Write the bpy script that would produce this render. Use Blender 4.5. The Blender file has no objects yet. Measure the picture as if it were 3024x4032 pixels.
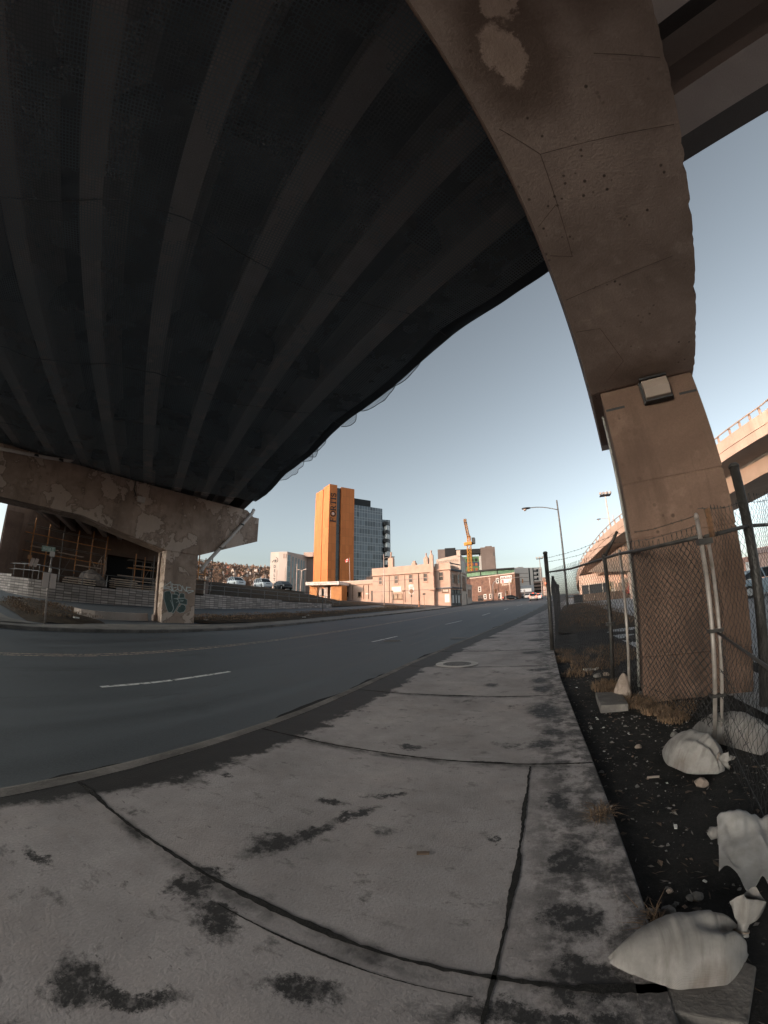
import bpy, bmesh, math, random
from mathutils import Vector, Matrix, noise
R_ = math.radians
random.seed(7)
scene = bpy.context.scene
COL = scene.collection
CAMH = 1.35

# ------------------------------------------------------------------ helpers
def V(*a): return Vector(a)
def pol(az, d, z=0.0):
    a = R_(az); return Vector((math.sin(a)*d, math.cos(a)*d, z))

class MB:
    """collects faces, builds one mesh object"""
    def __init__(s): s.v=[]; s.f=[]; s.m=[]; s.uv=[]; s.cm=0
    def add(s, pts, faces, uvs=None):
        b=len(s.v); s.v += [Vector(p) for p in pts]
        for i,f in enumerate(faces):
            s.f.append([b+k for k in f]); s.m.append(s.cm); s.uv.append(uvs[i] if uvs else None)
        return s
    def quad(s,a,b,c,d,uv=None): return s.add([a,b,c,d],[(0,1,2,3)],[uv] if uv else None)
    def poly(s,pts): return s.add(pts,[tuple(range(len(pts)))])
    def obox(s,o,ex,ey,ez):
        o=Vector(o);ex=Vector(ex);ey=Vector(ey);ez=Vector(ez)
        p=[o,o+ex,o+ex+ey,o+ey,o+ez,o+ex+ez,o+ex+ey+ez,o+ey+ez]
        return s.add(p,[(3,2,1,0),(4,5,6,7),(0,1,5,4),(1,2,6,5),(2,3,7,6),(3,0,4,7)])
    def box(s,c,sz,rz=0):
        ca,sa=math.cos(rz),math.sin(rz)
        ex=V(ca,sa,0)*sz[0]; ey=V(-sa,ca,0)*sz[1]; ez=V(0,0,sz[2])
        return s.obox(Vector(c)-ex/2-ey/2-ez/2,ex,ey,ez)
    def prism(s,poly,z0,z1):
        n=len(poly)
        zs0=z0 if isinstance(z0,(list,tuple)) else [z0]*n
        zs1=z1 if isinstance(z1,(list,tuple)) else [z1]*n
        pts=[V(p[0],p[1],zs0[i]) for i,p in enumerate(poly)]+[V(p[0],p[1],zs1[i]) for i,p in enumerate(poly)]
        fs=[tuple(reversed(range(n))),tuple(range(n,2*n))]+[(i,(i+1)%n,n+(i+1)%n,n+i) for i in range(n)]
        return s.add(pts,fs)
    def extr(s,pts,vec):
        n=len(pts); vec=Vector(vec); pts=[Vector(p) for p in pts]
        return s.add(pts+[p+vec for p in pts],[tuple(reversed(range(n))),tuple(range(n,2*n))]+[(i,(i+1)%n,n+(i+1)%n,n+i) for i in range(n)])
    def tube(s,path,r,n=8,cap=True):
        path=[Vector(p) for p in path]; k=len(path)
        rs=r if isinstance(r,(list,tuple)) else [r]*k
        pts=[]; up=None
        for i,p in enumerate(path):
            t=(path[min(i+1,k-1)]-path[max(i-1,0)])
            if t.length<1e-9: t=V(0,0,1)
            t.normalize()
            if up is None: up = V(0,0,1) if abs(t.z)<.9 else V(1,0,0)
            a=t.cross(up)
            if a.length<1e-6: a=t.cross(V(0,1,0))
            a.normalize(); b=a.cross(t).normalized(); up=b
            for j in range(n):
                w=2*math.pi*j/n; pts.append(p+a*(math.cos(w)*rs[i])+b*(math.sin(w)*rs[i]))
        fs=[(i*n+j,i*n+(j+1)%n,(i+1)*n+(j+1)%n,(i+1)*n+j) for i in range(k-1) for j in range(n)]
        if cap: fs+= [tuple(reversed(range(n))),tuple(range((k-1)*n,k*n))]
        return s.add(pts,fs)
    def lathe(s,c,prof,n=16,axis='z'):
        pts=[]; k=len(prof)
        for r,z in prof:
            for j in range(n):
                w=2*math.pi*j/n
                q=(r*math.cos(w),r*math.sin(w),z)
                if axis=='x': q=(q[2],q[0],q[1])
                if axis=='y': q=(q[0],q[2],q[1])
                pts.append(Vector(c)+Vector(q))
        fs=[(i*n+j,i*n+(j+1)%n,(i+1)*n+(j+1)%n,(i+1)*n+j) for i in range(k-1) for j in range(n)]
        fs+=[tuple(reversed(range(n))),tuple(range((k-1)*n,k*n))]
        return s.add(pts,fs)
    def sweep(s,path,prof,close=True):
        """prof: list of (side,up); path in 3D, side is to the right of travel"""
        path=[Vector(p) for p in path]; k=len(path); n=len(prof); pts=[]
        for i,p in enumerate(path):
            t=path[min(i+1,k-1)]-path[max(i-1,0)]; t.z=0; t.normalize(); rt=V(t.y,-t.x,0)
            for a,b in prof: pts.append(p+rt*a+V(0,0,b))
        rng=n if close else n-1
        fs=[(i*n+j,i*n+(j+1)%n,(i+1)*n+(j+1)%n,(i+1)*n+j) for i in range(k-1) for j in range(rng)]
        if close: fs+=[tuple(reversed(range(n))),tuple(range((k-1)*n,k*n))]
        return s.add(pts,fs)
    def build(s,name,mat,parent=None,smooth=False,local=False,kind=None,bevel=0,recalc=True):
        me=bpy.data.meshes.new(name)
        off=Vector((0,0,0)) if (parent is None or local) else WORLD(parent)
        me.from_pydata([tuple(p-off) for p in s.v],[],s.f)
        if any(u for u in s.uv):
            ul=me.uv_layers.new(name='UVMap'); li=0
            for fi,f in enumerate(s.f):
                for c in range(len(f)):
                    if s.uv[fi]: ul.data[li].uv=s.uv[fi][c]
                    li+=1
        mats=mat if isinstance(mat,(list,tuple)) else [mat]
        for m in mats: me.materials.append(m)
        for i,p in enumerate(me.polygons):
            p.material_index=s.m[i]; p.use_smooth=smooth
        if recalc:
            bm=bmesh.new(); bm.from_mesh(me); bmesh.ops.recalc_face_normals(bm,faces=bm.faces)
            bm.to_mesh(me); bm.free()
        o=bpy.data.objects.new(name,me); COL.objects.link(o)
        if parent is not None: o.parent=parent
        if bevel:
            b=o.modifiers.new('bevel','BEVEL'); b.width=bevel; b.segments=2; b.limit_method='ANGLE'; b.angle_limit=R_(40)
        if kind: o['kind']=kind
        return o
def WORLD(o):
    p=Vector(o.location); 
    while o.parent: o=o.parent; p+=Vector(o.location)
    return p
def thing(name,label,cat,loc=(0,0,0),rz=0,group=None):
    o=bpy.data.objects.new(name,None); COL.objects.link(o); o.location=loc; o.rotation_euler=(0,0,rz)
    o['label']=label; o['category']=cat
    if group: o['group']=group
    return o
def tag(o,label,cat,group=None):
    o['label']=label; o['category']=cat
    if group: o['group']=group
    return o
def dup(root,loc,rz,label,group=None):
    r=root.copy(); COL.objects.link(r); r.location=loc; r.rotation_euler=(0,0,rz); r['label']=label
    if group: r['group']=group
    for ch in list(root.children):
        c=ch.copy(); COL.objects.link(c); c.parent=r
        for g in list(ch.children):
            d=g.copy(); COL.objects.link(d); d.parent=c
    return r

# ------------------------------------------------------------------ materials
def nt(name):
    m=bpy.data.materials.new(name); m.use_nodes=True; t=m.node_tree
    return m,t,t.nodes['Principled BSDF']
def N(t,k,**kw):
    n=t.nodes.new(k)
    for a,b in kw.items(): setattr(n,a,b)
    return n
def math_(t,op,a,b=None,clamp=False):
    n=N(t,'ShaderNodeMath',operation=op,use_clamp=clamp)
    for i,x in enumerate((a,b)):
        if x is None: continue
        if isinstance(x,(int,float)): n.inputs[i].default_value=x
        else: t.links.new(x,n.inputs[i])
    return n.outputs[0]
def mixc(t,fac,a,b,mode='MIX'):
    n=N(t,'ShaderNodeMix',data_type='RGBA',blend_type=mode)
    for i,x in ((0,fac),(6,a),(7,b)):
        if isinstance(x,(int,float)): n.inputs[i].default_value=x
        elif isinstance(x,(tuple,list)): n.inputs[i].default_value=(*x[:3],1)
        else: t.links.new(x,n.inputs[i])
    return n.outputs[2]
def ramp(t,x,p0,p1,a=0.,b=1.):
    n=N(t,'ShaderNodeMapRange',clamp=True); t.links.new(x,n.inputs[0])
    n.inputs[1].default_value=p0;n.inputs[2].default_value=p1;n.inputs[3].default_value=a;n.inputs[4].default_value=b
    return n.outputs[0]
def coord(t,scale=(1,1,1),kind='Object'):
    tc=N(t,'ShaderNodeTexCoord'); mp=N(t,'ShaderNodeMapping'); mp.inputs['Scale'].default_value=scale
    t.links.new(tc.outputs[kind],mp.inputs[0]); return mp.outputs[0]
def noise_(t,vec,scale,detail=4,rough=.55,dist=0.):
    n=N(t,'ShaderNodeTexNoise'); t.links.new(vec,n.inputs['Vector'])
    n.inputs['Scale'].default_value=scale;n.inputs['Detail'].default_value=detail;n.inputs['Roughness'].default_value=rough;n.inputs['Distortion'].default_value=dist
    return n.outputs[0]
def bump_(t,bs,h,strength,dist=.02):
    b=N(t,'ShaderNodeBump'); b.inputs['Strength'].default_value=strength;b.inputs['Distance'].default_value=dist
    t.links.new(h,b.inputs['Height']); t.links.new(b.outputs[0],bs.inputs['Normal'])
def simple(name,c,rough=.6,var=.15,scale=3.,metal=0.,c2=None,bump=0.,spec=.5):
    """plain paint/metal/stone with slight wear variation"""
    m,t,b=nt(name); v=coord(t)
    n=noise_(t,v,scale,5,.6)
    lo=c2 or tuple(x*(1-var*2) for x in c)
    col=mixc(t,ramp(t,n,.3,.7),lo,tuple(min(1,x*(1+var)) for x in c))
    t.links.new(col,b.inputs['Base Color'])
    t.links.new(ramp(t,n,.2,.8,max(0.02,rough-.1),min(1,rough+.1)),b.inputs['Roughness'])
    b.inputs['Metallic'].default_value=metal; b.inputs['Specular IOR Level'].default_value=spec
    if bump: bump_(t,b,noise_(t,v,scale*12,3),bump)
    return m
def emit(name,c,s):
    m,t,b=nt(name); b.inputs['Base Color'].default_value=(*c,1); b.inputs['Emission Color'].default_value=(*c,1); b.inputs['Emission Strength'].default_value=s
    return m
def concrete(name,c,dark,light,patch=.0,scale=1.,pits=.5,streak=.5,board=0.):
    """weathered cast concrete: blotches, vertical streaks, pits and optional pale spalls"""
    m,t,b=nt(name); v=coord(t); vs=coord(t,(1,1,.18))
    n1=noise_(t,v,.55*scale,6,.62,.4); n2=noise_(t,v,2.6*scale,6,.65); n3=noise_(t,vs,2.2*scale,5,.6); fine=noise_(t,v,38,3,.7)
    col=mixc(t,ramp(t,n1,.35,.68),dark,c)
    col=mixc(t,math_(t,'MULTIPLY',ramp(t,n3,.5,.72),streak),col,tuple(x*.55 for x in dark))
    col=mixc(t,math_(t,'MULTIPLY',ramp(t,n2,.55,.75),.45),col,light)
    h=fine
    if patch!=0:
        pn=noise_(t,v,.62*scale,7,.6,.25); pm=ramp(t,pn,.56-.1*patch,.575-.1*patch)
        col=mixc(t,math_(t,'MULTIPLY',pm,.8 if patch>.1 else .4),col,mixc(t,n2,tuple(x*.8 for x in light),light)); 
        rim=math_(t,'SUBTRACT',ramp(t,pn,.53-.1*patch,.56-.1*patch),pm)
        col=mixc(t,math_(t,'MULTIPLY',rim,.6,True),col,tuple(x*.5 for x in dark))
        h=math_(t,'SUBTRACT',fine,math_(t,'MULTIPLY',pm,2.))
    if pits>0:
        vo=N(t,'ShaderNodeTexVoronoi'); t.links.new(v,vo.inputs['Vector']); vo.inputs['Scale'].default_value=7*scale
        pit=math_(t,'MULTIPLY',ramp(t,vo.outputs['Distance'],.12,.2,1,0),ramp(t,noise_(t,v,1.3*scale,3),.52,.62))
        col=mixc(t,math_(t,'MULTIPLY',pit,pits),col,tuple(x*.35 for x in dark))
    col=mixc(t,ramp(t,fine,.3,.7,0,.25),col,tuple(x*.6 for x in dark))
    t.links.new(col,b.inputs['Base Color']); b.inputs['Roughness'].default_value=.92; b.inputs['Specular IOR Level'].default_value=.25
    bump_(t,b,h,.5,.012)
    return m
def glass(name,c,rough=.06):
    m,t,b=nt(name); b.inputs['Base Color'].default_value=(*c,1); b.inputs['Roughness'].default_value=rough; b.inputs['Specular IOR Level'].default_value=.35
    return m

class Frame:
    """vertical facade plane from A to B (left to right as seen from outside, camera side)"""
    def __init__(s,A,B):
        s.A=Vector((A[0],A[1],0)); s.B=Vector((B[0],B[1],0)); s.u=(s.B-s.A); s.L=s.u.length; s.u.normalize(); s.n=V(s.u.y,-s.u.x,0)
    def p(s,u,z,w=0): return s.A+s.u*u+s.n*w+V(0,0,z)
    def ub(s,az):
        d=pol(az,1); # ray from origin at azimuth az
        den=s.u.x*d.y-s.u.y*d.x
        return (d.x*s.A.y-d.y*s.A.x)/den
    def hit(s,az,el):
        u=s.ub(az); q=s.A+s.u*u; return u, CAMH+math.hypot(q.x,q.y)*math.tan(R_(el))
    def box(s,mb,u0,u1,z0,z1,w0,w1):
        return mb.obox(s.p(u0,z0,w0),s.u*(u1-u0),s.n*(w1-w0),V(0,0,z1-z0))
    def ribbon(s,mb,pts,wd,w0=.003,th=.006):
        """painted / fixed stroke with square ends along (u,z) polyline"""
        for (a,b),(c,d) in zip(pts[:-1],pts[1:]):
            l=math.hypot(c-a,d-b)
            if l<1e-6: continue
            dx,dz=(c-a)/l,(d-b)/l; e=wd*.35; a2,b2,c2,d2=a-dx*e,b-dz*e,c+dx*e,d+dz*e; nx,nz=-dz*wd/2,dx*wd/2
            mb.extr([s.p(a2+nx,b2+nz,w0),s.p(a2-nx,b2-nz,w0),s.p(c2-nx,d2-nz,w0),s.p(c2+nx,d2+nz,w0)],s.n*th)
def text_mb(mb,txt,o,ux,uz,h,nrm,th=.02,bold=0.,align='CENTER',fit=None):
    """flat lettering: txt with cap height h at origin o, along ux, up uz"""
    cu=bpy.data.curves.new('lettering','FONT'); cu.body=txt; cu.size=h/.72; cu.align_x=align; cu.offset=bold; cu.resolution_u=3
    ob=bpy.data.objects.new('lettering',cu); me=bpy.data.meshes.new_from_object(ob)
    xs=[v.co.x for v in me.vertices]; w=max(xs)-min(xs); k=fit/w if fit else 1
    ux=Vector(ux);uz=Vector(uz);nrm=Vector(nrm);o=Vector(o)
    for f in me.polygons:
        pts=[o+ux*(me.vertices[i].co.x*k)+uz*me.vertices[i].co.y+nrm*th for i in f.vertices]; mb.add(pts,[tuple(range(len(pts)))])
    bpy.data.objects.remove(ob); bpy.data.meshes.remove(me); bpy.data.curves.remove(cu)

# terrain of the place
def zr(y):
    y=min(max(y,-60),400); z=0.
    if y>4: z+=.026*(min(y,80)-4)
    if y>80: z+=.035*(min(y,140)-80)
    if y>140: z+=.01*(y-140)
    return z
def hgt(x,y):
    dx=max(0,-17.5-x); k=.04+.025*min(max((y-30)/50,0),1)
    return zr(y)+k*min(dx,34)
def lerp_path(pts,y):
    for (x0,y0),(x1,y1) in zip(pts[:-1],pts[1:]):
        if y<=y1: return x0+(x1-x0)*(y-y0)/(y1-y0)
    return pts[-1][0]
# ------------------------------------------------------------------ world, sun, camera
SUN_AZ, SUN_EL = -138., 13.
w=bpy.data.worlds.new('World'); scene.world=w; w.use_nodes=True
wt=w.node_tree; bg=wt.nodes['Background']
sky=N(wt,'ShaderNodeTexSky',sky_type='NISHITA'); sky.sun_disc=False; sky.sun_elevation=R_(SUN_EL); sky.sun_rotation=R_(SUN_AZ)
sky.altitude=10; sky.air_density=1.0; sky.dust_density=2.2; sky.ozone_density=1.0
hs=N(wt,'ShaderNodeHueSaturation'); hs.inputs['Saturation'].default_value=.31
wt.links.new(sky.outputs[0],hs.inputs['Color']); tn=mixc(wt,1.,hs.outputs[0],(.955,1.0,1.0),'MULTIPLY'); gm=N(wt,'ShaderNodeGamma'); gm.inputs['Gamma'].default_value=1.32; wt.links.new(tn,gm.inputs[0]); wt.links.new(gm.outputs[0],bg.inputs[0]); bg.inputs[1].default_value=.112
sl=bpy.data.lights.new('sun','SUN'); sl.energy=2.9; sl.angle=R_(.5); sl.color=(1.,.62,.42)
so=bpy.data.objects.new('sun',sl); COL.objects.link(so)
sd=pol(SUN_AZ,math.cos(R_(SUN_EL)),math.sin(R_(SUN_EL)))
so.rotation_euler=sd.to_track_quat('Z','Y').to_euler()
so.location=sd*50

cd=bpy.data.cameras.new('camera'); cam=bpy.data.objects.new('camera',cd); COL.objects.link(cam); scene.camera=cam
cd.type='PANO'; cd.panorama_type='FISHEYE_LENS_POLYNOMIAL'; cd.sensor_fit='HORIZONTAL'; cd.sensor_width=27.; cd.sensor_height=36.
k1=112/1430.
cd.fisheye_fov=math.pi; cd.fisheye_polynomial_k0=0; cd.fisheye_polynomial_k1=-k1; cd.fisheye_polynomial_k2=0; cd.fisheye_polynomial_k3=.055*k1**3; cd.fisheye_polynomial_k4=0
cd.clip_start=.02; cd.clip_end=5000
yaw,pit,rol=.401724663,.268281765,-.00995211449
cr,sr=math.cos(rol),math.sin(rol); cp,sp=math.cos(pit),math.sin(pit); cy,sy=math.cos(yaw),math.sin(yaw)
M1=Matrix(((cr,0,-sr),(0,1,0),(sr,0,cr))); M2=Matrix(((1,0,0),(0,cp,-sp),(0,sp,cp))); M3=Matrix(((cy,-sy,0),(sy,cy,0),(0,0,1)))
MM=M3@M2@M1; xr=MM@V(1,0,0); fw=MM@V(0,1,0); up=MM@V(0,0,1)
mw=Matrix.Identity(4)
for i in range(3): mw[i][0]=xr[i]; mw[i][1]=up[i]; mw[i][2]=-fw[i]; mw[i][3]=(0,0,CAMH)[i]
cam.matrix_world=mw
vs_=scene.view_settings; vs_.view_transform='Standard'; vs_.look='None'; vs_.gamma=1; vs_.exposure=.48
scene.render.engine='CYCLES'; cy_=scene.cycles
cy_.max_bounces=6; cy_.diffuse_bounces=3; cy_.glossy_bounces=3; cy_.transparent_max_bounces=10; cy_.use_denoising=True; cy_.caustics_reflective=False; cy_.caustics_refractive=False

# ------------------------------------------------------------------ ground materials
def mat_sidewalk():
    m,t,b=nt('sidewalk_concrete'); v=coord(t)
    sep=N(t,'ShaderNodeSeparateXYZ'); t.links.new(v,sep.inputs[0]); X,Y=sep.outputs[0],sep.outputs[1]
    n1=noise_(t,v,.9,6,.6); n2=noise_(t,v,5,6,.7); fine=noise_(t,v,70,3,.7)
    col=mixc(t,ramp(t,n1,.35,.68),(.26,.232,.226),(.46,.412,.402))
    col=mixc(t,ramp(t,fine,.25,.75,0,.5),col,(.18,.17,.168))
    # pale trowel scratches
    sc=noise_(t,coord(t,(.35,2.2,1)),2.2,7,.7); col=mixc(t,ramp(t,sc,.62,.7,0,.3),col,(.50,.475,.465))
    # small dark specks and gum, drawn out across the trowelling
    for s_,lo,hi,st in ((30,.655,.70,.8),(75,.66,.72,.7),(13,.70,.73,.85)):
        sp=noise_(t,coord(t,(.55,1.25,1)),s_,4,.6); col=mixc(t,math_(t,'MULTIPLY',ramp(t,sp,lo,hi),math_(t,'MULTIPLY',ramp(t,noise_(t,v,1.3,3),.38,.6,.35,1),st)),col,(.05,.046,.045))
    col=mixc(t,ramp(t,n2,.3,.7,.0,.5),col,(.20,.172,.168)); col=mixc(t,ramp(t,noise_(t,v,1.4,5,.7),.5,.72,0,.4),col,(.40,.335,.31))
    # warped coordinates for the wet dirt stains
    nz=N(t,'ShaderNodeTexNoise'); t.links.new(v,nz.inputs['Vector']); nz.inputs['Scale'].default_value=4.5; nz.inputs['Detail'].default_value=9; nz.inputs['Roughness'].default_value=.78
    sub=N(t,'ShaderNodeVectorMath',operation='SUBTRACT'); t.links.new(nz.outputs['Color'],sub.inputs[0]); sub.inputs[1].default_value=(.5,.5,.5)
    scl=N(t,'ShaderNodeVectorMath',operation='SCALE'); t.links.new(sub.outputs[0],scl.inputs[0]); scl.inputs['Scale'].default_value=.5
    ad=N(t,'ShaderNodeVectorMath',operation='ADD'); t.links.new(v,ad.inputs[0]); t.links.new(scl.outputs[0],ad.inputs[1])
    sw=N(t,'ShaderNodeSeparateXYZ'); t.links.new(ad.outputs[0],sw.inputs[0]); XW,YW=sw.outputs[0],sw.outputs[1]
    mask=None
    BL=[(-1.30,1.50,.17,.07,64),(-1.22,1.72,.13,.05,64),(-1.1,2.02,.14,.035,60),(-1.28,2.1,.08,.04,20),(-1.0,2.35,.1,.03,30),(-1.17,3.36,.11,.06,0),
        (-1.36,.96,.09,.07,0),(-1.14,.93,.12,.055,-20),(-1.38,1.08,.09,.05,0),(-1.24,.36,.1,.07,10),(-1.07,.46,.15,.04,40),(-.66,.82,.12,.05,20),(-2.05,.5,.1,.03,0),(-.3,.62,.12,.05,50),(-2.2,2.0,.05,.03,0),
        (.1,5.8,.14,.22,0),(.1,4.7,.16,.3,10),(.06,3.6,.12,.1,0),(.16,3.95,.1,.12,0),(.05,6.4,.1,.2,0),(.2,1.85,.09,.14,0),(.18,1.42,.1,.1,0),(.24,1.12,.16,.06,0),(.1,.95,.3,.05,5),(.15,2.5,.08,.14,0),(.05,7.3,.2,.12,0),(-.75,6.1,.12,.1,0),(-.2,2.0,.03,.03,0),
        (-.1,9.5,.25,.2,0),(.1,12,.35,.25,0),(.2,15,.5,.3,0),(.1,18.5,.6,.3,0),(-1.9,13.2,.5,.35,15),(-2.2,11.2,.3,.3,0)]
    for cx,cy0,a,bb,ang in BL:
        mp=N(t,'ShaderNodeMapping',vector_type='TEXTURE'); t.links.new(ad.outputs[0],mp.inputs[0])
        mp.inputs['Location'].default_value=(cx,cy0,0); mp.inputs['Rotation'].default_value=(0,0,R_(ang)); mp.inputs['Scale'].default_value=(a,bb,50)
        ln=N(t,'ShaderNodeVectorMath',operation='LENGTH'); t.links.new(mp.outputs[0],ln.inputs[0])
        k=ramp(t,ln.outputs['Value'],.75,1.5,1,0)
        mask=k if mask is None else math_(t,'MAXIMUM',mask,k)
    # grime along the kerb and lichen along the inner edge
    kw=math_(t,'MULTIPLY',math_(t,'ADD',ramp(t,Y,.4,2.6,.10,.50),ramp(t,Y,7,12,0,-.3)),ramp(t,noise_(t,v,1.1,5,.7),.3,.7,.45,1.5))
    kerb=ramp(t,math_(t,'SUBTRACT',math_(t,'SUBTRACT',math_(t,'ADD',X,math_(t,'MULTIPLY',math_(t,'SUBTRACT',XW,X),.8)),math_(t,'MULTIPLY',math_(t,'MAXIMUM',math_(t,'SUBTRACT',Y,7),0),.135)),kw),-2.80,-2.70,1,0)
    edge=math_(t,'MULTIPLY',ramp(t,XW,-.12,.2),ramp(t,n2,.42,.55,0,.85))
    spots=math_(t,'MULTIPLY',ramp(t,noise_(t,v,1.9,7,.72),.60,.66),.75)
    jm=None
    for yj in (1.07,3.09,5.38,7.7,10.):
        q=math_(t,'MULTIPLY',ramp(t,math_(t,'ABSOLUTE',math_(t,'SUBTRACT',math_(t,'ADD',Y,math_(t,'MULTIPLY',math_(t,'SUBTRACT',YW,Y),.35)),yj-.015)),.012,.075,1,0),ramp(t,noise_(t,v,2.1,5,.7),.42,.62,.1,.95)); jm=q if jm is None else math_(t,'MAXIMUM',jm,q)
    smudge=math_(t,'MULTIPLY',ramp(t,noise_(t,coord(t,(.7,1.3,1)),7,6,.72),.58,.70),.62)
    mask=math_(t,'MAXIMUM',mask,math_(t,'MAXIMUM',edge,spots))
    mask=math_(t,'MULTIPLY',mask,ramp(t,noise_(t,v,15,6,.7),.34,.48,.5,1))
    mask=math_(t,'MAXIMUM',math_(t,'MAXIMUM',mask,smudge),math_(t,'MAXIMUM',jm,kerb))
    col=mixc(t,math_(t,'MULTIPLY',mask,.97),col,mixc(t,n2,(.012,.0115,.012),(.036,.033,.032)))
    t.links.new(col,b.inputs['Base Color']); t.links.new(ramp(t,mask,0,1,.93,.7),b.inputs['Roughness']); b.inputs['Specular IOR Level'].default_value=.3
    bump_(t,b,math_(t,'ADD',fine,math_(t,'MULTIPLY',n2,1.5)),.55,.006)
    return m
def mat_asphalt(name,c=(.05,.052,.055),lane=True):
    m,t,b=nt(name); v=coord(t); n1=noise_(t,coord(t,(1.2,.06,1)),1.3,5,.6); n2=noise_(t,v,.5,6,.65); fine=noise_(t,v,120,2,.8)
    col=mixc(t,ramp(t,n1,.35,.65),tuple(x*.62 for x in c),tuple(x*1.45 for x in c))
    col=mixc(t,ramp(t,noise_(t,v,45,3,.8),.4,.65,0,.5),col,tuple(x*1.7 for x in c)); col=mixc(t,ramp(t,noise_(t,coord(t,(1,.25,1)),.8,7,.75),.6,.64,0,.45),col,tuple(x*.45 for x in c))
    col=mixc(t,ramp(t,n2,.58,.7,0,.55),col,tuple(x*.5 for x in c))
    col=mixc(t,ramp(t,fine,.3,.7,0,.5),col,tuple(x*1.5 for x in c))
    t.links.new(col,b.inputs['Base Color']); t.links.new(ramp(t,n1,.3,.7,.62,.85),b.inputs['Roughness']); b.inputs['Specular IOR Level'].default_value=.4
    bump_(t,b,fine,.35,.006); return m
def mat_paint(name,c,wear=.5):
    """worn road paint: asphalt shows through"""
    m,t,b=nt(name); v=coord(t); n=noise_(t,v,9,6,.75)
    col=mixc(t,ramp(t,n,wear-.06,wear+.04),(.05,.052,.055),c); t.links.new(col,b.inputs['Base Color']); b.inputs['Roughness'].default_value=.8; return m
def mat_soil(name,a,bc,s=3.):
    m,t,b=nt(name); v=coord(t); n=noise_(t,v,s,7,.7); f=noise_(t,v,55,4,.8)
    col=mixc(t,ramp(t,n,.35,.65),a,bc); col=mixc(t,ramp(t,f,.55,.75,0,.6),col,tuple(x*2.2 for x in bc))
    t.links.new(col,b.inputs['Base Color']); b.inputs['Roughness'].default_value=.95; b.inputs['Specular IOR Level'].default_value=.2
    bump_(t,b,f,.8,.02); return m
MS=mat_sidewalk(); MROAD=mat_asphalt('road_asphalt',(.055,.061,.068)); MLOT=mat_asphalt('lot_asphalt',(.22,.225,.23))
MKERB=concrete('kerb_concrete',(.20,.18,.168),(.075,.068,.063),(.30,.27,.25),scale=2.6,streak=0); MRING=concrete('ring_concrete',(.52,.48,.45),(.34,.31,.29),(.6,.56,.53),scale=3,streak=0)
MWHITE=mat_paint('worn_white_paint',(.62,.62,.6),.45); MYEL=mat_paint('worn_yellow_paint',(.40,.31,.24),.49)
MDIRT=mat_soil('dark_gritty_soil',(.012,.011,.0105),(.03,.027,.025),4.); MGRASSG=mat_soil('dead_turf',(.022,.016,.011),(.06,.04,.024),2.)
MJOINT=mat_soil('joint_dirt',(.012,.011,.011),(.028,.026,.024),9.)
MGROUND=mat_soil('far_ground',(.13,.105,.085),(.2,.16,.13),.3)

def grid(xs,ys,fz,name,mat,kind='structure',parent=None,smooth=True):
    mb=MB(); nx=len(xs); pts=[V(x,y,fz(x,y)) for y in ys for x in xs]
    mb.add(pts,[(j*nx+i,j*nx+i+1,(j+1)*nx+i+1,(j+1)*nx+i) for j in range(len(ys)-1) for i in range(nx-1)])
    return mb.build(name,mat,parent,smooth=smooth,kind=kind)
def frange(a,b,s):
    n=max(1,int(round((b-a)/s))); return [a+(b-a)*i/n for i in range(n+1)]
grid([-900,-500,-300,-200,-140,-100]+frange(-80,60,4)+[80,120,200,400,900],[-60,-30]+frange(-20,160,4)+[180,220,300,500,900,2500],lambda x,y:hgt(x,y)-.26,'ground',MGROUND)

KP=[(-2.97,-40),(-2.95,4),(-2.9,8),(-2.55,12.5),(-1.75,19),(-.55,29),(.38,38.5),(1.8,54),(3.6,74),(5.8,100),(10,150),(16,220)]   # near kerb, road side
EP=[(.50,-40),(.49,1.4),(.45,3.5),(.38,6.5),(.42,9.5),(1.0,19),(1.9,29),(2.9,38.5),(4.4,54),(6.4,74),(8.8,100),(13,150),(19,220)]
FP=[(-15.4,-40),(-15.3,3),(-14.9,5.8),(-14.5,9),(-14.5,15),(-15.2,22),(-15.9,29),(-15.7,41),(-14.9,55),(-14.6,74),(-14,100),(-12,150),(-6,220)]  # far kerb
YS=frange(-40,16,.5)+frange(16.5,60,1.5)+frange(62,220,4)
def strip(name,mat,fl,fr,ys,off,n=3,kind='structure',parent=None,fz=None):
    mb=MB(); pts=[]
    for y in ys:
        a,b=fl(y),fr(y)
        for i in range(n+1):
            x=a+(b-a)*i/n; pts.append(V(x,y,(fz or (lambda x,y:zr(y)))(x,y)+off))
    k=n+1
    mb.add(pts,[(j*k+i,j*k+i+1,(j+1)*k+i+1,(j+1)*k+i) for j in range(len(ys)-1) for i in range(n)])
    return mb.build(name,mat,parent,smooth=True,kind=kind)
kp=lambda y:lerp_path(KP,y); ep=lambda y:lerp_path(EP,y); fp=lambda y:lerp_path(FP,y)
strip('road',MROAD,lambda y:fp(y)-.1,lambda y:kp(y)+.1,YS,-.13,6)
strip('pavement',MS,lambda y:kp(y)+.17,ep,YS,0,4)
# kerbs: a rounded-nose concrete run each side, cut in 3 m lengths by fine gaps in the mesh
def kerb(name,f,side,ys):
    mb=MB()
    prof=[(0,-.3),(0,-.02),(.02,-.002),(.05,.003),(.165,.003),(.165,-.3)]
    path=[V(f(y),y,zr(y)) for y in ys]
    mb.sweep(path,[(a*side,b) for a,b in prof]); return mb.build(name,MKERB,None,kind='structure')
kerb('kerb',kp,1,YS); kerb('kerb',fp,-1,YS)
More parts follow.
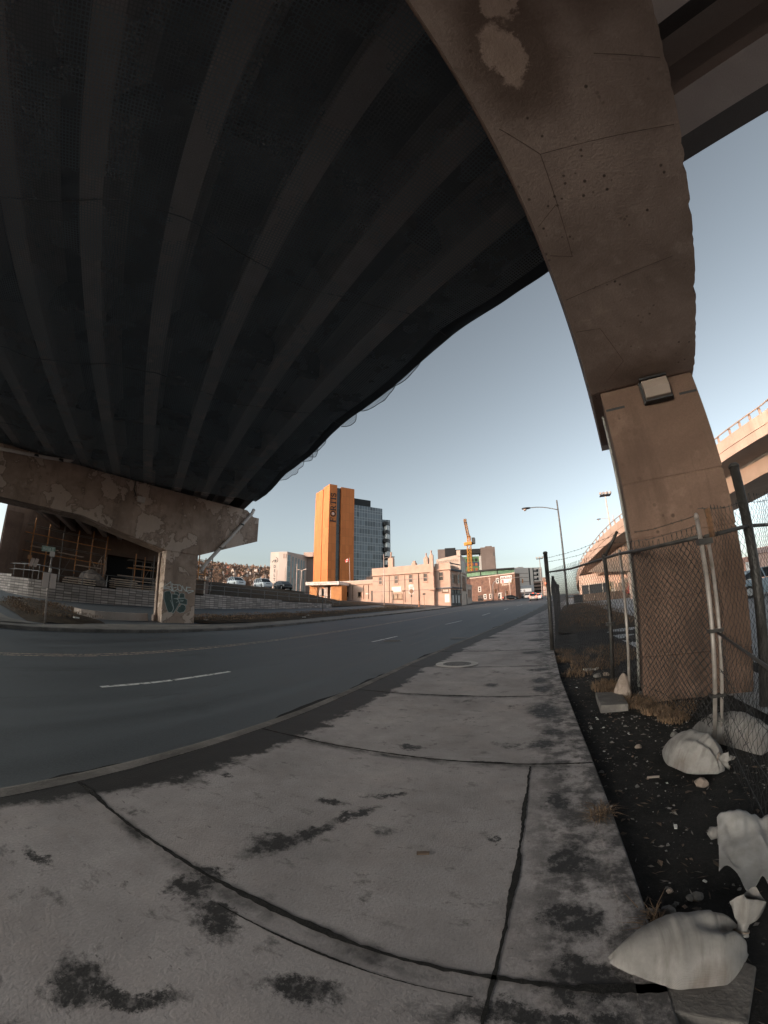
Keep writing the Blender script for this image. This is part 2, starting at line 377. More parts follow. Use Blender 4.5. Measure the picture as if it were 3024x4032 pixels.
# dirt washed into the gutter
mb=MB(); prev=None
for y in frange(-6,60,.1):
    w1=.16+.30*max(0,.25+noise.noise(V(y*.55,3,1)))+.07*noise.noise(V(y*3.1,1,1)); x=kp(y)-.012
    cur=(V(x,y,zr(y)-.1265),V(x-w1,y,zr(y)-.1265))
    if prev: mb.quad(prev[0],cur[0],cur[1],prev[1])
    prev=cur
mb.build('gutter_dirt',mat_soil('gutter_silt',(.014,.014,.0145),(.024,.024,.025),5.),None,kind='structure')
# inner edging beam of the sidewalk
mb=MB(); mb.sweep([V(ep(y),y,zr(y)) for y in YS],[(-.10,.004),(0,.004),(.012,-.01),(.012,-.4),(-.10,-.4)]); mb.build('pavement_edging',MS,None,kind='structure')
# joints between the slabs, filled with dirt
mb=MB(); rj=random.Random(3)
def joint(p,q,wd,seg=110):
    p=V(*p);q=V(*q); d=q-p; L=d.length; nn=V(-d.y,d.x)/L; top=[];bot=[]
    for i in range(seg+1):
        c=p+d*(i/seg); q1=noise.noise(V(c.x*2.2,c.y*2.2,1.7)); q2=noise.noise(V(c.x*2.2,c.y*2.2,9.7)); w1=wd*(.22+.45*rj.random()+2.6*max(0,q1-.12)); w2=wd*(.22+.45*rj.random()+2.6*max(0,q2-.12)); c=c+nn*(.012*noise.noise(V(c.x*1.5,c.y*1.5,4)))
        for l,s in ((top,w1),(bot,-w2)): 
            e=c+nn*s; l.append(V(e.x,e.y,zr(e.y)+.004))
    for i in range(seg): mb.quad(top[i],top[i+1],bot[i+1],bot[i])
for y in (-3.3,-1.1,1.07,3.09,5.38,7.7,10,12.3,14.6,17,19.3,21.7,24,26.4,28.7,31,33.5,36,38.5,41,44,47): joint((kp(y)+.18,y),(ep(y)-.0,y+.03),.022+.004*max(0,y-8)*.3)
joint((-1.2,1.17-.2),(-.13,1.0),.005); joint((-.05,3.07),(-.09,.2),.016); joint((-.09,.2),(-.13,-3.3),.016)
mb.build('pavement_joint',MJOINT,None,kind='structure')
# road paint
mb=MB()
def dash(x0,y0,x1,y1,wd=.11,off=-.126,bits=6):
    for i in range(bits):
        a,b=i/bits,(i+1)/bits-.02*rj.random()
        xa,ya,xb,yb=x0+(x1-x0)*a,y0+(y1-y0)*a,x0+(x1-x0)*b,y0+(y1-y0)*b
        mb.quad(V(xa-wd/2,ya,zr(ya)+off),V(xa+wd/2,ya,zr(ya)+off),V(xb+wd/2,yb,zr(yb)+off),V(xb-wd/2,yb,zr(yb)+off))
for a in [(-6.18,2.85,-6.12,5.8),(-6.07,13.0,-5.92,15.3),(-5.5,22.6,-5.1,25.9),(-4.55,32.3,-4.35,36.5),(-3.5,43,-3.3,47),(-2.63,56,-1.9,62),(-1.2,72,-.6,78)]: dash(*a)
for a in [(-11.0,76,-10.6,84),(-9.,100,-8.6,106)]: dash(*a,wd=.15)
mb.build('road_marking',MWHITE,None,kind='structure')
mb=MB(); yp=[(-9.62,-20),(-9.6,2),(-9.5,6),(-9.68,10.3),(-9.9,16.2),(-9.95,28),(-9.8,42),(-9.3,56),(-8.4,70),(-7.4,90)]
for dx in (-.12,.12):
    ys=frange(-20,90,1.5)
    for a,b in zip(ys[:-1],ys[1:]):
        xa,xb=lerp_path(yp,a)+dx,lerp_path(yp,b)+dx
        mb.quad(V(xa-.05,a,zr(a)-.126),V(xa+.05,a,zr(a)-.126),V(xb+.05,b,zr(b)-.126),V(xb-.05,b,zr(b)-.126))
mb.build('road_marking',MYEL,None,kind='structure')
# repaired patch round the road manhole and the cross street
mb=MB(); o=-.1265
def seal(pts,wd=.05):
    for (a,b),(c,d) in zip(pts,pts[1:]):
        l=math.hypot(c-a,d-b); nx,ny=-(d-b)/l*wd/2,(c-a)/l*wd/2
        mb.quad(*[V(x,y,zr(y)+o) for x,y in ((a+nx,b+ny),(a-nx,b-ny),(c-nx,d-ny),(c+nx,d+ny))])
seal([(-6.9,12.0),(-4.3,12.3),(-4.2,15.4),(-6.6,15.6),(-6.9,12.0)])
mb.build('road_seam',simple('pale_seam',(.13,.13,.13),.9),None,kind='structure')
grid(frange(-60,40,4),frange(92,112,4),lambda x,y:zr(y)-.118,'cross_street',MROAD)
# far sidewalk with its corner and the parking side road
MSF=concrete('far_pavement_concrete',(.25,.225,.205),(.13,.12,.11),(.34,.31,.28),scale=1.2,streak=0)
bk=[(-16.2,-40),(-16.2,4.9),(-16.7,6.2),(-17.4,8.6),(-17.0,13),(-16.95,18),(-17.6,24),(-18.7,31),(-19.6,46),(-19.0,60),(-17.3,66)]
strip('far_pavement',MSF,lambda y:lerp_path(bk,y),lambda y:fp(y)-.165,[y for y in YS if y<=66],.0,3)
mb=MB(); c=[(-16.2,4.6),(-18,3.9),(-21.6,3.7),(-26,4.0),(-34,5.0),(-34,4.2),(-26,3.0),(-21.6,2.5),(-18,2.7),(-16.2,3.2)]
mb.poly([V(x,y,hgt(x,y)+.03) for x,y in c]); mb.build('far_pavement',MSF,None,kind='structure')
# side road climbing past the retaining wall
xs=frange(-46,-16.6,1.4); ys=frange(-10,100,2.)
grid(xs,ys,lambda x,y:hgt(x,y)-.03,'side_road',MROAD)
# parking lot behind the fence
grid(frange(2.4,80,3),frange(-6,78,3),lambda x,y:zr(y)-.03+max(0,(8-y))*.0,'parking_lot',MLOT)
mb=MB()
for i,(az,d) in enumerate(((14,16),(15,19),(16,23))):
    p=pol(az,d); 
    mb.box((p.x+1.2,p.y,zr(p.y)-.026),(5.5,.1,.004),.1)
mb.build('road_marking',MWHITE,None,kind='structure')
# bare soil strip between sidewalk and fence
def soil(x,y): 
    return zr(y)-.075+.035*noise.noise(V(x*1.3,y*1.3,.3))+.02*noise.noise(V(x*5,y*5,3.3))+.05*max(0,min(1,(x-1.0)/1.2))+ .06*math.exp(-((x-1.2)**2+(y-6.2)**2)/.5)
ys=frange(-3,14,.12)
mb=MB(); nx=28; pts=[]
for y in ys:
    a=ep(y)-.05; b=3.6
    for i in range(nx+1):
        x=a+(b-a)*i/nx; pts.append(V(x,y,soil(x,y)))
mb.add(pts,[(j*(nx+1)+i,j*(nx+1)+i+1,(j+1)*(nx+1)+i+1,(j+1)*(nx+1)+i) for j in range(len(ys)-1) for i in range(nx)])
mb.build('soil_strip',MDIRT,None,smooth=True,kind='structure')
ys=frange(13.8,40,.6); mb=MB(); pts=[]
for y in ys:
    a=ep(y)-.05; b=a+4.2-.06*(y-13)
    for i in range(9):
        x=a+(b-a)*i/8; pts.append(V(x,y,zr(y)-.03+.35*math.sin(math.pi*i/8)*min(1,(y-13.8)/3)*(.6+.4*noise.noise(V(x*.4,y*.4,5)))))
mb.add(pts,[(j*9+i,j*9+i+1,(j+1)*9+i+1,(j+1)*9+i) for j in range(len(ys)-1) for i in range(8)])
mb.build('verge',MGRASSG,None,smooth=True,kind='structure')
# dead-grass verges across the road
def mound(name,poly,hh,res=.7):
    xs=[p[0] for p in poly]; ys=[p[1] for p in poly]
    def inside(x,y):
        c=False; n=len(poly)
        for i in range(n):
            x1,y1=poly[i];x2,y2=poly[(i+1)%n]
            if (y1>y)!=(y2>y) and x<(x2-x1)*(y-y1)/(y2-y1)+x1: c=not c
        return c
    def dist(x,y):
        m=1e9;n=len(poly)
        for i in range(n):
            a=V(*poly[i]);b=V(*poly[(i+1)%n]);p=V(x,y); ab=b-a; tt=max(0,min(1,(p-a).dot(ab)/ab.length_squared)); m=min(m,(p-(a+ab*tt)).length)
        return m
    X=frange(min(xs),max(xs),res);Y=frange(min(ys),max(ys),res); mb=MB(); idx={}; pts=[]
    for j,y in enumerate(Y):
        for i,x in enumerate(X):
            s=1 if inside(x,y) else -1; d=dist(x,y)*s
            z=hgt(x,y)+(-.12 if d<-.6 else hh*min(1,max(0,(d+.3)/1.3)))+.07*noise.noise(V(x*1.1,y*1.1,2))*(d>0)-.02
            pts.append(V(x,y,z))
    k=len(X); mb.add(pts,[(j*k+i,j*k+i+1,(j+1)*k+i+1,(j+1)*k+i) for j in range(len(Y)-1) for i in range(k-1)])
    mb.build(name,MGRASSG,None,smooth=True,kind='structure')
    return poly,inside
VERGES=[mound('verge',[(-17,5.4),(-20,4.6),(-25.5,5.0),(-27.2,6.2),(-26.2,8.3),(-22.3,8.3),(-20.3,8.2),(-18.2,8.3)],.28),
        mound('verge',[(-17.2,14.2),(-17.2,18),(-18,24),(-19.1,31),(-20,46),(-19.2,60),(-18.6,62),(-23,57),(-22.9,47),(-22.4,30),(-21.7,20),(-20.5,14.6)],.22),
        mound('verge',[(-25.2,61),(-28.8,66),(-27,68),(-23.5,65)],.15)]
# ------------------------------------------------------------------ the viaduct
U=V(math.sin(R_(13)),math.cos(R_(13)),0); W_=V(U.y,-U.x,0)             # along / across the pier caps
BD=V(math.sin(R_(-58.2)),math.cos(R_(-58.2)),0); PD=V(BD.y,-BD.x,0)     # along / across the deck
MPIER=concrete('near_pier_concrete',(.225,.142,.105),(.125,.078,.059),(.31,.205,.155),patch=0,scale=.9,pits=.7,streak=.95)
MSOFF=concrete('cap_soffit_concrete',(.52,.40,.345),(.30,.225,.19),(.68,.54,.46),patch=0,scale=1.5,pits=.95,streak=0)
def soffit_scar(m):
    t=m.node_tree; b=t.nodes['Principled BSDF']; old=b.inputs['Base Color'].links[0].from_socket; v=coord(t)
    nz=N(t,'ShaderNodeTexNoise'); t.links.new(v,nz.inputs['Vector']); nz.inputs['Scale'].default_value=3.2; nz.inputs['Detail'].default_value=8; nz.inputs['Roughness'].default_value=.7
    sub=N(t,'ShaderNodeVectorMath',operation='SUBTRACT'); t.links.new(nz.outputs['Color'],sub.inputs[0]); sub.inputs[1].default_value=(.5,.5,.5)
    sc=N(t,'ShaderNodeVectorMath',operation='SCALE'); t.links.new(sub.outputs[0],sc.inputs[0]); sc.inputs['Scale'].default_value=.42
    ad=N(t,'ShaderNodeVectorMath',operation='ADD'); t.links.new(v,ad.inputs[0]); t.links.new(sc.outputs[0],ad.inputs[1])
    def blob(s,vv,a,bb,lo,hi):
        p=U*s+W_*vv; mp=N(t,'ShaderNodeMapping',vector_type='TEXTURE'); t.links.new(ad.outputs[0],mp.inputs[0]); mp.inputs['Location'].default_value=(p.x,p.y,4.9); mp.inputs['Rotation'].default_value=(0,0,R_(-13)); mp.inputs['Scale'].default_value=(bb,a,6)
        l=N(t,'ShaderNodeVectorMath',operation='LENGTH'); t.links.new(mp.outputs[0],l.inputs[0]); return ramp(t,l.outputs['Value'],lo,hi,1,0)
    dk=math_(t,'MAXIMUM',blob(-4.25,.33,.62,.36,.7,1.35),math_(t,'MAXIMUM',blob(-4.5,1.0,.3,.22,.5,1.5),blob(-.25,.7,.3,.8,.4,1.5)))
    lt=math_(t,'MAXIMUM',blob(-4.22,.27,.26,.15,.85,1.0),blob(-4.66,.42,.24,.14,.85,1.0))
    n2=noise_(t,v,9,5)
    col=mixc(t,math_(t,'MULTIPLY',dk,.68),old,(.13,.085,.065)); col=mixc(t,lt,col,mixc(t,n2,(.40,.29,.23),(.66,.50,.42)))
    t.links.new(col,b.inputs['Base Color'])
soffit_scar(MSOFF)
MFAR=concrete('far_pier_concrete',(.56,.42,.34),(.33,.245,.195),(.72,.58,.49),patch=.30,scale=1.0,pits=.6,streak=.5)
MSLABD=concrete('shaded_slab_concrete',(.16,.15,.145),(.11,.10,.10),(.2,.19,.18),scale=.8,pits=0,streak=0)  # darkened deck concrete: the shade up between the girders is put into its colour
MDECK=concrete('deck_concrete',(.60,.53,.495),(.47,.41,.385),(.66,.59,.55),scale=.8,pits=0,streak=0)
MPIPE=simple('pale_pipe',(.62,.56,.52),.5,.1,2)
MDARK=simple('dark_metal',(.02,.02,.022),.5,.2,4)
MFORM=simple('form_mark',(.17,.12,.095),.95,.3,6)  # own dark tone of the board marks in the soffit
def pier_pt(A,s,v,z): return V(A[0],A[1],0)+U*s+W_*v+V(0,0,z)
def pier(A,label,mat,soff,zb,matcap=None,vL=-.14,vR=1.45,cw=1.4,chip=False):
    root=thing('viaduct_pier',label,'bridge pier',(A[0],A[1],zb))
    P=lambda s,v,z:pier_pt(A,s,v,z)
    # cap beam lofted along s: level top, haunched underside, ragged right arris where chipped
    def zbot(s):
        s_=s if s>-11.2 else -22.4-s
        return 4.25+.3614*(s_-2.05) if s_>2.05 else (4.25 if s_>-.05 else (4.25-.2*(s_+.05) if s_>-5 else 5.24))
    def ztp(s): return 7.71 if -27.6<=s<=5.2 else 7.35
    ss=sorted(set([6.2,5.75,5.2,3.5,2.05,-.05,-5,-11,-17.4,-22.35,-24.45,-27.6,-28.6]+[-.05-.055*k for k in range(90)]),reverse=True)
    mb=MB(); P4=[]; rr=random.Random(4)
    for s in ss:
        ch=0.
        if chip and -5<s<.0: ch=max(0,.5*noise.noise(V(s*3.1,1,2))+.35*noise.noise(V(s*9,4,2))+.35*noise.noise(V(s*23,4,7)))*.085
        z=zbot(s); P4.append((P(s,vL,z),P(s,vR-ch,z),P(s,vR,z+ch*1.6+.012),P(s,vR,ztp(s)),P(s,vL,ztp(s))))
    for a,q in zip(P4,P4[1:]):
        for k in range(5):
            mb.cm=1 if k==0 else 0
            mb.quad(a[k],a[(k+1)%5],q[(k+1)%5],q[k])
    mb.cm=0; mb.poly(P4[0]); mb.poly(tuple(reversed(P4[-1])))
    if chip:   # shutter-board outlines left in the soffit
        mb.cm=2
        def line(p,q,wd=.006,dz=.003):
            (s0,v0),(s1,v1)=p,q; n=max(1,int(max(abs(s1-s0),abs(v1-v0))/.15))
            for i in range(n):
                a=[(s0+(s1-s0)*k/n,v0+(v1-v0)*k/n) for k in (i,i+1)]
                d=V(a[1][0]-a[0][0],a[1][1]-a[0][1]).normalized(); nx,ny=-d.y*wd/2,d.x*wd/2
                mb.quad(*[P(x,y,zbot(x)-dz) for x,y in ((a[0][0]+nx,a[0][1]+ny),(a[0][0]-nx,a[0][1]-ny),(a[1][0]-nx,a[1][1]-ny),(a[1][0]+nx,a[1][1]+ny))])
        for p,q in (((-3.35,.18),(-3.2,1.40)),((-3.35,.18),(-2.25,.12)),((-2.25,.12),(-2.35,-.1)),((-3.35,.18),(-3.7,-.05)),((-1.75,-.1),(-1.9,1.2)),((-1.2,.2),(-.55,.42)),((-.55,.42),(-.2,.1)),((-3.95,.9),(-3.75,1.40)),((-2.7,-.1),(-2.85,.14)),((-1.2,.2),(-1.25,-.1))): line(p,q)
    cap=mb.build('cap_beam',[mat,soff,MFORM],root)
    for s0 in (0,-24.4):
        mb=MB(); zj=[zb-.6,.55,1.28,2.05,2.8,4.25] if s0==0 else [zb-.6,4.25]
        for i,(a,b) in enumerate(zip(zj[:-1],zj[1:])):
            g=0 if i==0 else .012
            mb.obox(P(s0,0,a+g),U*2.0,W_*cw,V(0,0,b-a-2*g if i<len(zj)-2 else b-a-g))
        mb.obox(P(s0+.012,.012,zb-.5),U*1.976,W_*(cw-.024),V(0,0,4.2-zb+.5))
        mb.build('column',mat,root,bevel=.012)
    mb=MB()
    for p in (5.25,4.05,2.4,.7,-1.0,-2.7,-4.4,-6.1,-7.8,-9.5,-11.2):   # bearing plinths under each girder
        # where the girder line p crosses the cap axis
        den=U.dot(PD); c0=V(A[0],A[1],0)+W_*.65; s=(p-c0.dot(PD))/den
        q=c0+U*s
        if -28<s<5: mb.obox(q-U*.3-W_*.35+V(0,0,7.70),U*.6,W_*.7,V(0,0,.2))
    mb.build('bearing',MDARK,root)
    return root
A1=(1.37,5.0); A2=(-19.71,12.275)
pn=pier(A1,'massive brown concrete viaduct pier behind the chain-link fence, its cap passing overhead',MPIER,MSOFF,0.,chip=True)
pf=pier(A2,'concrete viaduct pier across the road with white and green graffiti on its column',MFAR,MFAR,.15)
P1=lambda s,v,z:pier_pt(A1,s,v,z); P2=lambda s,v,z:pier_pt(A2,s,v,z)
for v0,v1 in ((.02,.3),(1.12,1.38)):
    mb=MB(); mb.obox(P1(-.004,v0,3.93),U*.01,W_*(v1-v0),V(0,0,.035)); mb.build('form_notch',MDARK,pn)
mb=MB(); mb.tube([P1(.7,-.03,-.3),P1(.7,-.03,4.2)],.022,6); mb.build('conduit',simple('grey_conduit',(.3,.28,.26),.5),pn)
# lamp on the column
lp=thing('wall_lamp','boxy dark wall lamp with ribbed lens high on the near pier column','wall lamp',tuple(P1(0,.79,3.86)))
FC=Frame(P1(0,0,0).to_2d(),P1(0,1.4,0).to_2d())
mb=MB(); FC.box(mb,.58,1.02,3.88,4.24,0,.07); mb.build('housing',MDARK,lp,bevel=.015)
mb=MB(); a,b=.615,.985
pr=[(.07,4.215),(.17,4.19),(.20,4.05),(.15,3.93),(.07,3.91)]
mb.extr([FC.p(a,z,w_) for w_,z in pr],FC.u*(b-a)); mb.build('lens',simple('lamp_lens',(.33,.26,.22),.35,.1,1.),lp,bevel=.008)
mb=MB(); FC.box(mb,.60,1.0,3.885,3.91,.07,.12); FC.box(mb,.60,1.0,4.218,4.245,.07,.16); mb.build('lens_frame',MDARK,lp)

# far pier: graffiti, pipes, lamp, conduit
FG=Frame(P2(0,1.4,0).to_2d(),P2(2,1.4,0).to_2d())
GX=lambda x:(x-180)/1230*2.0
GZ=lambda y:.01+(2468-(2280+.0904*y))*.0141
def gp(l): return [(GX(x),GZ(y)) for x,y in l]
MGW=simple('white_spray',(.66,.70,.68),.7,.1,8); MGG=simple('dark_green_spray',(.035,.06,.055),.8,.4,3,c2=(.09,.115,.105))
mb=MB()
for l in ([(300,250),(430,115),(460,330)],[(300,250),(190,375),(185,400),(330,355),(470,330),(500,480)],[(185,450),(330,420),(430,450),(510,520),(530,390)],
 [(480,190),(510,330),(560,530),(640,470),(720,395)],[(480,200),(570,230),(700,215)],[(560,370),(650,335)],
 [(700,220),(715,380),(760,460),(820,470),(865,420),(870,300),(780,210),(705,225)],[(875,485),(885,240),(950,370),(1030,470),(1045,270)],
 [(1200,285),(1060,275),(1050,460)],[(1060,470),(1180,410),(1320,412)],[(1330,435),(1230,480),(1140,545),(1075,440)]): FG.ribbon(mb,gp(l),.042,.006,.004)
mb.build('graffiti_tag',MGW,pf)
FILL=[[(215,600),(300,540),(420,520),(480,640),(500,800),(540,1000),(590,1230),(590,1330),(530,1440),(430,1460),(380,1380),(300,1130),(220,850)],
 [(505,640),(700,640),(752,700),(740,800),(600,842),(720,852),(790,930),(800,1040),(700,1290),(590,1500),(548,1440),(605,1300),(600,1200),(530,920)],
 [(600,620),(615,540),(700,505),(768,550),(790,650),(750,680),(700,630)],[(805,610),(880,560),(985,600),(1000,775),(800,790)],
 [(735,830),(1000,795),(1105,835),(1105,1075),(1020,1055),(825,1025),(790,925)],[(835,1180),(865,1085),(960,1065),(1050,1130),(1070,1250),(1000,1400),(850,1460),(725,1380),(800,1150)]]
mb=MB()
for k,l in enumerate(FILL): mb.extr([FG.p(u,z,.0035+.0006*k) for u,z in gp(l)],FG.n*.002)
mb.build('graffiti_fill',MGG,pf)
mb=MB()
for l in FILL: FG.ribbon(mb,gp(l+[l[0]]),.026,.007,.003)
for l in ([(465,920),(590,1230)],[(690,1000),(790,930)],[(580,845),(1000,790)],[(820,880),(960,890),(930,930),(830,930)]): FG.ribbon(mb,gp(l),.026,.007,.003)
mb.build('graffiti_outline',simple('pale_spray',(.42,.47,.45),.7,.15,8),pf)
FE=Frame(P2(-30,1.45,0).to_2d(),P2(6,1.45,0).to_2d())
def fe(az,el): u,z=FE.hit(az,el); return FE.p(u,z,.14)
mb=MB(); mb.tube([fe(-44.3,14.9),fe(-44.6,14.2),fe(-47.8,10.1),fe(-50.9,6.3),fe(-51.55,5.2),fe(-51.7,4.9)],.11,10); mb.build('drain_pipe',MPIPE,pf,smooth=True)
mb=MB(); mb.tube([fe(-72.8,18.3),fe(-72.85,17.55),fe(-73.2,17.3),fe(-76.4,16.95),fe(-84,16.2)],.085,10); mb.build('drain_pipe',MPIPE,pf,smooth=True)
mb=MB()
for az,el in ((-46,12.4),(-49,8.6),(-74.5,17.1),(-78,16.8)):
    q=fe(az,el); mb.lathe(q-V(0,0,.05),[(.14,0),(.14,.1)],10)
mb.build('pipe_clamp',MDARK,pf)
mb=MB(); mb.tube([P2(-.06,.55,.2),P2(-.06,.55,4.2)],.05,8); mb.box(P2(-.1,.5,.35),(.35,.25,.5),-R_(13)); mb.build('conduit',simple('brown_conduit',(.25,.18,.15),.6),pf)
l2=thing('wall_lamp','small pale wall lamp on the far pier cap under the deck edge','wall lamp',tuple(fe(-61.8,14.2)))
u,z=FE.hit(-61.8,14.2)
mb=MB(); FE.box(mb,u-.22,u+.22,z-.16,z+.16,0,.16); mb.build('housing',MPIPE,l2,bevel=.02)
mb=MB(); mb.tube([FE.p(u-.3,z+.1,.04),FE.p(u-.5,z+.5,.04),FE.p(u-.48,7.7,.04)],.025,6); mb.build('cable',MDARK,l2)

# deck: girders, slab, parapet and the debris net slung under it
deck=thing('viaduct_deck','dark concrete girder deck of the viaduct overhead with parapet edge','bridge deck',(0,0,7.9))
DP=lambda b,p,z:BD*b+PD*p+V(0,0,z)
def girder(p,b0,b1,w_,z0=7.9,z1=9.45):
    mb=MB(); h=w_/2
    prof=[(-h,z0),(h,z0),(h,z0+.28),(.11,z0+.5),(.11,z1-.3),(h*1.2,z1),(-h*1.2,z1),(-.11,z1-.3),(-.11,z0+.5),(-h,z0+.28)]
    mb.extr([DP(b0,p+a,z) for a,z in prof],BD*(b1-b0)); return mb.build('girder',MDECK,deck)
SP=[-1.0,22.0,47.0]
for p in (3.95,2.35,.65,-1.15,-2.9,-4.6,-6.3,-8.0,-9.7,-11.4):
    for b0,b1 in ((-.9+(-.3)*0,21.8),(22.2,47)): girder(p,b0+.25*0,b1,.46)
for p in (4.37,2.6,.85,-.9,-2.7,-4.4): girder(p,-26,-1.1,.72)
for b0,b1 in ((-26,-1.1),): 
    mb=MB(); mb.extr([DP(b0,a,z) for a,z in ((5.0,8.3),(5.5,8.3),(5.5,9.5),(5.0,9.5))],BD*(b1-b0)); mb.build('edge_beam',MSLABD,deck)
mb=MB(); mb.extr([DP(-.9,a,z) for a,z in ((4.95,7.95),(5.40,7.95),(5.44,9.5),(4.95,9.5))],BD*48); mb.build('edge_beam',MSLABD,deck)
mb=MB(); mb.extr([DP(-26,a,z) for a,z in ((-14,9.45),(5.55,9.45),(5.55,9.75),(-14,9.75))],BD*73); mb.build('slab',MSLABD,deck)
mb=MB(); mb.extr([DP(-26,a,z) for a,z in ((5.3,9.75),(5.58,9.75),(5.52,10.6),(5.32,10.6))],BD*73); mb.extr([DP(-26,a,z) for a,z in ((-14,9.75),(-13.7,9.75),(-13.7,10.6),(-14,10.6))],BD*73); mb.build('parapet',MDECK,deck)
mb=MB()
for b in (3.2,9.0,15.2,20.8):   # cross diaphragms
    mb.extr([DP(b,a,z) for a,z in ((-12,8.5),(5.0,8.5),(5.0,9.4),(-12,9.4))],BD*.25)
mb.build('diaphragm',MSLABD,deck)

def mat_net(dens=.46,pitch=.06):
    m,t,b=nt('debris_net'); v=coord(t); 
    rot=N(t,'ShaderNodeMapping'); rot.inputs['Rotation'].default_value=(0,0,R_(-58.2)); t.links.new(v,rot.inputs[0])
    sp=N(t,'ShaderNodeSeparateXYZ'); t.links.new(rot.outputs[0],sp.inputs[0])
    def ln(x):
        f=math_(t,'FRACT',math_(t,'DIVIDE',x,pitch)); return math_(t,'LESS_THAN',f,.34)
    g=math_(t,'MAXIMUM',ln(sp.outputs[0]),ln(sp.outputs[1]))
    cover=math_(t,'ADD',math_(t,'MULTIPLY',g,.12),dens-.06)
    nz=noise_(t,v,.8,4); cover=math_(t,'ADD',cover,ramp(t,nz,.3,.7,-.1,.1))
    b.inputs['Base Color'].default_value=(.27,.315,.345,1); b.inputs['Roughness'].default_value=.8
    t.links.new(cover,b.inputs['Alpha']); return m
MNET=mat_net()
net=MB(); nb=90; npp=44; pts=[]
def edge_north(b): 
    k=(b*.33)%1.0
    return 5.46+.004*max(0,b)+.07*abs(math.sin(b*.55+.6))**2+.03*noise.noise(V(b*1.1,0,0))
def edge_south(b): return -12.6
ws=[-3.2,-2.7,-1.0,.7,2.4,4.05,5.2]
for i in range(nb+1):
    b=-.15+21.6*i/nb; e0,e1=edge_south(b),edge_north(b)
    for j in range(npp+1):
        f=j/npp; p=e0+(e1-e0)*f
        sag=.05*abs(math.sin(math.pi*(p-.7)/1.7))+.03*noise.noise(V(b*.5,p*.8,1))+.02
        z=7.87-sag
        if f>.93: 
            q=(f-.93)/.07; z+= -.12*math.sin(q*math.pi*.9)*(.25+abs(math.sin(b*.55+.6)))+.16*q**3
        pts.append(DP(b,p,z))
    
k=npp+1
net.add(pts,[(i*k+j,i*k+j+1,(i+1)*k+j+1,(i+1)*k+j) for i in range(nb) for j in range(npp)])
no=net.build('debris_net',MNET,None,smooth=True)
tag(no,'dark debris netting slung beneath the girders of the viaduct deck','netting')
no['category']='netting'
# folded hem of the net, doubled up along the edge beam
def mat_hem():
    m,t,b=nt('net_hem'); b.inputs['Base Color'].default_value=(.045,.052,.058,1); b.inputs['Roughness'].default_value=.9; n=noise_(t,coord(t),2.2,5); t.links.new(ramp(t,n,.3,.6,.82,1.),b.inputs['Alpha']); return m
mb=MB(); rows=[]
for i in range(nb*2+1):
    b=-.15+21.6*i/(nb*2); e=edge_north(b); dr=.03+.09*abs(math.sin(b*.55+.6))
    rows.append([DP(b,4.9,7.86),DP(b,5.2,7.82-dr*.6),DP(b,e-.08,7.82-dr),DP(b,e+.01,7.92-dr*.5),DP(b,e+.02,8.5),DP(b,e,9.3)])
for r0,r1 in zip(rows,rows[1:]):
    for j in range(5): mb.quad(r0[j],r1[j],r1[j+1],r0[j+1])
mb.build('hem',mat_hem(),no,smooth=True)
# loose loops of net sagging off the deck edge
mb=MB()
LOOPS=((6.0,7.7,.06,.07),(7.2,9.2,.12,.15),(9.4,10.5,.05,.17),(11.8,13.1,.08,.10),(12.6,13.6,.16,.08),(13.2,14.3,.08,.18),(14.0,17.2,.13,.24))
def loop(b0,b1,drop,out):
    n=14; rows=[]
    for i in range(n+1):
        t_=i/n; b=b0+(b1-b0)*t_; s=math.sin(math.pi*t_)**.7; e=edge_north(b)
        wv=1+.5*noise.noise(V(b*2.3,drop*9,1)); rows.append([DP(b,e+out*s*q*wv,8.0-.15*q-drop*s*wv*q**1.5) for q in (0,.35,.7,1.0)])
    for i in range(n):
        for j in range(3): mb.quad(rows[i][j],rows[i+1][j],rows[i+1][j+1],rows[i][j+1])
for a in LOOPS: loop(*a)
ob=mb.build('net_loop',mat_net(.34,.05),no,smooth=True)
mb=MB()
for a in LOOPS:
    b0,b1,drop,out=a
    mb.tube([DP(b0+(b1-b0)*i/12,edge_north(b0+(b1-b0)*i/12)+out*math.sin(math.pi*i/12)**.7*(1+.5*noise.noise(V((b0+(b1-b0)*i/12)*2.3,drop*9,1))),7.85-drop*math.sin(math.pi*i/12)**.7*(1+.5*noise.noise(V((b0+(b1-b0)*i/12)*2.3,drop*9,1)))) for i in range(13)],.013,5)
mb.build('edge_rope',MDARK,no)
mb=MB()
for b in (5.,10.5,16.8): mb.tube([DP(b+.3*math.sin(p),p,7.83-.04*math.cos(p*3.7)) for p in frange(edge_south(b),edge_north(b)-.2,.4)],.013,4)
mb.build('seam_rope',simple('net_rope',(.12,.12,.12),.8),no)

# abutment wall at the end of the deck with a dark opening
ab=thing('abutment_wall','brown concrete abutment wall under the far end of the viaduct with a black opening','abutment',tuple(pol(-62,46,2.)))
a0=pol(-59,47); da=-U
FA=Frame((a0+da*17).to_2d(),(a0+U*6).to_2d())
MAB=concrete('abutment_concrete',(.24,.165,.125),(.15,.10,.08),(.31,.22,.17),scale=.7,pits=.2,streak=.6)
def au(az): return FA.ub(az)
mb=MB(); FA.box(mb,0,au(-65.4),1.6,9.4,-1.5,0); FA.box(mb,au(-65.4),au(-58.0),6.05,9.4,-1.5,-.002); FA.box(mb,au(-58.0),23,1.6,9.4,-1.5,0); mb.build('wall',MAB,ab)
mb=MB(); FA.box(mb,au(-65.4),au(-58.0),1.6,6.05,-1.5,-1.2); mb.build('opening',simple('black_void',(.012,.012,.013),.9),ab)
mb=MB(); q=pol(-80,40); mb.obox(q+V(0,0,.5),V(-3,.5,0),V(.3,1.6,0),V(0,0,7.4)); 
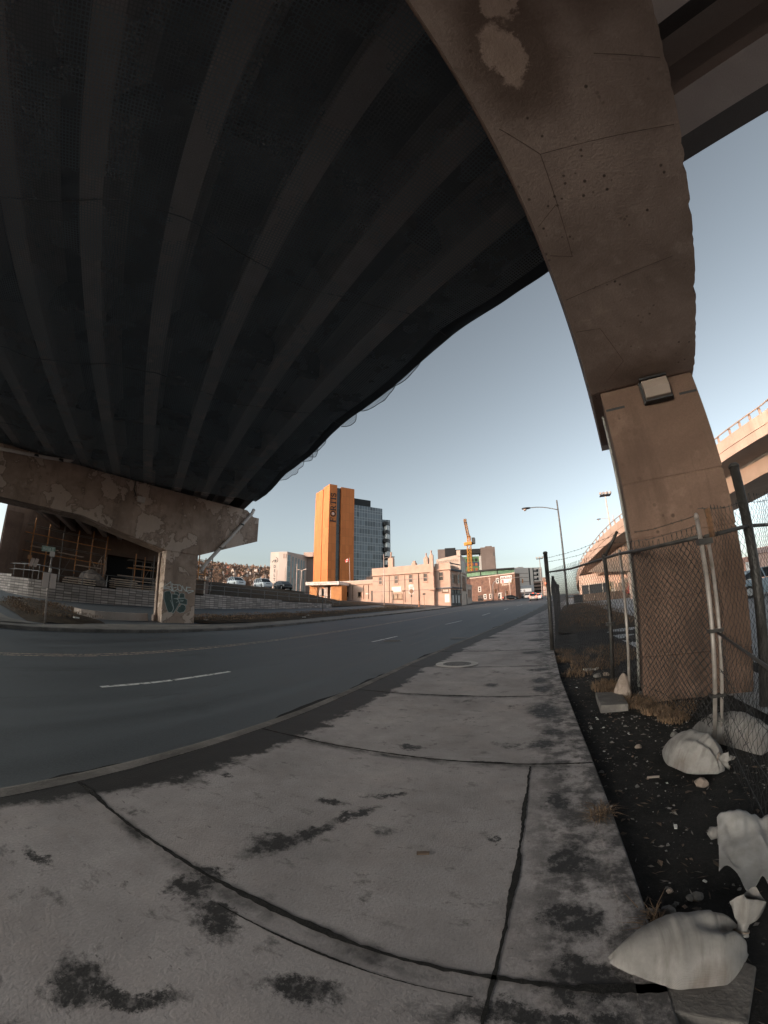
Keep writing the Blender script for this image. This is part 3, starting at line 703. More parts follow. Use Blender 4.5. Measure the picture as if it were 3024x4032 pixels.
t3=thing('viaduct_pier','plain grey concrete pier at the left end of the block retaining wall','bridge pier',tuple(q)); mb.build('column',MAB,t3)
# ------------------------------------------------------------------ chain-link fence beside the sidewalk
MWIRE=simple('dark_fence_wire',(.014,.013,.013),.6,.2,6); MPOSTD=simple('dark_steel_post',(.05,.045,.042),.55,.3,5,metal=.3,c2=(.02,.018,.017))
MPOSTL=simple('galvanised_post',(.33,.29,.27),.5,.2,5,metal=.3,c2=(.15,.125,.11)); MRUST=simple('rusty_steel',(.20,.10,.05),.8,.4,7)
fence=thing('chain_link_fence','leaning dark chain-link fence with barbed wire running beside the sidewalk around the pier','fence',(1.4,5.,0))
def post(x,y,z0,z1,r,mat,lean=(0,0),cap=True):
    mb=MB(); mb.tube([V(x,y,z0),V(x+lean[0],y+lean[1],z1)],r,12)
    if cap: mb.lathe(V(x+lean[0],y+lean[1],z1-.02),[(r*1.15,0),(r*1.15,.03),(r*.7,.055),(.005,.06)],12)
    return mb.build('post',mat,fence,smooth=True)
post(.40,9.75,-.2,2.64,.055,MPOSTD,(-.02,.02)); post(1.15,5.89,-.2,1.98,.032,MPOSTD,(0,0)); post(1.26,5.30,-.2,1.95,.02,MPOSTL,(0,0))
post(1.62,3.44,-.2,1.97,.020,MPOSTL,(-.01,0)); post(1.680,3.43,-.2,1.72,.016,MPOSTL,(.0,0)); post(2.53,4.12,-.3,2.62,.058,MPOSTD,(.03,.02))
for y in (12.6,15.6,18.6,21.8,25,28): 
    post(ep(y)+.06,y,zr(y)-.2,zr(y)+1.95,.032,MPOSTD)
def rail(pts,r,mat=MPOSTD,name='rail'):
    mb=MB(); mb.tube([V(*p) for p in pts],r,8); mb.build(name,mat,fence,smooth=True)
rail([(.40,9.75,2.13),(.80,7.8,2.0),(1.15,5.89,1.95),(1.26,5.30,1.93),(1.36,4.75,1.88),(1.62,3.44,1.79)],.021)
rail([(1.66,3.43,1.78),(2.53,4.10,1.92),(3.7,5.0,2.0)],.021)
rail([(1.66,3.43,.93),(1.25,2.05,.90),(.98,1.1,.86)],.011)
rail([(1.15,5.89,1.96),(1.35,5.66,2.30)],.024,MPOSTD,'barb_arm')
rail([(ep(y)+.06,y,zr(y)+1.82) for y in (9.8,12.6,15.6,18.6,21.8,25,28)],.02)
mb=MB(); mb.box((1.64,3.43,1.74),(.14,.07,.05)); mb.box((1.64,3.43,.95),(.14,.07,.03)); mb.box((1.64,3.43,.38),(.14,.07,.025)); mb.build('clamp',MPOSTD,fence)
mb=MB(); mb.box((1.725,3.42,1.9),(.02,.06,.26),.2); mb.build('gate_hinge',MRUST,fence)
mb=MB(); mb.box((1.15,5.89,.95),(.13,.09,.05)); mb.build('clamp',MPOSTD,fence)
def chainlink(path,zbot,ztop,w,h,r,spike=.06,wob=.015,seed=1):
    """woven zig-zag wires between base points; zbot/ztop functions of the fraction along"""
    pts=[V(p[0],p[1],0) for p in path]; seg=[(b-a).length for a,b in zip(pts,pts[1:])]; L=sum(seg)
    def at(u):
        u=min(max(u,0),L)
        for a,b,l in zip(pts,pts[1:],seg):
            if u<=l+1e-9: return a+(b-a)*(u/l),(b-a).normalized()
            u-=l
        return pts[-1],(pts[-1]-pts[-2]).normalized()
    mb=MB(); n=int(L/w)
    for i in range(n):
        f=(i+.5)/n; zb,zt=zbot(f),ztop(f); m=max(2,int((zt-zb)/h)); P=[]
        for j in range(m+1):
            u=(i+((i+j)%2))*w; q,d=at(u); nn=V(d.y,-d.x,0); z=zb+(zt-zb)*j/m
            off=wob*noise.noise(V(u*1.1+seed,z*1.4,seed))*4 + (.004 if j%2 else -.004)
            P.append(q+nn*off+V(0,0,z))
        q,d=at((i+.5)*w)
        P.append(P[-1]+V(0,0,spike)+d*(.008*((i%2)*2-1)))
        # three-sided wire
        for a,b in zip(P,P[1:]):
            t_=(b-a); 
            if t_.length<1e-6: continue
            t_.normalize(); s1=t_.cross(V(.31,.77,.2)).normalized()*r; s2=t_.cross(s1).normalized()*r
            k=len(mb.v); mb.v+=[a+s1,a-s1*.5+s2*.87,a-s1*.5-s2*.87,b+s1,b-s1*.5+s2*.87,b-s1*.5-s2*.87]
            for f_ in ((0,1,4,3),(1,2,5,4),(2,0,3,5)): mb.f.append([k+x for x in f_]); mb.m.append(0); mb.uv.append(None)
    return mb.build('mesh_panel',MWIRE,fence,recalc=False)
zl=lambda a,b:(lambda f:a+(b-a)*f)
chainlink([(.42,9.7),(.80,7.8),(1.15,5.89)],lambda f:.02,zl(2.14,2.0),.052,.045,.0032,.05,.02,1)
chainlink([(1.15,5.89),(1.26,5.30)],lambda f:.0,zl(1.99,1.96),.05,.045,.0032,.05,.01,2)
chainlink([(1.27,5.28),(1.37,4.75),(1.52,4.1),(1.63,3.46)],lambda f:.03+.05*math.sin(f*3.1),lambda f:1.98-.15*f+.02*math.sin(f*9),.05,.045,.0034,.05,.022,3)
chainlink([(1.69,3.44),(2.1,3.78),(2.55,4.08),(3.1,4.5),(3.7,4.95)],lambda f:.02,lambda f:1.95+.5*f+.03*math.sin(f*17),.05,.05,.0024,.07,.02,4)
chainlink([(1.68,3.40),(1.47,2.75),(1.27,2.05),(1.08,1.4)],lambda f:-.02+.03*math.sin(f*7),lambda f:.94-.03*f,.05,.05,.0016,.02,.025,14)
chainlink([(ep(y)+.07,y) for y in (9.85,12.6,15.6,18.6,21.8,25,28)],lambda f:.15+f*.42,lambda f:2.1+.42*f-.1*math.exp(-f*9)*2+.05*math.sin(f*14),.06,.06,.004,.05,.03,5)
# the double layer of old mesh right behind the pier panel
chainlink([(1.34,5.1),(1.62,4.6),(1.8,4.0),(1.74,3.52)],lambda f:.05,lambda f:1.92-.15*f,.055,.05,.003,.03,.03,7)
def barbed(pts,r=.0028,every=.13):
    mb=MB(); P=[]
    for (a,b) in zip(pts,pts[1:]):
        a=V(*a);b=V(*b); n=max(2,int((b-a).length/.2))
        for i in range(n): P.append(a+(b-a)*(i/n)-V(0,0,.04*math.sin(math.pi*i/n))+V(0,0,.012*noise.noise(V(i*.9,a.x,1))))
    P.append(V(*pts[-1])); mb.tube(P,r,4)
    for a,b in zip(P,P[1:]):
        c=(a+b)/2; 
        for q in range(3):
            d=V(random.uniform(-1,1),random.uniform(-1,1),random.uniform(-1,1)).normalized()*.02; mb.tube([c-d,c+d],r*.7,3)
    mb.build('barbed_wire',MWIRE,fence)
barbed([(.40,9.75,2.5),(1.34,5.68,2.27),(1.62,3.44,1.99)]); barbed([(.40,9.75,2.40),(1.27,5.76,2.15),(1.62,3.44,1.9)])
barbed([(1.66,3.43,.62),(1.3,2.0,.5),(1.0,1.0,.4)]); barbed([(1.66,3.43,.40),(1.28,2.0,.27),(.98,1.0,.2)]); barbed([(1.26,5.25,.28),(1.45,4.5,.2),(1.66,3.43,.14)]); barbed([(1.66,3.43,.2),(1.27,2.05,.1),(.98,1.0,.05)])
barbed([(1.64,3.44,2.05),(2.55,4.1,2.2),(3.7,5.0,2.4)])
# ------------------------------------------------------------------ sandbags, slabs, rocks, dry grass, litter
def mat_sack():
    m,t,b=nt('sack_weave'); v=coord(t); n=noise_(t,v,5,6,.65); st=noise_(t,coord(t,(14,1.2,3)),2.2,5,.6)
    col=mixc(t,ramp(t,n,.3,.7),(.15,.137,.13),(.31,.287,.275)); col=mixc(t,ramp(t,st,.48,.70,0,.7),col,(.12,.105,.095)); 
    col=mixc(t,ramp(t,noise_(t,v,2.6,5),.56,.68,0,.7),col,(.13,.10,.085))
    t.links.new(col,b.inputs['Base Color']); b.inputs['Roughness'].default_value=.85
    wv=N(t,'ShaderNodeTexWave',wave_type='BANDS'); wv.inputs['Scale'].default_value=150; t.links.new(v,wv.inputs['Vector'])
    wv2=N(t,'ShaderNodeTexWave',wave_type='BANDS',bands_direction='Y'); wv2.inputs['Scale'].default_value=150; t.links.new(v,wv2.inputs['Vector'])
    bump_(t,b,math_(t,'ADD',math_(t,'ADD',wv.outputs['Fac'],wv2.outputs['Fac']),math_(t,'MULTIPLY',st,6.)),.5,.002); return m
MSACK=mat_sack()
def sandbag(label,loc,rz,L,Wd,T,neck=True,seed=0,tuft=(0,0,1.),tlen=.16,group='sandbags along the fence',tilt=(0,0)):
    root=thing('sandbag',label,'sandbag',loc,rz,group); root.rotation_euler=(tilt[0],tilt[1],rz)
    mb=MB(); nu,nv=56,28; top=[];bot=[]
    def gath(t_):
        if t_<-.15: return 1-.95*((-t_-.15)/.85)**1.35
        return 1 if (not neck or t_<.45) else 1-.80*((t_-.45)/.55)**1.3
    for i in range(nu+1):
        t_=-1+2*i/nu
        for j in range(nv+1):
            s=-1+2*j/nv; g=gath(t_)
            x=L/2*t_*(1+.05*s*s*(t_<0)); y=Wd/2*s*g*(1-.20*(1-abs(t_)**2)*0+.06*t_*t_)
            prof=max(0,(1-abs(s)**2.4))**.6*max(0,1-abs(t_)**(3.2 if t_<0 else 5.))**.62
            z=T*prof*(.62+.38*math.cos((t_-.05)*1.3))*(1.05 if g==1 else (.6+.4*g+.25*(1-g)))
            z+=T*.10*noise.noise(V(x*7+seed,y*7,seed))*prof
            if neck and t_>-.1: z+=T*.20*((t_+.1)**1.3)*math.sin(s*9+noise.noise(V(x*9,y*9,seed))*2.5)*prof
            z+=T*.05*noise.noise(V(x*22,y*5,seed+2))*prof
            top.append(V(x,y,max(z,.004))); bot.append(V(x,y,-.0+.004*noise.noise(V(x*9,y*9,3))))
    k=nv+1; F=[(i*k+j,(i+1)*k+j,(i+1)*k+j+1,i*k+j+1) for i in range(nu) for j in range(nv)]
    mb.add(top,F); mb.add(bot,[tuple(reversed(f)) for f in F])
    mb.build('body',MSACK,root,smooth=True,local=True)
    if neck:
        mb=MB(); n=18; rows=[]; d=V(*tuft).normalized(); c0=V(L/2*.86,0,T*.50); a1=d.cross(V(0,1,0)).normalized() if abs(d.y)<.9 else V(1,0,0); a2=d.cross(a1).normalized()
        for i in range(8):
            f=i/7; r=.034-.016*math.sin(math.pi*min(1,f*2.2))+tlen*.26*max(0,f-.25); row=[]
            for j in range(n):
                w_=2*math.pi*j/n; rr=r*(1+.42*f*math.sin(w_*5+seed+f*2)); row.append(c0+d*(tlen*f*(1-.18*f*math.cos(w_*2+seed)))+a1*(math.cos(w_)*rr)+a2*(math.sin(w_)*rr*(1-.62*f))+d*(.018*f*math.sin(w_*3+seed)))
            rows.append(row)
        pts=[p for r_ in rows for p in r_]
        mb.add(pts,[(i*n+j,i*n+(j+1)%n,(i+1)*n+(j+1)%n,(i+1)*n+j) for i in range(7) for j in range(n)])
        mb.build('tied_neck',MSACK,root,smooth=True,local=True)
        mb=MB(); mb.tube([c0+d*.012+a1*(.03*math.cos(2*math.pi*j/12))+a2*(.024*math.sin(2*math.pi*j/12)) for j in range(13)],.0045,5); mb.build('tie',simple('tie_string',(.2,.15,.12),.8),root,local=True)
    return root
sandbag('largest pale sandbag lying across a concrete slab at the bottom right, nearest the camera',(.565,1.235,-.01),.05,.50,.29,.165,True,1,(.3,.25,1.),.13)
sandbag('plump tied sandbag with gathered neck lying in front of the twin fence posts',(1.27,3.12,-.05),-1.12,.62,.40,.235,True,5,(1,.25,-.18),.10)
sandbag('slumped sandbag behind the mesh leaning on the twin galvanised posts',(1.80,3.48,-.05),-1.1,.88,.36,.23,False,9,tilt=(0,.0))
# torn empty sack caught on the fence
sk=thing('torn_sack','torn empty white sack draped in folds against the bottom of the fence','sack',(1.1,1.78,0))
mb=MB(); nu,nv=40,30; pts=[]
for i in range(nu+1):
    s=i/nu
    for j in range(nv+1):
        t_=j/nv; fold=math.sin(s*17+2.5*noise.noise(V(s*3,t_*2,0)))*(.010+.035*t_)+.006*math.sin(s*47+t_*5)
        bx=.98+.34*s; by=1.98-.10*s; top=.10+.018*math.sin(s*7)+.03*min(1,s*4)
        x=bx-.10*t_+fold*.4; y=by-.40*t_*(.75+.25*math.sin(s*3.1))+fold; z=top*(1-t_)**1.2+.02+.025*noise.noise(V(s*5,t_*5,2))*(1-t_)+.012*math.sin(t_*9+s*7)*(1-t_)
        z+=.03*math.sin(s*17+2.5*noise.noise(V(s*3,t_*2,0)))*(.25+t_)*(1-.6*t_); pts.append(V(x,y,max(z,-.05)))
k=nv+1; mb.add(pts,[(i*k+j,(i+1)*k+j,(i+1)*k+j+1,i*k+j+1) for i in range(nu) for j in range(nv)])
so_=mb.build('cloth',simple('torn_sack_cloth',(.33,.315,.31),.85,.12,7,c2=(.19,.175,.168)),sk,smooth=True)
md=so_.modifiers.new('thick','SOLIDIFY'); md.thickness=.004
mb=MB(); mb.lathe(V(.965,1.93,.06),[(.005,-.05),(.035,-.03),(.03,.0),(.042,.035),(.01,.06)],10,'x'); mb.build('knotted_corner',MSACK,sk,smooth=True)
MSLAB=concrete('slab_concrete',(.19,.17,.16),(.09,.08,.075),(.27,.245,.225),scale=3,streak=0,pits=.7)
def slab(label,pts,z0,z1):
    c=sum((V(*p) for p in pts),V(0,0))/len(pts)
    o=thing('concrete_slab',label,'slab',(c.x,c.y,z0)); mb=MB(); mb.prism(pts,z0,z1); mb.build('block',MSLAB,o,bevel=.008); return o
slab('small flat concrete slab lying on the dark soil below the rock',[(.82,5.46),(.78,4.76),(1.12,4.75),(1.17,5.40)],-.1,.035)
slab('tilted broken concrete slab under the largest sandbag',[(.45,1.02),(.70,.95),(.82,1.16),(.58,1.36),(.48,1.2)],-.1,.0)
def rock(label,loc,sx,sy,sz,mat,seed,group=None,rz=0):
    mb=MB(); bm=bmesh.new(); bmesh.ops.create_icosphere(bm,subdivisions=3,radius=1)
    for v in bm.verts:
        n=v.co.normalized(); q=1+.33*noise.noise(n*1.3+V(seed*3.7,0,0))+.10*noise.noise(n*4+V(0,seed,0))
        for ax in (V(.6,.5,.62),V(-.7,.2,.5),V(.1,-.8,.4),V(.8,-.4,.3)):
            d=n.dot(ax.normalized()); q=min(q,.86/max(d,.05)) if d>.6 else q
        v.co=n*q
    mb.add([(v.co.x*sx,v.co.y*sy,v.co.z*sz) for v in bm.verts],[tuple(v.index for v in f.verts) for f in bm.faces]); bm.free()
    o=mb.build('rock',mat,None); o.location=loc; o.rotation_euler=(0,0,rz); tag(o,label,'rock',group); return o
MROCK=concrete('granite_rock',(.34,.27,.23),(.22,.17,.14),(.45,.37,.32),scale=6,streak=0); MROCK2=concrete('grey_cobble',(.20,.185,.175),(.12,.11,.105),(.27,.25,.235),scale=7,streak=0)
rock('big angular pale brown rock wedged against the thin galvanised post',(1.185,5.33,.10),.11,.11,.18,MROCK,2)
for i,(x,y,r,lb) in enumerate(((.54,1.55,.028,'small dusky cobble, left one of the row behind the largest sandbag'),(.615,1.535,.042,'round grey cobble in the middle of the row behind the largest sandbag'),(.68,1.49,.038,'grey cobble right of the middle one behind the largest sandbag'),(.655,1.67,.018,'pale pebble on dark soil above the row of cobbles'),(.73,1.61,.02,'brownish stone, left of a touching pair on the soil'),(.77,1.615,.028,'reddish stone, right of a touching pair on the soil'),
   (1.2,2.72,.06,'flat stone on the soil just below the tied sandbag'),(1.44,5.35,.045,'grey stone at the right of the dry grass by the slab'),(1.38,5.2,.04,'pale stone in front of the dry grass by the slab'),(1.16,6.5,.06,'white stone at the foot of the dark fence post'),(1.02,6.55,.07,'flat white rubble left of the big angular rock'),(.42,2.9,.04,'dark stone near the edge of the sidewalk'),(.95,3.6,.035,'brown stone left of the tied sandbag'),(1.35,3.75,.05,'reddish stone behind the tied sandbag'))):
    rock(lb,(x,y,soil(x,y)+r*.35),r,r*.85,r*.62,MROCK2 if i%3 else MROCK,i+11,'loose stones on the soil',i*1.3)
# gravel
mb=MB(); rg=random.Random(21)
oct_=[(1,0,0),(-1,0,0),(0,1,0),(0,-1,0),(0,0,1),(0,0,-1)]; of=[(0,2,4),(2,1,4),(1,3,4),(3,0,4),(2,0,5),(1,2,5),(3,1,5),(0,3,5)]
for i in range(2600):
    y=rg.uniform(.7,11) if i%2 else rg.uniform(.7,5); x=ep(y)+.03+rg.random()**.8*(1.7)
    dens=noise.noise(V(x*2,y*1.5,7))
    if dens<-.15 and rg.random()<.7: continue
    s=.003+.011*rg.random()**3
    if rg.random()<.06: s*=2.0
    a=rg.random()*6.3; ca,sa=math.cos(a),math.sin(a); q=[.6+.8*rg.random() for _ in range(6)]; mb.cm=0 if rg.random()<.7 else (1 if rg.random()<.6 else 2)
    z=soil(x,y)+s*.2
    mb.add([V(x+s*(p[0]*ca-p[1]*sa)*q[k],y+s*(p[0]*sa+p[1]*ca)*q[k],z+s*.7*p[2]*q[k]) for k,p in enumerate(oct_)],of)
g=mb.build('gravel',[simple('grey_grit',(.12,.11,.105),.9),simple('pale_grit',(.30,.28,.265),.9),simple('brown_grit',(.16,.11,.085),.9)],None,kind='stuff',recalc=False)
tag(g,'small grey and pale gravel scattered over the dark soil','gravel')
# twigs, husks and dead leaves mixed into the soil
mb=MB(); rg=random.Random(77)
for i in range(1500):
    y=rg.uniform(.8,10); x=ep(y)+.02+rg.random()**1.2*1.6; a=rg.random()*6.28; l=rg.uniform(.006,.035); w2=l*rg.choice((.12,.15,.5)); z=soil(x,y)+.004+.006*rg.random()
    ca,sa=math.cos(a),math.sin(a); mb.cm=rg.choice((0,0,1)); tl=rg.uniform(-.3,.5)*l
    mb.add([V(x-ca*l,y-sa*l,z),V(x+sa*w2,y-ca*w2,z+.3*w2),V(x+ca*l,y+sa*l,z+tl*.6),V(x-sa*w2,y+ca*w2,z+.5*w2)],[(0,1,2,3)])
o=mb.build('leaf_litter',[simple('husk_brown',(.11,.075,.052),.9,.3,9),simple('husk_grey',(.17,.15,.135),.9,.3,9)],None,kind='stuff',recalc=False); tag(o,'brown twigs and dead leaf bits strewn over the dark soil','leaf litter')
# dry grass
MHAY=[simple('dry_grass_a',(.20,.125,.075),.9,.3,9),simple('dry_grass_b',(.13,.085,.055),.9,.3,9)]
def tufts(spots,blades,name,label,z=None,hmax=.2,seed=1,w_=.0035):
    mb=MB(); r=random.Random(seed)
    for (x0,y0,rad,k) in spots:
        for i in range(int(blades*k)):
            a=r.random()*6.28; d=rad*math.sqrt(r.random()); x=x0+d*math.cos(a);y=y0+d*math.sin(a); zz=(z or soil)(x,y); h=hmax*(.35+.65*r.random()); b=r.random()*6.28; l=h*(.5+r.random()*.9)
            p0=V(x,y,zz-.01); p1=p0+V(math.cos(b)*l*.35,math.sin(b)*l*.35,h*.75); p2=p0+V(math.cos(b)*l,math.sin(b)*l,h*(.55+.4*r.random())); s=V(-math.sin(b),math.cos(b),0)*w_
            mb.cm=0 if r.random()<.6 else 1
            mb.add([p0-s,p0+s,p1-s*.8,p1+s*.8,p2],[(0,1,3,2),(2,3,4)])
    o=mb.build(name,MHAY,None,kind='stuff',recalc=False); tag(o,label,'dry grass'); return o
tufts([(1.28,4.95,.2,2.2),(1.4,4.55,.16,1.2),(1.0,5.75,.2,1.6),(1.15,5.5,.16,1.0),(.75,8.6,.45,2),(1.15,7.7,.5,2),(1.6,4.5,.25,1),(1.5,4.2,.18,.9),(.42,2.33,.05,.35),(.38,2.28,.04,.2),(.52,1.42,.05,.3),(.75,7.0,.3,.7),(1.9,8.3,.6,1.6),(1.7,9.5,.6,1.5),(.7,9.7,.3,1)],330,'dry_grass','brown dry grass tufts along the foot of the fence',hmax=.15,seed=4)
rv=random.Random(9)
def vspots(poly_inside,n,rad):
    poly,ins=poly_inside; xs=[p[0] for p in poly]; ys=[p[1] for p in poly]; out=[]
    while len(out)<n:
        x=rv.uniform(min(xs),max(xs)); y=rv.uniform(min(ys),max(ys))
        if ins(x,y): out.append((x,y,rad,1))
    return out
tufts(sum([vspots(VERGES[0],120,.5),vspots(VERGES[1],300,.6)],[]),26,'dry_grass','flattened brown grass on the verges across the road',z=lambda x,y:hgt(x,y)+.2,hmax=.16,seed=6,w_=.012)
tufts([(ep(y)+.6+3*rv.random(),y,.6,1) for y in [14+.12*i for i in range(200)]],22,'dry_grass','brown grass bank beyond the corner post of the fence',z=lambda x,y:zr(y)+.12,hmax=.22,seed=8,w_=.008)
# litter
MPAPER=simple('paper_litter',(.55,.53,.50),.8,.15,9)
def litter(label,x,y,a,b,rz,mat=MPAPER,h=.006,z=None):
    zz=(z or soil)(x,y); mb=MB(); mb.prism([(-a,-b),(a*.9,-b*.8),(a,b*.7),(a*.1,b),(-a*.95,b*.9)],0,h); o=mb.build('litter',mat,None); o.location=(x,y,zz+.004); o.rotation_euler=(.06,.04,rz); tag(o,label,'litter','scraps of litter on the soil'); return o
litter('short flat stick lying on dark soil left of the tied sandbag',.90,2.92,.05,.009,.05,simple('bare_wood',(.33,.27,.23),.8),.012)
litter('white crumpled paper in the grass under the fence',.98,7.35,.10,.06,.5,h=.03); litter('pale stick leaning in the grass beside the crumpled paper',1.12,7.3,.11,.02,1.1,h=.03)
for i,(x,y,l) in enumerate(((.70,4.6,'white scrap left of the small flat slab'),(.72,4.2,'pale scrap just below the small flat slab'),(.95,4.0,'pale shard between the slab and the tied sandbag'),(.62,3.55,'little white flake near the sidewalk edge'),(.50,2.5,'white bottle top by the brown tuft'),(.84,2.2,'white speck of plastic right of the brown tuft'),(.84,1.72,'bright chip of plastic above the cobbles'),(.6,5.9,'white scrap at the edge of the sidewalk by the third joint'),(1.1,2.05,'white flake near the torn sack'),(.33,9.3,'white cup lid beside the corner post'))):
    litter(l,x,y,.010+.006*(i%3),.006+.004*(i%2),i*.9)
lf=litter('brown curled leaf on the middle sidewalk slab',-.55,1.77,.035,.012,.4,simple('brown_leaf',(.13,.085,.06),.8),.008,z=lambda x,y:.004)
# manholes and iron lids
def manhole(label,x,y,z,r,ringr,cat,matr):
    o=thing('manhole',label,cat,(x,y,z),0); mb=MB()
    mb.lathe((0,0,0),[(ringr,0),(ringr,.006),(r*1.02,.007),(r*1.02,0)],40); mb.build('ring',matr,o,local=True)
    mb=MB(); mb.lathe((0,0,.0),[(r,0),(r,.010),(r*.8,.012),(.0,.012)],40)
    for k in range(-4,5):
        for l in range(-4,5):
            if math.hypot(k,l)<4.3: mb.box((k*r/5.2,l*r/5.2,.014),(r*.1,r*.1,.006))
    mb.build('iron_cover',simple('cast_iron',(.10,.085,.078),.6,.4,12,metal=.5),o,local=True); return o
manhole('round iron manhole cover in a pale concrete ring set in the sidewalk',-1.72,8.05,zr(8.05)+.004,.31,.47,'manhole cover',MRING)
manhole('rusty round manhole cover in the patched asphalt of the road',-5.42,13.5,zr(13.5)-.126,.34,.40,'manhole cover',simple('iron_ring',(.12,.11,.10),.7,.3,8))
sd_=thing('storm_drain','rectangular iron storm drain grate in the road beside the near kerb','drain grate',(-3.0,14.5,zr(14.5)-.124))
mb=MB(); 
for i in range(7): mb.box((-.22+i*.075,0,.006),(.03,.6,.012))
mb.box((0,.32,.006),(.55,.05,.012)); mb.box((0,-.32,.006),(.55,.05,.012)); mb.build('grate',simple('grate_iron',(.10,.09,.085),.6),sd_,local=True)
mb=MB(); mb.box((0,0,.001),(.5,.6,.002)); mb.build('sump',MDARK,sd_,local=True)
# ------------------------------------------------------------------ buildings beyond the road
MGLD=glass('dark_window_glass',(.012,.012,.013),.25)
MTRIM=simple('pale_trim',(.56,.40,.32),.7,.08,2); MFRAME=simple('brown_frame',(.23,.14,.09),.7,.2,5)
MSTUC=simple('cream_stucco',(.60,.42,.335),.85,.07,.6,c2=(.49,.335,.265)); MSTUC2=simple('pale_stucco',(.60,.50,.43),.85,.07,.8,c2=(.46,.38,.325))
MGREYT=simple('blue_grey_trim',(.16,.18,.20),.7,.1,3)
def window(F,root,u0,u1,z0,z1,rec=.14,frame=.12,mull=True,fm=None,gm=None,sill=True):
    """recessed sash window: frame part with glass pane and sill"""
    mb=MB(); w0=.0
    F.box(mb,u0-frame,u0,z0-frame,z1+frame,w0-.05,w0+.07); F.box(mb,u1,u1+frame,z0-frame,z1+frame,w0-.05,w0+.07); F.box(mb,u0,u1,z1,z1+frame,w0-.05,w0+.07); F.box(mb,u0,u1,z0-frame,z0,w0-.05,w0+.06)
    if mull: F.box(mb,u0,u1,(z0+z1)/2-.05,(z0+z1)/2+.05,-.02,.045)
    fr=mb.build('window',fm or MTRIM,root)
    mb=MB(); F.box(mb,u0,u1,z0,z1,-.05,.015); mb.build('pane',gm or MGLD,fr)
    if sill:
        mb=MB(); F.box(mb,u0-frame*1.5,u1+frame*1.5,z0-frame-.12,z0-frame,0,.16); mb.build('sill',fm or MTRIM,fr)
    return fr
def up(A): return Vector((A.x,A.y,0))
# --- corner inn: two storeys, long sunlit front, narrow shaded street front
ZT=11.33
A_=pol(-24.57,88.9); Bc=pol(-12.72,80.0); Cc=pol(-11.16,84.8)
dirAB=(Bc-A_).normalized(); nAB=V(dirAB.y,-dirAB.x,0)
FI=Frame(A_.to_2d(),Bc.to_2d())
inn=thing('corner_building','long cream two storey corner building with tall chimneys and dark sash windows','building',(Bc.x,Bc.y,1.9))
uP=FI.ub(-15.1); L=FI.L; dep=7.5
mb=MB(); mb.obox(FI.p(0,0,.9),FI.u*uP,-FI.n*dep,V(0,0,10.75)); mb.obox(FI.p(uP,0,0),FI.u*(L-uP),-FI.n*6.0,V(0,0,10.7)); mb.build('wall',MSTUC,inn)
mb=MB(); FI.box(mb,-.1,uP+.1,9.6,ZT,.9,1.12); FI.box(mb,-.1,uP+.1,9.45,9.6,.9,1.3); FI.box(mb,uP,L+.12,10.0,ZT,0,.12); FI.box(mb,uP,L+.3,9.8,10.0,0,.42)
mb.build('parapet',MSTUC,inn)
mb=MB(); FI.box(mb,uP,L+.35,5.72,5.95,0,.4); FI.box(mb,0,uP,5.6,5.68,.9,.96); FI.box(mb,0,uP,8.1,8.18,.9,.94); mb.build('string_course',MGREYT,inn)
FI2=Frame(FI.p(0,0,.9).to_2d(),FI.p(L,0,.9).to_2d())
for a0,e1,a1,e0 in ((-23.95,5.19,-23.37,3.94),(-21.51,5.36,-20.86,4.05),(-19.25,5.51,-18.62,4.17),(-16.96,5.6,-16.28,4.27)):
    u0,z1=FI2.hit(a0,e1); u1,z0=FI2.hit(a1,e0); window(FI2,inn,u0+.1,u1-.1,z0+.15,z1-.15,fm=MTRIM)
u0,z1=FI.hit(-14.45,5.72); u1,z0=FI.hit(-13.85,4.35); window(FI,inn,u0,u1,z0+.1,z1-.1)
def rectw(F,az0,el1,az1,el0): 
    u0,z1=F.hit(az0,el1); u1,z0=F.hit(az1,el0); return u0,u1,z0,z1
# pilaster chimney and stacks
mb=MB(); pu=FI2.ub(-15.5); 
FI2.box(mb,pu-.5,pu+.5,5.9,8.6,0,.55); FI2.box(mb,pu-.42,pu+.42,8.6,13.2,0,.5); FI2.box(mb,pu-.7,pu+.7,5.5,5.9,0,.7)
mb.extr([FI2.p(pu-.42,13.2,0),FI2.p(pu+.42,13.2,0),FI2.p(pu+.42,13.2,.5),FI2.p(pu-.42,13.2,.5)],V(0,0,.01)); mb.lathe(FI2.p(pu,13.2,.25),[(.36,0),(.25,.3),(.17,.5),(.19,.85),(.22,1.0),(.08,1.1)],10); mb.build('chimney',MSTUC,inn)
for az,zt_,wd in ((-22.6,15.3,1.3),(-18.9,12.7,1.0),(-16.95,14.2,1.0)):
    mb=MB(); uu=FI2.ub(az); FI2.box(mb,uu-wd/2,uu+wd/2,11.2,11.2+(zt_-11.2)*.62,-2.4,-1.5)
    if zt_>13: 
        mb.lathe(FI2.p(uu,11.2+(zt_-11.2)*.62,-1.95),[(wd*.38,0),(wd*.24,.4),(wd*.15,.6),(wd*.17,(zt_-11.2)*.36),(.08,(zt_-11.2)*.38)],10)
    else: FI2.box(mb,uu-wd*.3,uu+wd*.3,12.15,12.6,-2.2,-1.7)
    mb.build('chimney',MSTUC,inn)
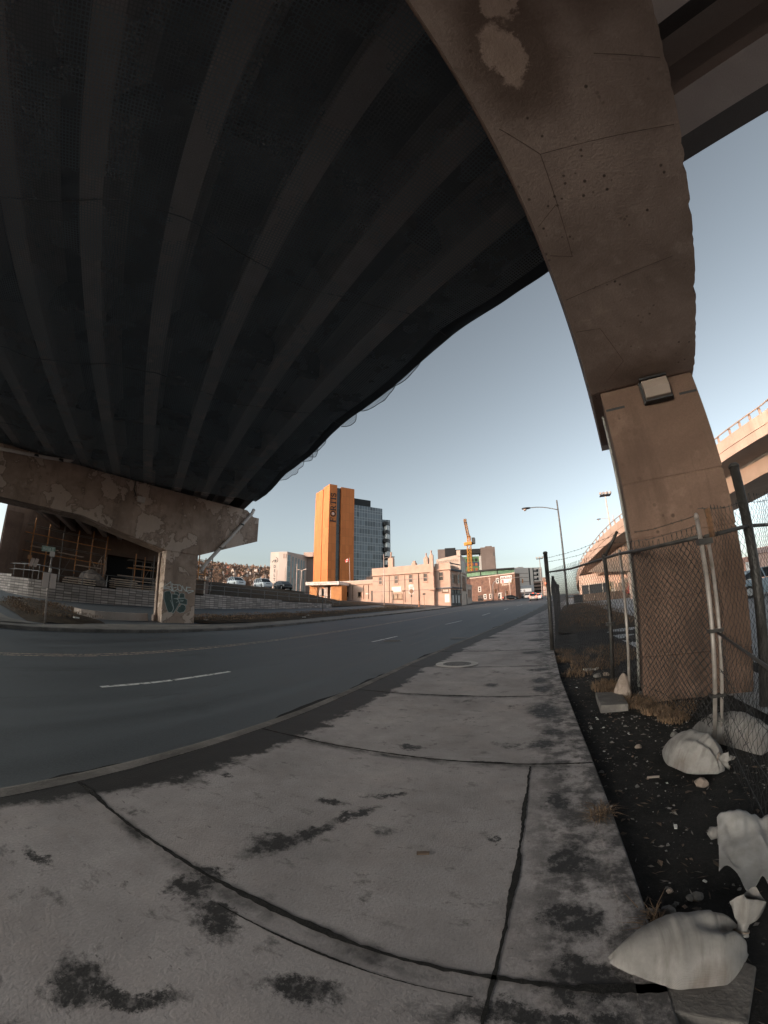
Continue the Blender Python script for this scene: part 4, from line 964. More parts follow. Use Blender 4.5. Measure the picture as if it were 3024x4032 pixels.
# ground floor of the long front
for r_ in (rectw(FI2,-21.65,2.42,-21.1,1.72),rectw(FI2,-20.95,2.42,-20.35,1.72)): window(FI2,inn,r_[0],r_[1],r_[2],r_[3],mull=False,fm=MFRAME,gm=simple('warm_pane',(.38,.26,.17),.3))
mb=MB(); u0,u1,z0,z1=rectw(FI2,-21.9,3.55,-20.4,2.8); FI2.box(mb,u0,u1,z0,z1,.01,.08); mb.build('notice_board',simple('white_board',(.8,.76,.7),.6,.04),inn)
mb=MB(); u0,u1,z0,z1=rectw(FI2,-19.25,3.85,-18.45,2.5); FI2.box(mb,u0,u1,z0,z1,.01,.06); mb.build('notice_board',simple('patterned_poster',(.78,.73,.67),.6,.5,1.2,c2=(.33,.28,.24)),inn)
mb=MB(); u0=FI2.ub(-17.7); mb.tube([FI2.p(u0,9.4,.1),FI2.p(u0,8.9,.14),FI2.p(u0+.05,3.2,.14)],.09,8); 
for az in (-22.3,-19.85): u0=FI2.ub(az); mb.tube([FI2.p(u0,9.3,.06),FI2.p(u0,3,.06)],.05,6)
mb.build('downpipe',MFRAME,inn)
r_=rectw(FI,-13.95,2.95,-13.15,2.6); window(FI,inn,r_[0],r_[1],r_[2],r_[3],mull=False,fm=MFRAME,gm=simple('pale_pane',(.6,.5,.42),.3))
r_=rectw(FI,-13.95,2.2,-12.95,.95); window(FI,inn,r_[0]+.35,r_[1],r_[2],r_[3],mull=False,fm=MTRIM,gm=simple('blinds',(.75,.72,.68),.5,.03))
# shaded street front
FS=Frame(Bc.to_2d(),Cc.to_2d()); LS=FS.L
mb=MB(); FS.box(mb,-.35,LS,9.6,10.0,0,.45); FS.box(mb,-.3,LS,5.72,5.98,0,.4); FS.box(mb,-.15,LS,11.1,ZT,0,.2); mb.build('cornice',simple('dark_cornice',(.06,.07,.085),.7),inn)
mb=MB(); text_mb(mb,'SUNDRY CO.',FS.p(LS*.47,10.35,.03),FS.u,V(0,0,1),.5,FS.n,.03,.015,fit=LS*.62); mb.build('fascia_lettering',MDARK,inn)
mb=MB(); FS.box(mb,LS*.18,LS*.28,6.9,8.8,-.05,.02); FS.box(mb,LS*.72,LS*.86,6.9,8.8,-.05,.02); 
for a,b in ((.15,.3),(.69,.89)): window(FS,inn,LS*a+.1,LS*b,6.9,8.9)
mb=MB(); FS.box(mb,LS*.4,LS*.6,6.9,8.8,.0,.05); mb.build('blind_panel',MFRAME,inn)
for a,b in ((.06,.28),(.38,.52),(.62,.9)): window(FS,inn,LS*a,LS*b,4.6,5.3,mull=False,fm=simple('shop_joinery',(.05,.05,.055),.6),sill=False)
for k,(a,b) in enumerate(((.08,.3),(.42,.56),(.66,.88))): window(FS,inn,LS*a,LS*b,2.5,4.2,mull=False,fm=MDARK,gm=simple('shop_glass_%d'%k,(.42,.44,.46),.2,.1),sill=False)
mb=MB(); FS.box(mb,.1,LS-.1,4.25,4.5,0,.12); FS.box(mb,LS*.33,LS*.4,1.6,4.4,0,.1); FS.box(mb,LS*.58,LS*.64,1.6,4.4,0,.1); FS.box(mb,.0,LS*.06,1.6,4.4,0,.1); FS.box(mb,.1,LS,1.6,2.4,0,.06); mb.build('shopfront',MDARK,inn)
# --- pale three storey neighbour with arched windows
nb_=thing('corner_building','narrow pale three storey building with tall arched windows behind the cream one','building',(-16.6,88,2))
p0=V(-16.58,84.9,0); p1=V(-16.5,91.6,0); p2=V(-16.5,99,0)
FN=Frame(p0.to_2d(),p1.to_2d()); FN2=Frame(p1.to_2d(),p2.to_2d())
mb=MB(); mb.prism([(-22.5,85),(-16.58,84.9),(-16.5,91.6),(-22.5,92)],0,[13.2,14.0,13.6,13.]); mb.prism([(-22.5,92),(-16.5,91.6),(-16.5,99),(-22.5,99)],0,7.2); mb.build('wall',MSTUC2,nb_)
mb=MB(); FN.box(mb,-.2,.9,13.6,15.0,-.8,.1); FN2.box(mb,0,FN2.L,6.9,7.3,-.1,.12); FN.box(mb,-.1,FN.L,9.5,9.75,0,.15); mb.build('parapet',MSTUC2,nb_)
mb=MB()
for i in range(9):
    x=-22.2+i*.6; mb.tube([V(x+.25*math.cos(t_*.9),84.86,12.35+.3*math.sin(t_*.9)+.05*i) for t_ in range(8)],.035,5)
mb.build('scrollwork',simple('scroll_paint',(.50,.36,.28),.8),nb_)
for u in (1.8,3.9):
    mb=MB(); pts=[(u-.42,9.9),(u+.42,9.9),(u+.42,12.4)]+[(u+.42*math.cos(a),12.4+.42*math.sin(a)) for a in (.5,1.05,1.57,2.1,2.64)]+[(u-.42,12.4)]
    mb.extr([FN.p(x,z,-.02) for x,z in pts],FN.n*.05); mb.build('arched_window',MGLD,nb_)
    mb=MB(); FN.box(mb,u-.7,u+.7,9.6,9.82,0,.25); mb.build('sill',MSTUC2,nb_)
for u in (1.2,2.6,4.2): window(FN,nb_,u,u+.8,5.6,8.9,mull=True,fm=MFRAME)
for u in (1.2,3.1,5.0): window(FN2,nb_,u,u+1.2,3.9,6.0,mull=False,fm=MSTUC2)
mb=MB(); FN.box(mb,5.6,6.5,2.,4.8,-.02,.05); mb.build('door',MDARK,nb_)
# --- one storey annex and the canopy of the filling station
FA_=Frame(pol(-30.19,96).to_2d(),FI.p(0,0,.0).to_2d()); ax=thing('annex_building','low cream one storey annex with small windows joined to the corner building','building',tuple(pol(-27,92,3.4)))
mb=MB(); mb.obox(FA_.p(0,0,0),FA_.u*FA_.L,-FA_.n*8,V(0,0,8.3)); mb.build('wall',MSTUC,ax)
mb=MB(); FA_.box(mb,-.2,FA_.L,7.7,8.6,0,.35); mb.build('fascia',MTRIM,ax)
mb=MB(); FA_.box(mb,-.4,FA_.L-.4,8.6,8.85,-8,-.5); mb.build('roof',simple('grey_roof',(.5,.46,.43),.8),ax)
for az0,az1 in ((-29.2,-28.75),(-27.15,-26.7)): r_=rectw(FA_,az0,2.75,az1,2.1); window(FA_,ax,r_[0],r_[1],r_[2],r_[3],mull=False,fm=MFRAME)
mb=MB(); r_=rectw(FA_,-25.15,3.0,-24.5,1.35); FA_.box(mb,r_[0],r_[1],r_[2],r_[3],-.02,.05); mb.build('door',simple('dark_door',(.03,.022,.018),.5),ax)
mb=MB(); r_=rectw(FA_,-26.0,2.6,-25.4,2.45); FA_.box(mb,r_[0],r_[1],r_[2],r_[3],.01,.05); mb.build('name_plate',simple('white_plate',(.8,.75,.7),.6,.04),ax)
mb=MB(); 
for az in (-28.0,-26.3,-25.55): u=FA_.ub(az); mb.tube([FA_.p(u,7.5,.1),FA_.p(u,4,.1)],.07,6)
mb.build('downpipe',MFRAME,ax)
cn=thing('station_canopy','flat white canopy with pale lettering over orange shop walls','canopy',tuple(pol(-32.5,90,4)))
CA,CB=pol(-35.4,93.7),pol(-30.19,88.6); FC_=Frame(CA.to_2d(),CB.to_2d())
mb=MB(); FC_.box(mb,0,FC_.L,7.45,8.25,-9,0); FC_.box(mb,FC_.L*.6,FC_.L+8,8.75,9.0,-22,-13); mb.build('roof_slab',simple('canopy_white',(.74,.70,.66),.6,.05),cn)
mb=MB(); FC_.box(mb,.4,FC_.L*.16,7.78,7.86,0,.03); FC_.box(mb,FC_.L*.72,FC_.L*.95,7.9,7.98,0,.03); mb.build('red_stripe',simple('maroon',(.3,.06,.06),.6),cn)
mb=MB(); text_mb(mb,'BOSTON PIZZA'[:0]+'AUTO CARE',FC_.p(FC_.L*.46,7.68,0),FC_.u,V(0,0,1),.36,FC_.n,.03,.01,fit=FC_.L*.42); mb.build('lettering',simple('pale_grey_letter',(.5,.47,.44),.6),cn)
MORG=simple('orange_clad',(.55,.25,.085),.7,.1,.8,c2=(.45,.19,.06))
mb=MB(); FC_.box(mb,.3,FC_.L*.27,3.5,7.45,-3,-1.5); FC_.box(mb,FC_.L*.70,FC_.L+.1,2.5,7.4,-4,-1.2); mb.build('side_wall',MORG,cn)
mb=MB(); FC_.box(mb,FC_.L*.27,FC_.L*.7,3,7.4,-6,-5); mb.build('shop_front',simple('dark_shop',(.09,.06,.05),.5),cn)
for a,b in ((.3,.38),(.45,.56),(.64,.7)): 
    mb=MB(); FC_.box(mb,FC_.L*a,FC_.L*b,2.6,7.0,-2.2,-1.8); mb.build('shop_pillar',simple('pillar_paint',(.55,.47,.42),.7),cn)
# --- the tall tower: copper clad slab with a glass wing
ZW=54.5
def pw(az,el,z): return pol(az,(z-CAMH)/math.tan(R_(el)))
TL,TC,TR=pw(-34.24,18.06,ZW),pw(-32.0,19.52,ZW),pw(-27.9,18.94,ZW)
tw=thing('office_tower','tall copper clad office tower with dark vertical lettering and a blue glass wing','tower',(TC.x,TC.y,3))
FL=Frame(TL.to_2d(),TC.to_2d()); FR=Frame(TC.to_2d(),TR.to_2d())
def mat_panel(name,c,c2,pw_,ph,rough=.45,metal=.25):
    m,t,b=nt(name); uv=N(t,'ShaderNodeUVMap'); br=N(t,'ShaderNodeTexBrick'); t.links.new(uv.outputs[0],br.inputs['Vector'])
    br.offset=0; br.inputs['Scale'].default_value=1; br.inputs['Brick Width'].default_value=pw_; br.inputs['Row Height'].default_value=ph; br.inputs['Mortar Size'].default_value=.035
    br.inputs['Color1'].default_value=(*c,1); br.inputs['Color2'].default_value=(*c2,1); br.inputs['Mortar'].default_value=(*[x*.5 for x in c],1); br.inputs['Bias'].default_value=-.1
    n=noise_(t,coord(t),.12,5); col=mixc(t,ramp(t,n,.3,.7,0,.35),br.outputs['Color'],tuple(x*.8 for x in c2)); t.links.new(col,b.inputs['Base Color']); b.inputs['Roughness'].default_value=rough; b.inputs['Metallic'].default_value=metal; return m
MCOP=mat_panel('copper_panels',(.70,.225,.06),(.58,.17,.042),1.6,3.6)
def fwall(mb,F,u0,u1,z0,z1,w0,w1):
    """box with metric uv on the front face"""
    F.box(mb,u0,u1,z0,z1,w0,w1)
    for k in range(6): mb.uv[-6+k]=None
    a=[F.p(u0,z0,w1+.01),F.p(u1,z0,w1+.01),F.p(u1,z1,w1+.01),F.p(u0,z1,w1+.01)]
    mb.quad(*a,uv=[(u0,z0),(u1,z0),(u1,z1),(u0,z1)])
LL,LR=FL.L,FR.L; g0,g1=FR.ub(-30.77),FR.ub(-30.05); gl=FL.ub(-33.03)
mb=MB(); fwall(mb,FL,0,gl-.25,0,ZW,-12,0); fwall(mb,FL,gl+.25,LL-.0,0,ZW+.5,-3,0); mb.build('copper_slab',MCOP,tw)
mb=MB(); fwall(mb,FR,0.0,g0,0,ZW+.5,-3,0.0); fwall(mb,FR,g1,LR,0,ZW,-12,0); mb.build('copper_slab',MCOP,tw)
mb=MB(); FL.box(mb,gl-.25,gl+.25,0,ZW-.3,-3,-.8); mb.build('shadow_gap',MDARK,tw)
def mat_curtain(name,c,fr,pw_,ph,spand=.35,lit=0.):
    """reflective glazing grid with opaque spandrel rows and varied blinds"""
    m,t,b=nt(name); uv=N(t,'ShaderNodeUVMap'); sp=N(t,'ShaderNodeSeparateXYZ'); t.links.new(uv.outputs[0],sp.inputs[0])
    fu=math_(t,'FRACT',math_(t,'DIVIDE',sp.outputs[0],pw_)); fv=math_(t,'FRACT',math_(t,'DIVIDE',sp.outputs[1],ph))
    iu=math_(t,'FLOOR',math_(t,'DIVIDE',sp.outputs[0],pw_)); iv=math_(t,'FLOOR',math_(t,'DIVIDE',sp.outputs[1],ph))
    cmb=N(t,'ShaderNodeCombineXYZ'); t.links.new(iu,cmb.inputs[0]); t.links.new(iv,cmb.inputs[1])
    wn=N(t,'ShaderNodeTexWhiteNoise',noise_dimensions='3D'); t.links.new(cmb.outputs[0],wn.inputs[0])
    gl=mixc(t,ramp(t,wn.outputs[0],.2,.9),c,tuple(x*2.4+.01 for x in c)); sn=math_(t,'LESS_THAN',fv,spand); gl=mixc(t,sn,gl,tuple(x*1.9+.02 for x in c))
    frm=math_(t,'MAXIMUM',math_(t,'LESS_THAN',fu,.07/pw_*1.6),math_(t,'MAXIMUM',math_(t,'LESS_THAN',fv,.03),math_(t,'LESS_THAN',math_(t,'ABSOLUTE',math_(t,'SUBTRACT',fv,spand)),.015)))
    col=mixc(t,frm,gl,fr); t.links.new(col,b.inputs['Base Color']); t.links.new(ramp(t,frm,0,1,.08,.5),b.inputs['Roughness']); b.inputs['Specular IOR Level'].default_value=.8
    return m
MCW=mat_curtain('blue_curtain_wall',(.05,.065,.08),(.42,.45,.48),1.35,3.7)
mb=MB(); fwall(mb,FR,g0,g1,0,ZW-.4,-12,-.9); mb.build('stair_glazing',mat_curtain('dark_curtain',(.012,.016,.02),(.03,.035,.04),1.2,3.7,.1),tw)
ZG=47.4; FG_=Frame(TR.to_2d(),pw(-23.22,15.91,ZG).to_2d())
gw=MB(); fwall(gw,FG_,0.02,FG_.L,0,ZG,-14,-.4); gw.build('glass_wing',MCW,tw)
mb=MB(); FG_.box(mb,.02,FG_.ub(-24.87),ZG,ZG+3.6,-12,-2); mb.build('plant_room',simple('black_cladding',(.018,.02,.022),.6),tw)
FH=Frame(pw(-23.14,14.21,42.6).to_2d(),pw(-21.98,14.11,42.6).to_2d())
mb=MB(); fwall(mb,FH,-2.5,FH.L,0,42.6,-10,-.5); mb.build('glass_wing',MCW,tw)
for i in range(8):    # curved balcony bands
    z=39.6-i*4.0; mb=MB(); pr=[]
    for k in range(9):
        a=k/8; pr.append(FH.p(-.3+3.3*a,0,.1+2.0*math.sin(math.pi*(.35+.65*a))))
    pts=[FH.p(-.3,0,-.3)]+pr+[FH.p(3.0,0,-.3)]
    mb.extr([p+V(0,0,z) for p in pts],V(0,0,1.6)); mb.build('balcony',MDARK,tw)
    mb=MB(); mb.extr([p+V(0,0,z-2.2) for p in [FH.p(.6,0,-.3)]+pr[3:]+[FH.p(3.0,0,-.3)]],V(0,0,2.1)); mb.build('bay_window',simple('bay_white',(.62,.66,.68),.4,.1,.8) if i==0 else bpy.data.materials['bay_white'],tw)
# vertical serif lettering reading upwards, with a pale globe in the O
mb=MB(); H_=2.35; u_c=g0*.52; base=ZW-16.3
def put(strk,z0,wd):   # strokes in letter space (x along reading dir = up, y = to the left)
    for pts in strk: FR.ribbon(mb,[(u_c+H_/2-y*H_,z0+x*H_) for x,y in pts],wd*H_,.02,.12)
def arc(cx,cy,rx,ry,a0,a1,n=18): return [(cx+rx*math.cos(R_(a0+(a1-a0)*i/n)),cy+ry*math.sin(R_(a0+(a1-a0)*i/n))) for i in range(n+1)]
zz=base
put([[(.15,0),(.15,1)]],zz,.2); put([[(0,.02),(.34,.02)],[(0,.97),(.8,.97)],[(.78,.97),(.78,.72)],[(.15,.52),(.55,.52)],[(.55,.66),(.55,.38)]],zz,.08); zz+=H_*1.02
put([arc(.5,.5,.46,.46,0,360,28)],zz,.16); zO=zz+.5*H_; zz+=H_*1.14
put([[(.15,0),(.15,1)],[(.42,.48),(.78,.03)]],zz,.19); put([[(0,.02),(.34,.02)],[(0,.97),(.5,.97)],[(.7,.03),(.95,.03)],[(.15,.5),(.45,.5)]],zz,.08); put([arc(.45,.735,.26,.235,-90,90)],zz,.14); zz+=H_*1.05
put([[(.45,0),(.45,.97)]],zz,.2); put([[(.22,.02),(.68,.02)],[(.02,.97),(.88,.97)],[(.05,.97),(.05,.72)],[(.86,.97),(.86,.72)]],zz,.08); zz+=H_*.98
put([[(.22,0),(.22,1)]],zz,.2); put([[(0,.02),(.44,.02)],[(0,.97),(.44,.97)]],zz,.08); zz+=H_*.56
put([arc(.36,.74,.28,.235,30,270),arc(.36,.26,.3,.245,-150,90)],zz,.15); put([[(.64,.98),(.64,.72)],[(.06,.02),(.06,.28)]],zz,.07)
mb.build('tower_lettering',simple('letter_black',(.012,.014,.02),.5),tw)
mb=MB(); mb.lathe((0,0,0),[(0.001,-.1),(.62,-.1),(.62,.1),(0.001,.1)],20,'y')
ca=math.atan2(FR.u.y,FR.u.x); q=FR.p(u_c,zO,.12); M_=Matrix.Rotation(ca,4,'Z')
mb.v=[M_@p+q for p in mb.v]; mb.build('globe_emblem',simple('globe_pale',(.75,.62,.55),.5,.3,.9,c2=(.5,.2,.15)),tw)
# --- hotel with a pale end wall
ZH=32.0
D0,D1,D2,D3,D4=pw(-40.99,8.58,ZH),pw(-39.67,8.73,ZH),pw(-38.41,8.83,ZH),pw(-35.32,8.33,ZH),pw(-34.0,8.37,ZH)
ho=thing('hotel_building','broad pale hotel with vertical lettering and tall blue window strips','hotel',(D1.x,D1.y,6))
MHO=simple('hotel_concrete',(.56,.49,.45),.85,.05,.15); MHB=simple('hotel_brown',(.30,.245,.225),.85,.06,.2)
back=[D3+V(-8,20,0),D0+V(-10,16,0)]
mb=MB(); mb.prism([(p.x,p.y) for p in [D0,D1,D2,D3]+back],0,ZH); mb.build('wall',MHO,ho)
FD1=Frame(D0.to_2d(),D1.to_2d()); FD2=Frame(D2.to_2d(),D3.to_2d()); FD3=Frame(D3.to_2d(),D4.to_2d())
mb=MB(); mb.prism([(p.x,p.y) for p in [D3+V(0,.3,0),D4+V(0,.3,0),D4+V(-6,20,0),D3+V(-8,20,0)]],0,31.2); mb.build('brown_wing',MHB,ho)
mb=MB(); q=pw(-36.32,8.86,33.4); q2=pw(-34.79,8.98,33.4); mb.prism([(q.x,q.y+3),(q2.x,q2.y+3),(q2.x-3,q2.y+12),(q.x-3,q.y+12)],31,33.6); mb.build('lift_house',simple('lift_pink',(.5,.38,.33),.85),ho)
MHG=mat_curtain('hotel_glass',(.05,.085,.10),(.13,.16,.17),1.3,3.0,.12)
for a,b in ((0.0,.165),(.245,.32),(.40,.47),(.545,.62),(.69,.755),(.82,.88)):
    mb=MB(); fwall(mb,FD2,FD2.L*a+.05,FD2.L*b,3,ZH-1.6-2.2*a,-.3,.05 if a else .12); mb.build('window_strip',MHG,ho)
mb=MB()
for i,ch in enumerate('DELTA'): text_mb(mb,ch,FD1.p(FD1.L*.56,ZH-8.7-i*2.35,.02),FD1.u,V(0,0,1),1.55,FD1.n,.12,.06)
mb.build('hotel_lettering',MDARK,ho)
mb=MB(); c=(FD1.L*.56,ZH-4.6)
FD1.ribbon(mb,[(c[0]-1.9,c[1]-.9),(c[0]-.8,c[1]+.1),(c[0]+.4,c[1]+.25),(c[0]-.3,c[1]-.9)],.4,.02,.12); FD1.ribbon(mb,[(c[0]+.3,c[1]-1.),(c[0]+.8,c[1]+.2)],.35,.02,.12); FD1.ribbon(mb,[(c[0]+.6,c[1]+1.7),(c[0]+1.7,c[1]+.9),(c[0]+1.9,c[1]-.2),(c[0]+1.2,c[1]-1.0)],.35,.02,.12)
mb.build('hotel_emblem',MDARK,ho)
mb=MB(); FDm=Frame(D1.to_2d(),D2.to_2d()); FDm.box(mb,FDm.L*.55,FDm.L*.66,ZH-3.6,ZH-1.2,0,.1); FDm.box(mb,FDm.L*.82,FDm.L*.92,ZH-3.6,ZH-1.2,0,.1); mb.build('roof_sign',simple('brown_sign',(.28,.17,.13),.7),ho)
# --- unfinished concrete building with green panels, and the tower crane
ZC=28.9; K0,K1,K2,K3=pw(-14.54,9.23,ZC),pw(-12.9,9.21,ZC),pw(-7.75,9.22,ZC),pw(-5.51,9.13,ZC)
cb=thing('unfinished_building','unfinished concrete building with lift cores, open roof beams and green panels','building',(K2.x,K2.y,4))
MRAW=concrete('raw_concrete',(.27,.225,.205),(.19,.155,.14),(.33,.28,.255),scale=.12,pits=0,streak=.5)
Fk=Frame(K0.to_2d(),K3.to_2d())
k1,k2=Fk.ub(-12.9),Fk.ub(-7.75)
mb=MB(); Fk.box(mb,0,k1-.5,0,ZC,-9,0); Fk.box(mb,k2,Fk.L,0,ZC,-9,0); Fk.box(mb,Fk.L-4.2,Fk.L-1,ZC,ZC+.8,-5,-2); mb.build('lift_core',MRAW,cb)
mb=MB(); Fk.box(mb,k1-2,k2,ZC-2.6,ZC-.3,-5,-1); Fk.box(mb,k1-1.5,k1+3.5,ZC-3.6,ZC+.4,-3,.4); Fk.box(mb,Fk.ub(-9.9),Fk.ub(-9.1),ZC-4.2,ZC-2,-4,-1); mb.build('roof_beam',MDARK,cb)
mb=MB()
for i in range(14): u=k1-.5+i*1.1; Fk.box(mb,u,u+.12,ZC-4.4,ZC-2.5,-2,-1.85)
Fk.box(mb,k1-1,k2,ZC-4.6,ZC-4.3,-3,-1.5); mb.build('edge_props',simple('prop_white',(.5,.46,.44),.7),cb)
MGP=simple('green_panel',(.10,.21,.11),.75,.15,.2); MBL=simple('blue_membrane',(.03,.06,.12),.7)
mb=MB(); Fk.box(mb,k1-1,k2-.3,0,25.0,-6,-1.2); mb.build('sheathing',MGP,cb)
mb=MB(); Fk.box(mb,k1-1,k2-.6,20.4,22.4,-1.2,-1.1); mb.build('membrane',MBL,cb)
MOW=simple('orange_board',(.36,.13,.055),.8); 
for r_i,(z,m_) in enumerate(((22.7,MDARK),(20.6,MOW),(18.2,MOW),(15.9,MOW))):
    for a in range(6):
        u=k2-2.9-a*1.95; mb=MB(); Fk.box(mb,u,u+1.15,z,z+1.3,-1.2,-1.02); mb.build('window_opening',m_,cb)
mb=MB(); Fk.box(mb,k2-.9,k2,13,25,-1.2,.1); mb.build('white_sheeting',simple('sheet_white',(.6,.6,.58),.7),cb)
cr_=thing('tower_crane','yellow luffing tower crane with its jib raised steeply above the unfinished building','crane',tuple(pol(-9.55,160,4)))
MYC=simple('crane_yellow',(.62,.27,.03),.55,.1,.3)
def lattice(mb,a,b,wd,n,r=.12):
    a=V(*a);b=V(*b); d=(b-a).normalized(); s1=d.cross(V(0,1,.1)).normalized()*wd/2; s2=d.cross(s1).normalized()*wd/2
    cs=[s1+s2,s1-s2,-s1-s2,-s1+s2]
    for c in cs: mb.tube([a+c,b+c],r,5)
    for i in range(n):
        p=a+(b-a)*(i/n);q=a+(b-a)*((i+1)/n)
        for k in range(4): mb.tube([p+cs[k],q+cs[(k+1)%4]],r*.6,4); mb.tube([p+cs[k],p+cs[(k+1)%4]],r*.5,4)
cb0=pol(-9.6,160,3); zc=lambda el,d=160: CAMH+d*math.tan(R_(el))
mb=MB(); lattice(mb,cb0,(cb0.x+.2,cb0.y,zc(9.6)),1.6,18,.12); mb.build('mast',MYC,cr_)
ct=V(cb0.x+.25,cb0.y,zc(10.2)); mb=MB(); mb.box(ct-V(0,0,.9),(2.6,2.4,1.2)); mb.box(ct+V(-1.6,-.3,-1.0),(1.1,1.2,1.3)); lattice(mb,ct,(ct.x+.1,ct.y,zc(11.1)),1.3,4,.12); mb.build('slewing_unit',MYC,cr_)
mb=MB(); mb.box(ct+V(2.0,.5,.4),(1.3,2.2,2.4)); mb.box(ct+V(1.2,.5,-.8),(2.6,2.0,.6)); mb.build('counterweight',MDARK,cr_)
j1=pol(-9.95,152,zc(13.7,152)); mb=MB(); lattice(mb,(ct.x-.1,ct.y,zc(10.9)),j1,.95,16,.10); mb.build('jib',MYC,cr_)
mb=MB(); mb.tube([(ct.x+.4,ct.y+1,zc(11.2)),j1],.04,4); mb.box(j1+V(.2,0,-.6),(1.0,.9,1.4)); mb.build('jib_head',simple('crane_dark',(.2,.09,.03),.6),cr_)
# --- green roofed hall with a curved parapet
ZQ=16.0
gr=thing('green_hall','low hall with a band of green mesh cladding under a dark flat roof','building',tuple(pol(-6,150,5)))
qs=[pw(az,el,ZQ) for az,el in ((-11.5,5.35),(-10.2,5.5),(-8,5.65),(-5.4,5.7),(-2.75,5.67))]
mb=MB()
for a,b in zip(qs,qs[1:]): F=Frame(a.to_2d(),b.to_2d()); F.box(mb,0,F.L,13.9,15.5,-8,0)
mb.build('green_cladding',simple('green_mesh',(.14,.27,.17),.7,.25,.8),gr)
mb=MB()
for a,b in zip(qs,qs[1:]): F=Frame(a.to_2d(),b.to_2d()); F.box(mb,-.05,F.L+.05,15.5,16.1,-9,.7); F.box(mb,0,F.L,13.2,13.9,-8,.3); F.box(mb,-.1,.15,13.5,15.6,0,.2)
mb.build('roof',simple('dark_roof',(.02,.018,.018),.7),gr)
mb=MB()
for a,b in zip(qs,qs[1:]): F=Frame(a.to_2d(),b.to_2d()); F.box(mb,0,F.L,3,13.2,-8,-.3)
mb.build('wall',simple('maroon_wall',(.09,.045,.035),.8),gr)
# --- brown brick building with the FOR SALE board
B0,B1=pol(-9.62,127),pol(-2.72,117); FB=Frame(B0.to_2d(),B1.to_2d())
bb=thing('brick_building','windowed brown brick building with a large FOR SALE board on its wall','building',(B1.x,B1.y,3))
def mat_brick(name,c,c2,mort,bw,bh):
    m,t,b=nt(name); uv=N(t,'ShaderNodeUVMap'); br=N(t,'ShaderNodeTexBrick'); t.links.new(uv.outputs[0],br.inputs['Vector']); br.inputs['Scale'].default_value=1; br.inputs['Brick Width'].default_value=bw; br.inputs['Row Height'].default_value=bh; br.inputs['Mortar Size'].default_value=bh*.1
    br.inputs['Color1'].default_value=(*c,1);br.inputs['Color2'].default_value=(*c2,1);br.inputs['Mortar'].default_value=(*mort,1)
    n=noise_(t,coord(t),.8,6,.7); col=mixc(t,ramp(t,n,.3,.7,0,.45),br.outputs['Color'],tuple(x*.55 for x in c)); t.links.new(col,b.inputs['Base Color']); b.inputs['Roughness'].default_value=.9
    bump_(t,b,br.outputs['Fac'],-.4,.02); return m
MBR=simple('brown_brick',(.19,.108,.08),.9,.3,1.1,c2=(.10,.058,.045))
ztop=lambda u: 11.2+.0*u
mb=MB(); fwall(mb,FB,0,FB.L,0,11.2,-3,0); mb.build('wall',MBR,bb)
mb=MB(); q=FB.p(FB.L,0,0); e=pol(-2.28,121); F2=Frame(q.to_2d(),e.to_2d()); fwall(mb,F2,0.02,F2.L,0,10.9,-1,.0); mb.build('wall',MBR,bb)
mb=MB(); FB.box(mb,-.2,FB.L+.1,11.2,11.5,-3,.2); mb.build('coping',simple('coping_pink',(.55,.44,.38),.7),bb)
for a0,e1,a1,e0 in ((-8.42,3.07,-8.06,2.39),(-7.63,1.87,-7.28,1.24),(-6.78,1.87,-6.4,1.24),(-5.42,1.87,-5.05,1.2),(-5.62,4.22,-5.28,3.55)):
    r_=rectw(FB,a0,e1,a1,e0); window(FB,bb,r_[0]+.15,r_[1]-.1,r_[2]+.1,r_[3]-.1,frame=.22,fm=simple('white_frame',(.7,.68,.65),.6,.04) if 'white_frame' not in bpy.data.materials else bpy.data.materials['white_frame'],sill=False)
u0,u1,z0,z1=rectw(FB,-4.93,4.5,-3.14,3.5)
sg=thing('sale_sign','large white board reading FOR SALE in red letters on the brown brick wall','sign',tuple(FB.p((u0+u1)/2,(z0+z1)/2,.1)))
mb=MB(); FB.box(mb,u0,u1,z0,z1,.02,.12); mb.build('board',simple('sign_white',(.72,.70,.68),.6,.04),sg)
mb=MB(); text_mb(mb,'FOR SALE',FB.p((u0+u1)/2,z1-.85,.12),FB.u,V(0,0,1),.62,FB.n,.03,.03,fit=(u1-u0)*.86); mb.build('sale_lettering',simple('sign_red',(.22,.045,.06),.6),sg)
mb=MB(); FB.box(mb,u0+.35,u0+1.25,z0+.1,z1-1.1,.12,.15); mb.build('portrait_block',simple('sign_pink',(.42,.16,.15),.6),sg)
mb=MB(); 
for k,(a,b,w_) in enumerate(((.38,.9,.07),(.42,.95,.12),(.5,.85,.09))): FB.box(mb,u0+(u1-u0)*a,u0+(u1-u0)*b,z1-1.15-k*.3,z1-1.15-k*.3+w_,.12,.14)
mb.build('small_print',simple('sign_grey',(.30,.31,.33),.6),sg)
mb=MB(); FB.box(mb,u0+.02,u1-.6,z0-.85,z0-.03,.01,.05); mb.build('number_strip',MFRAME,sg)
mb=MB(); text_mb(mb,'726-7',FB.p(u0+(u1-u0)*.42,z0-.72,.05),FB.u,V(0,0,1),.5,FB.n,.03,.02,fit=(u1-u0)*.68); mb.build('number_lettering',simple('number_pale',(.6,.5,.44),.6),sg)
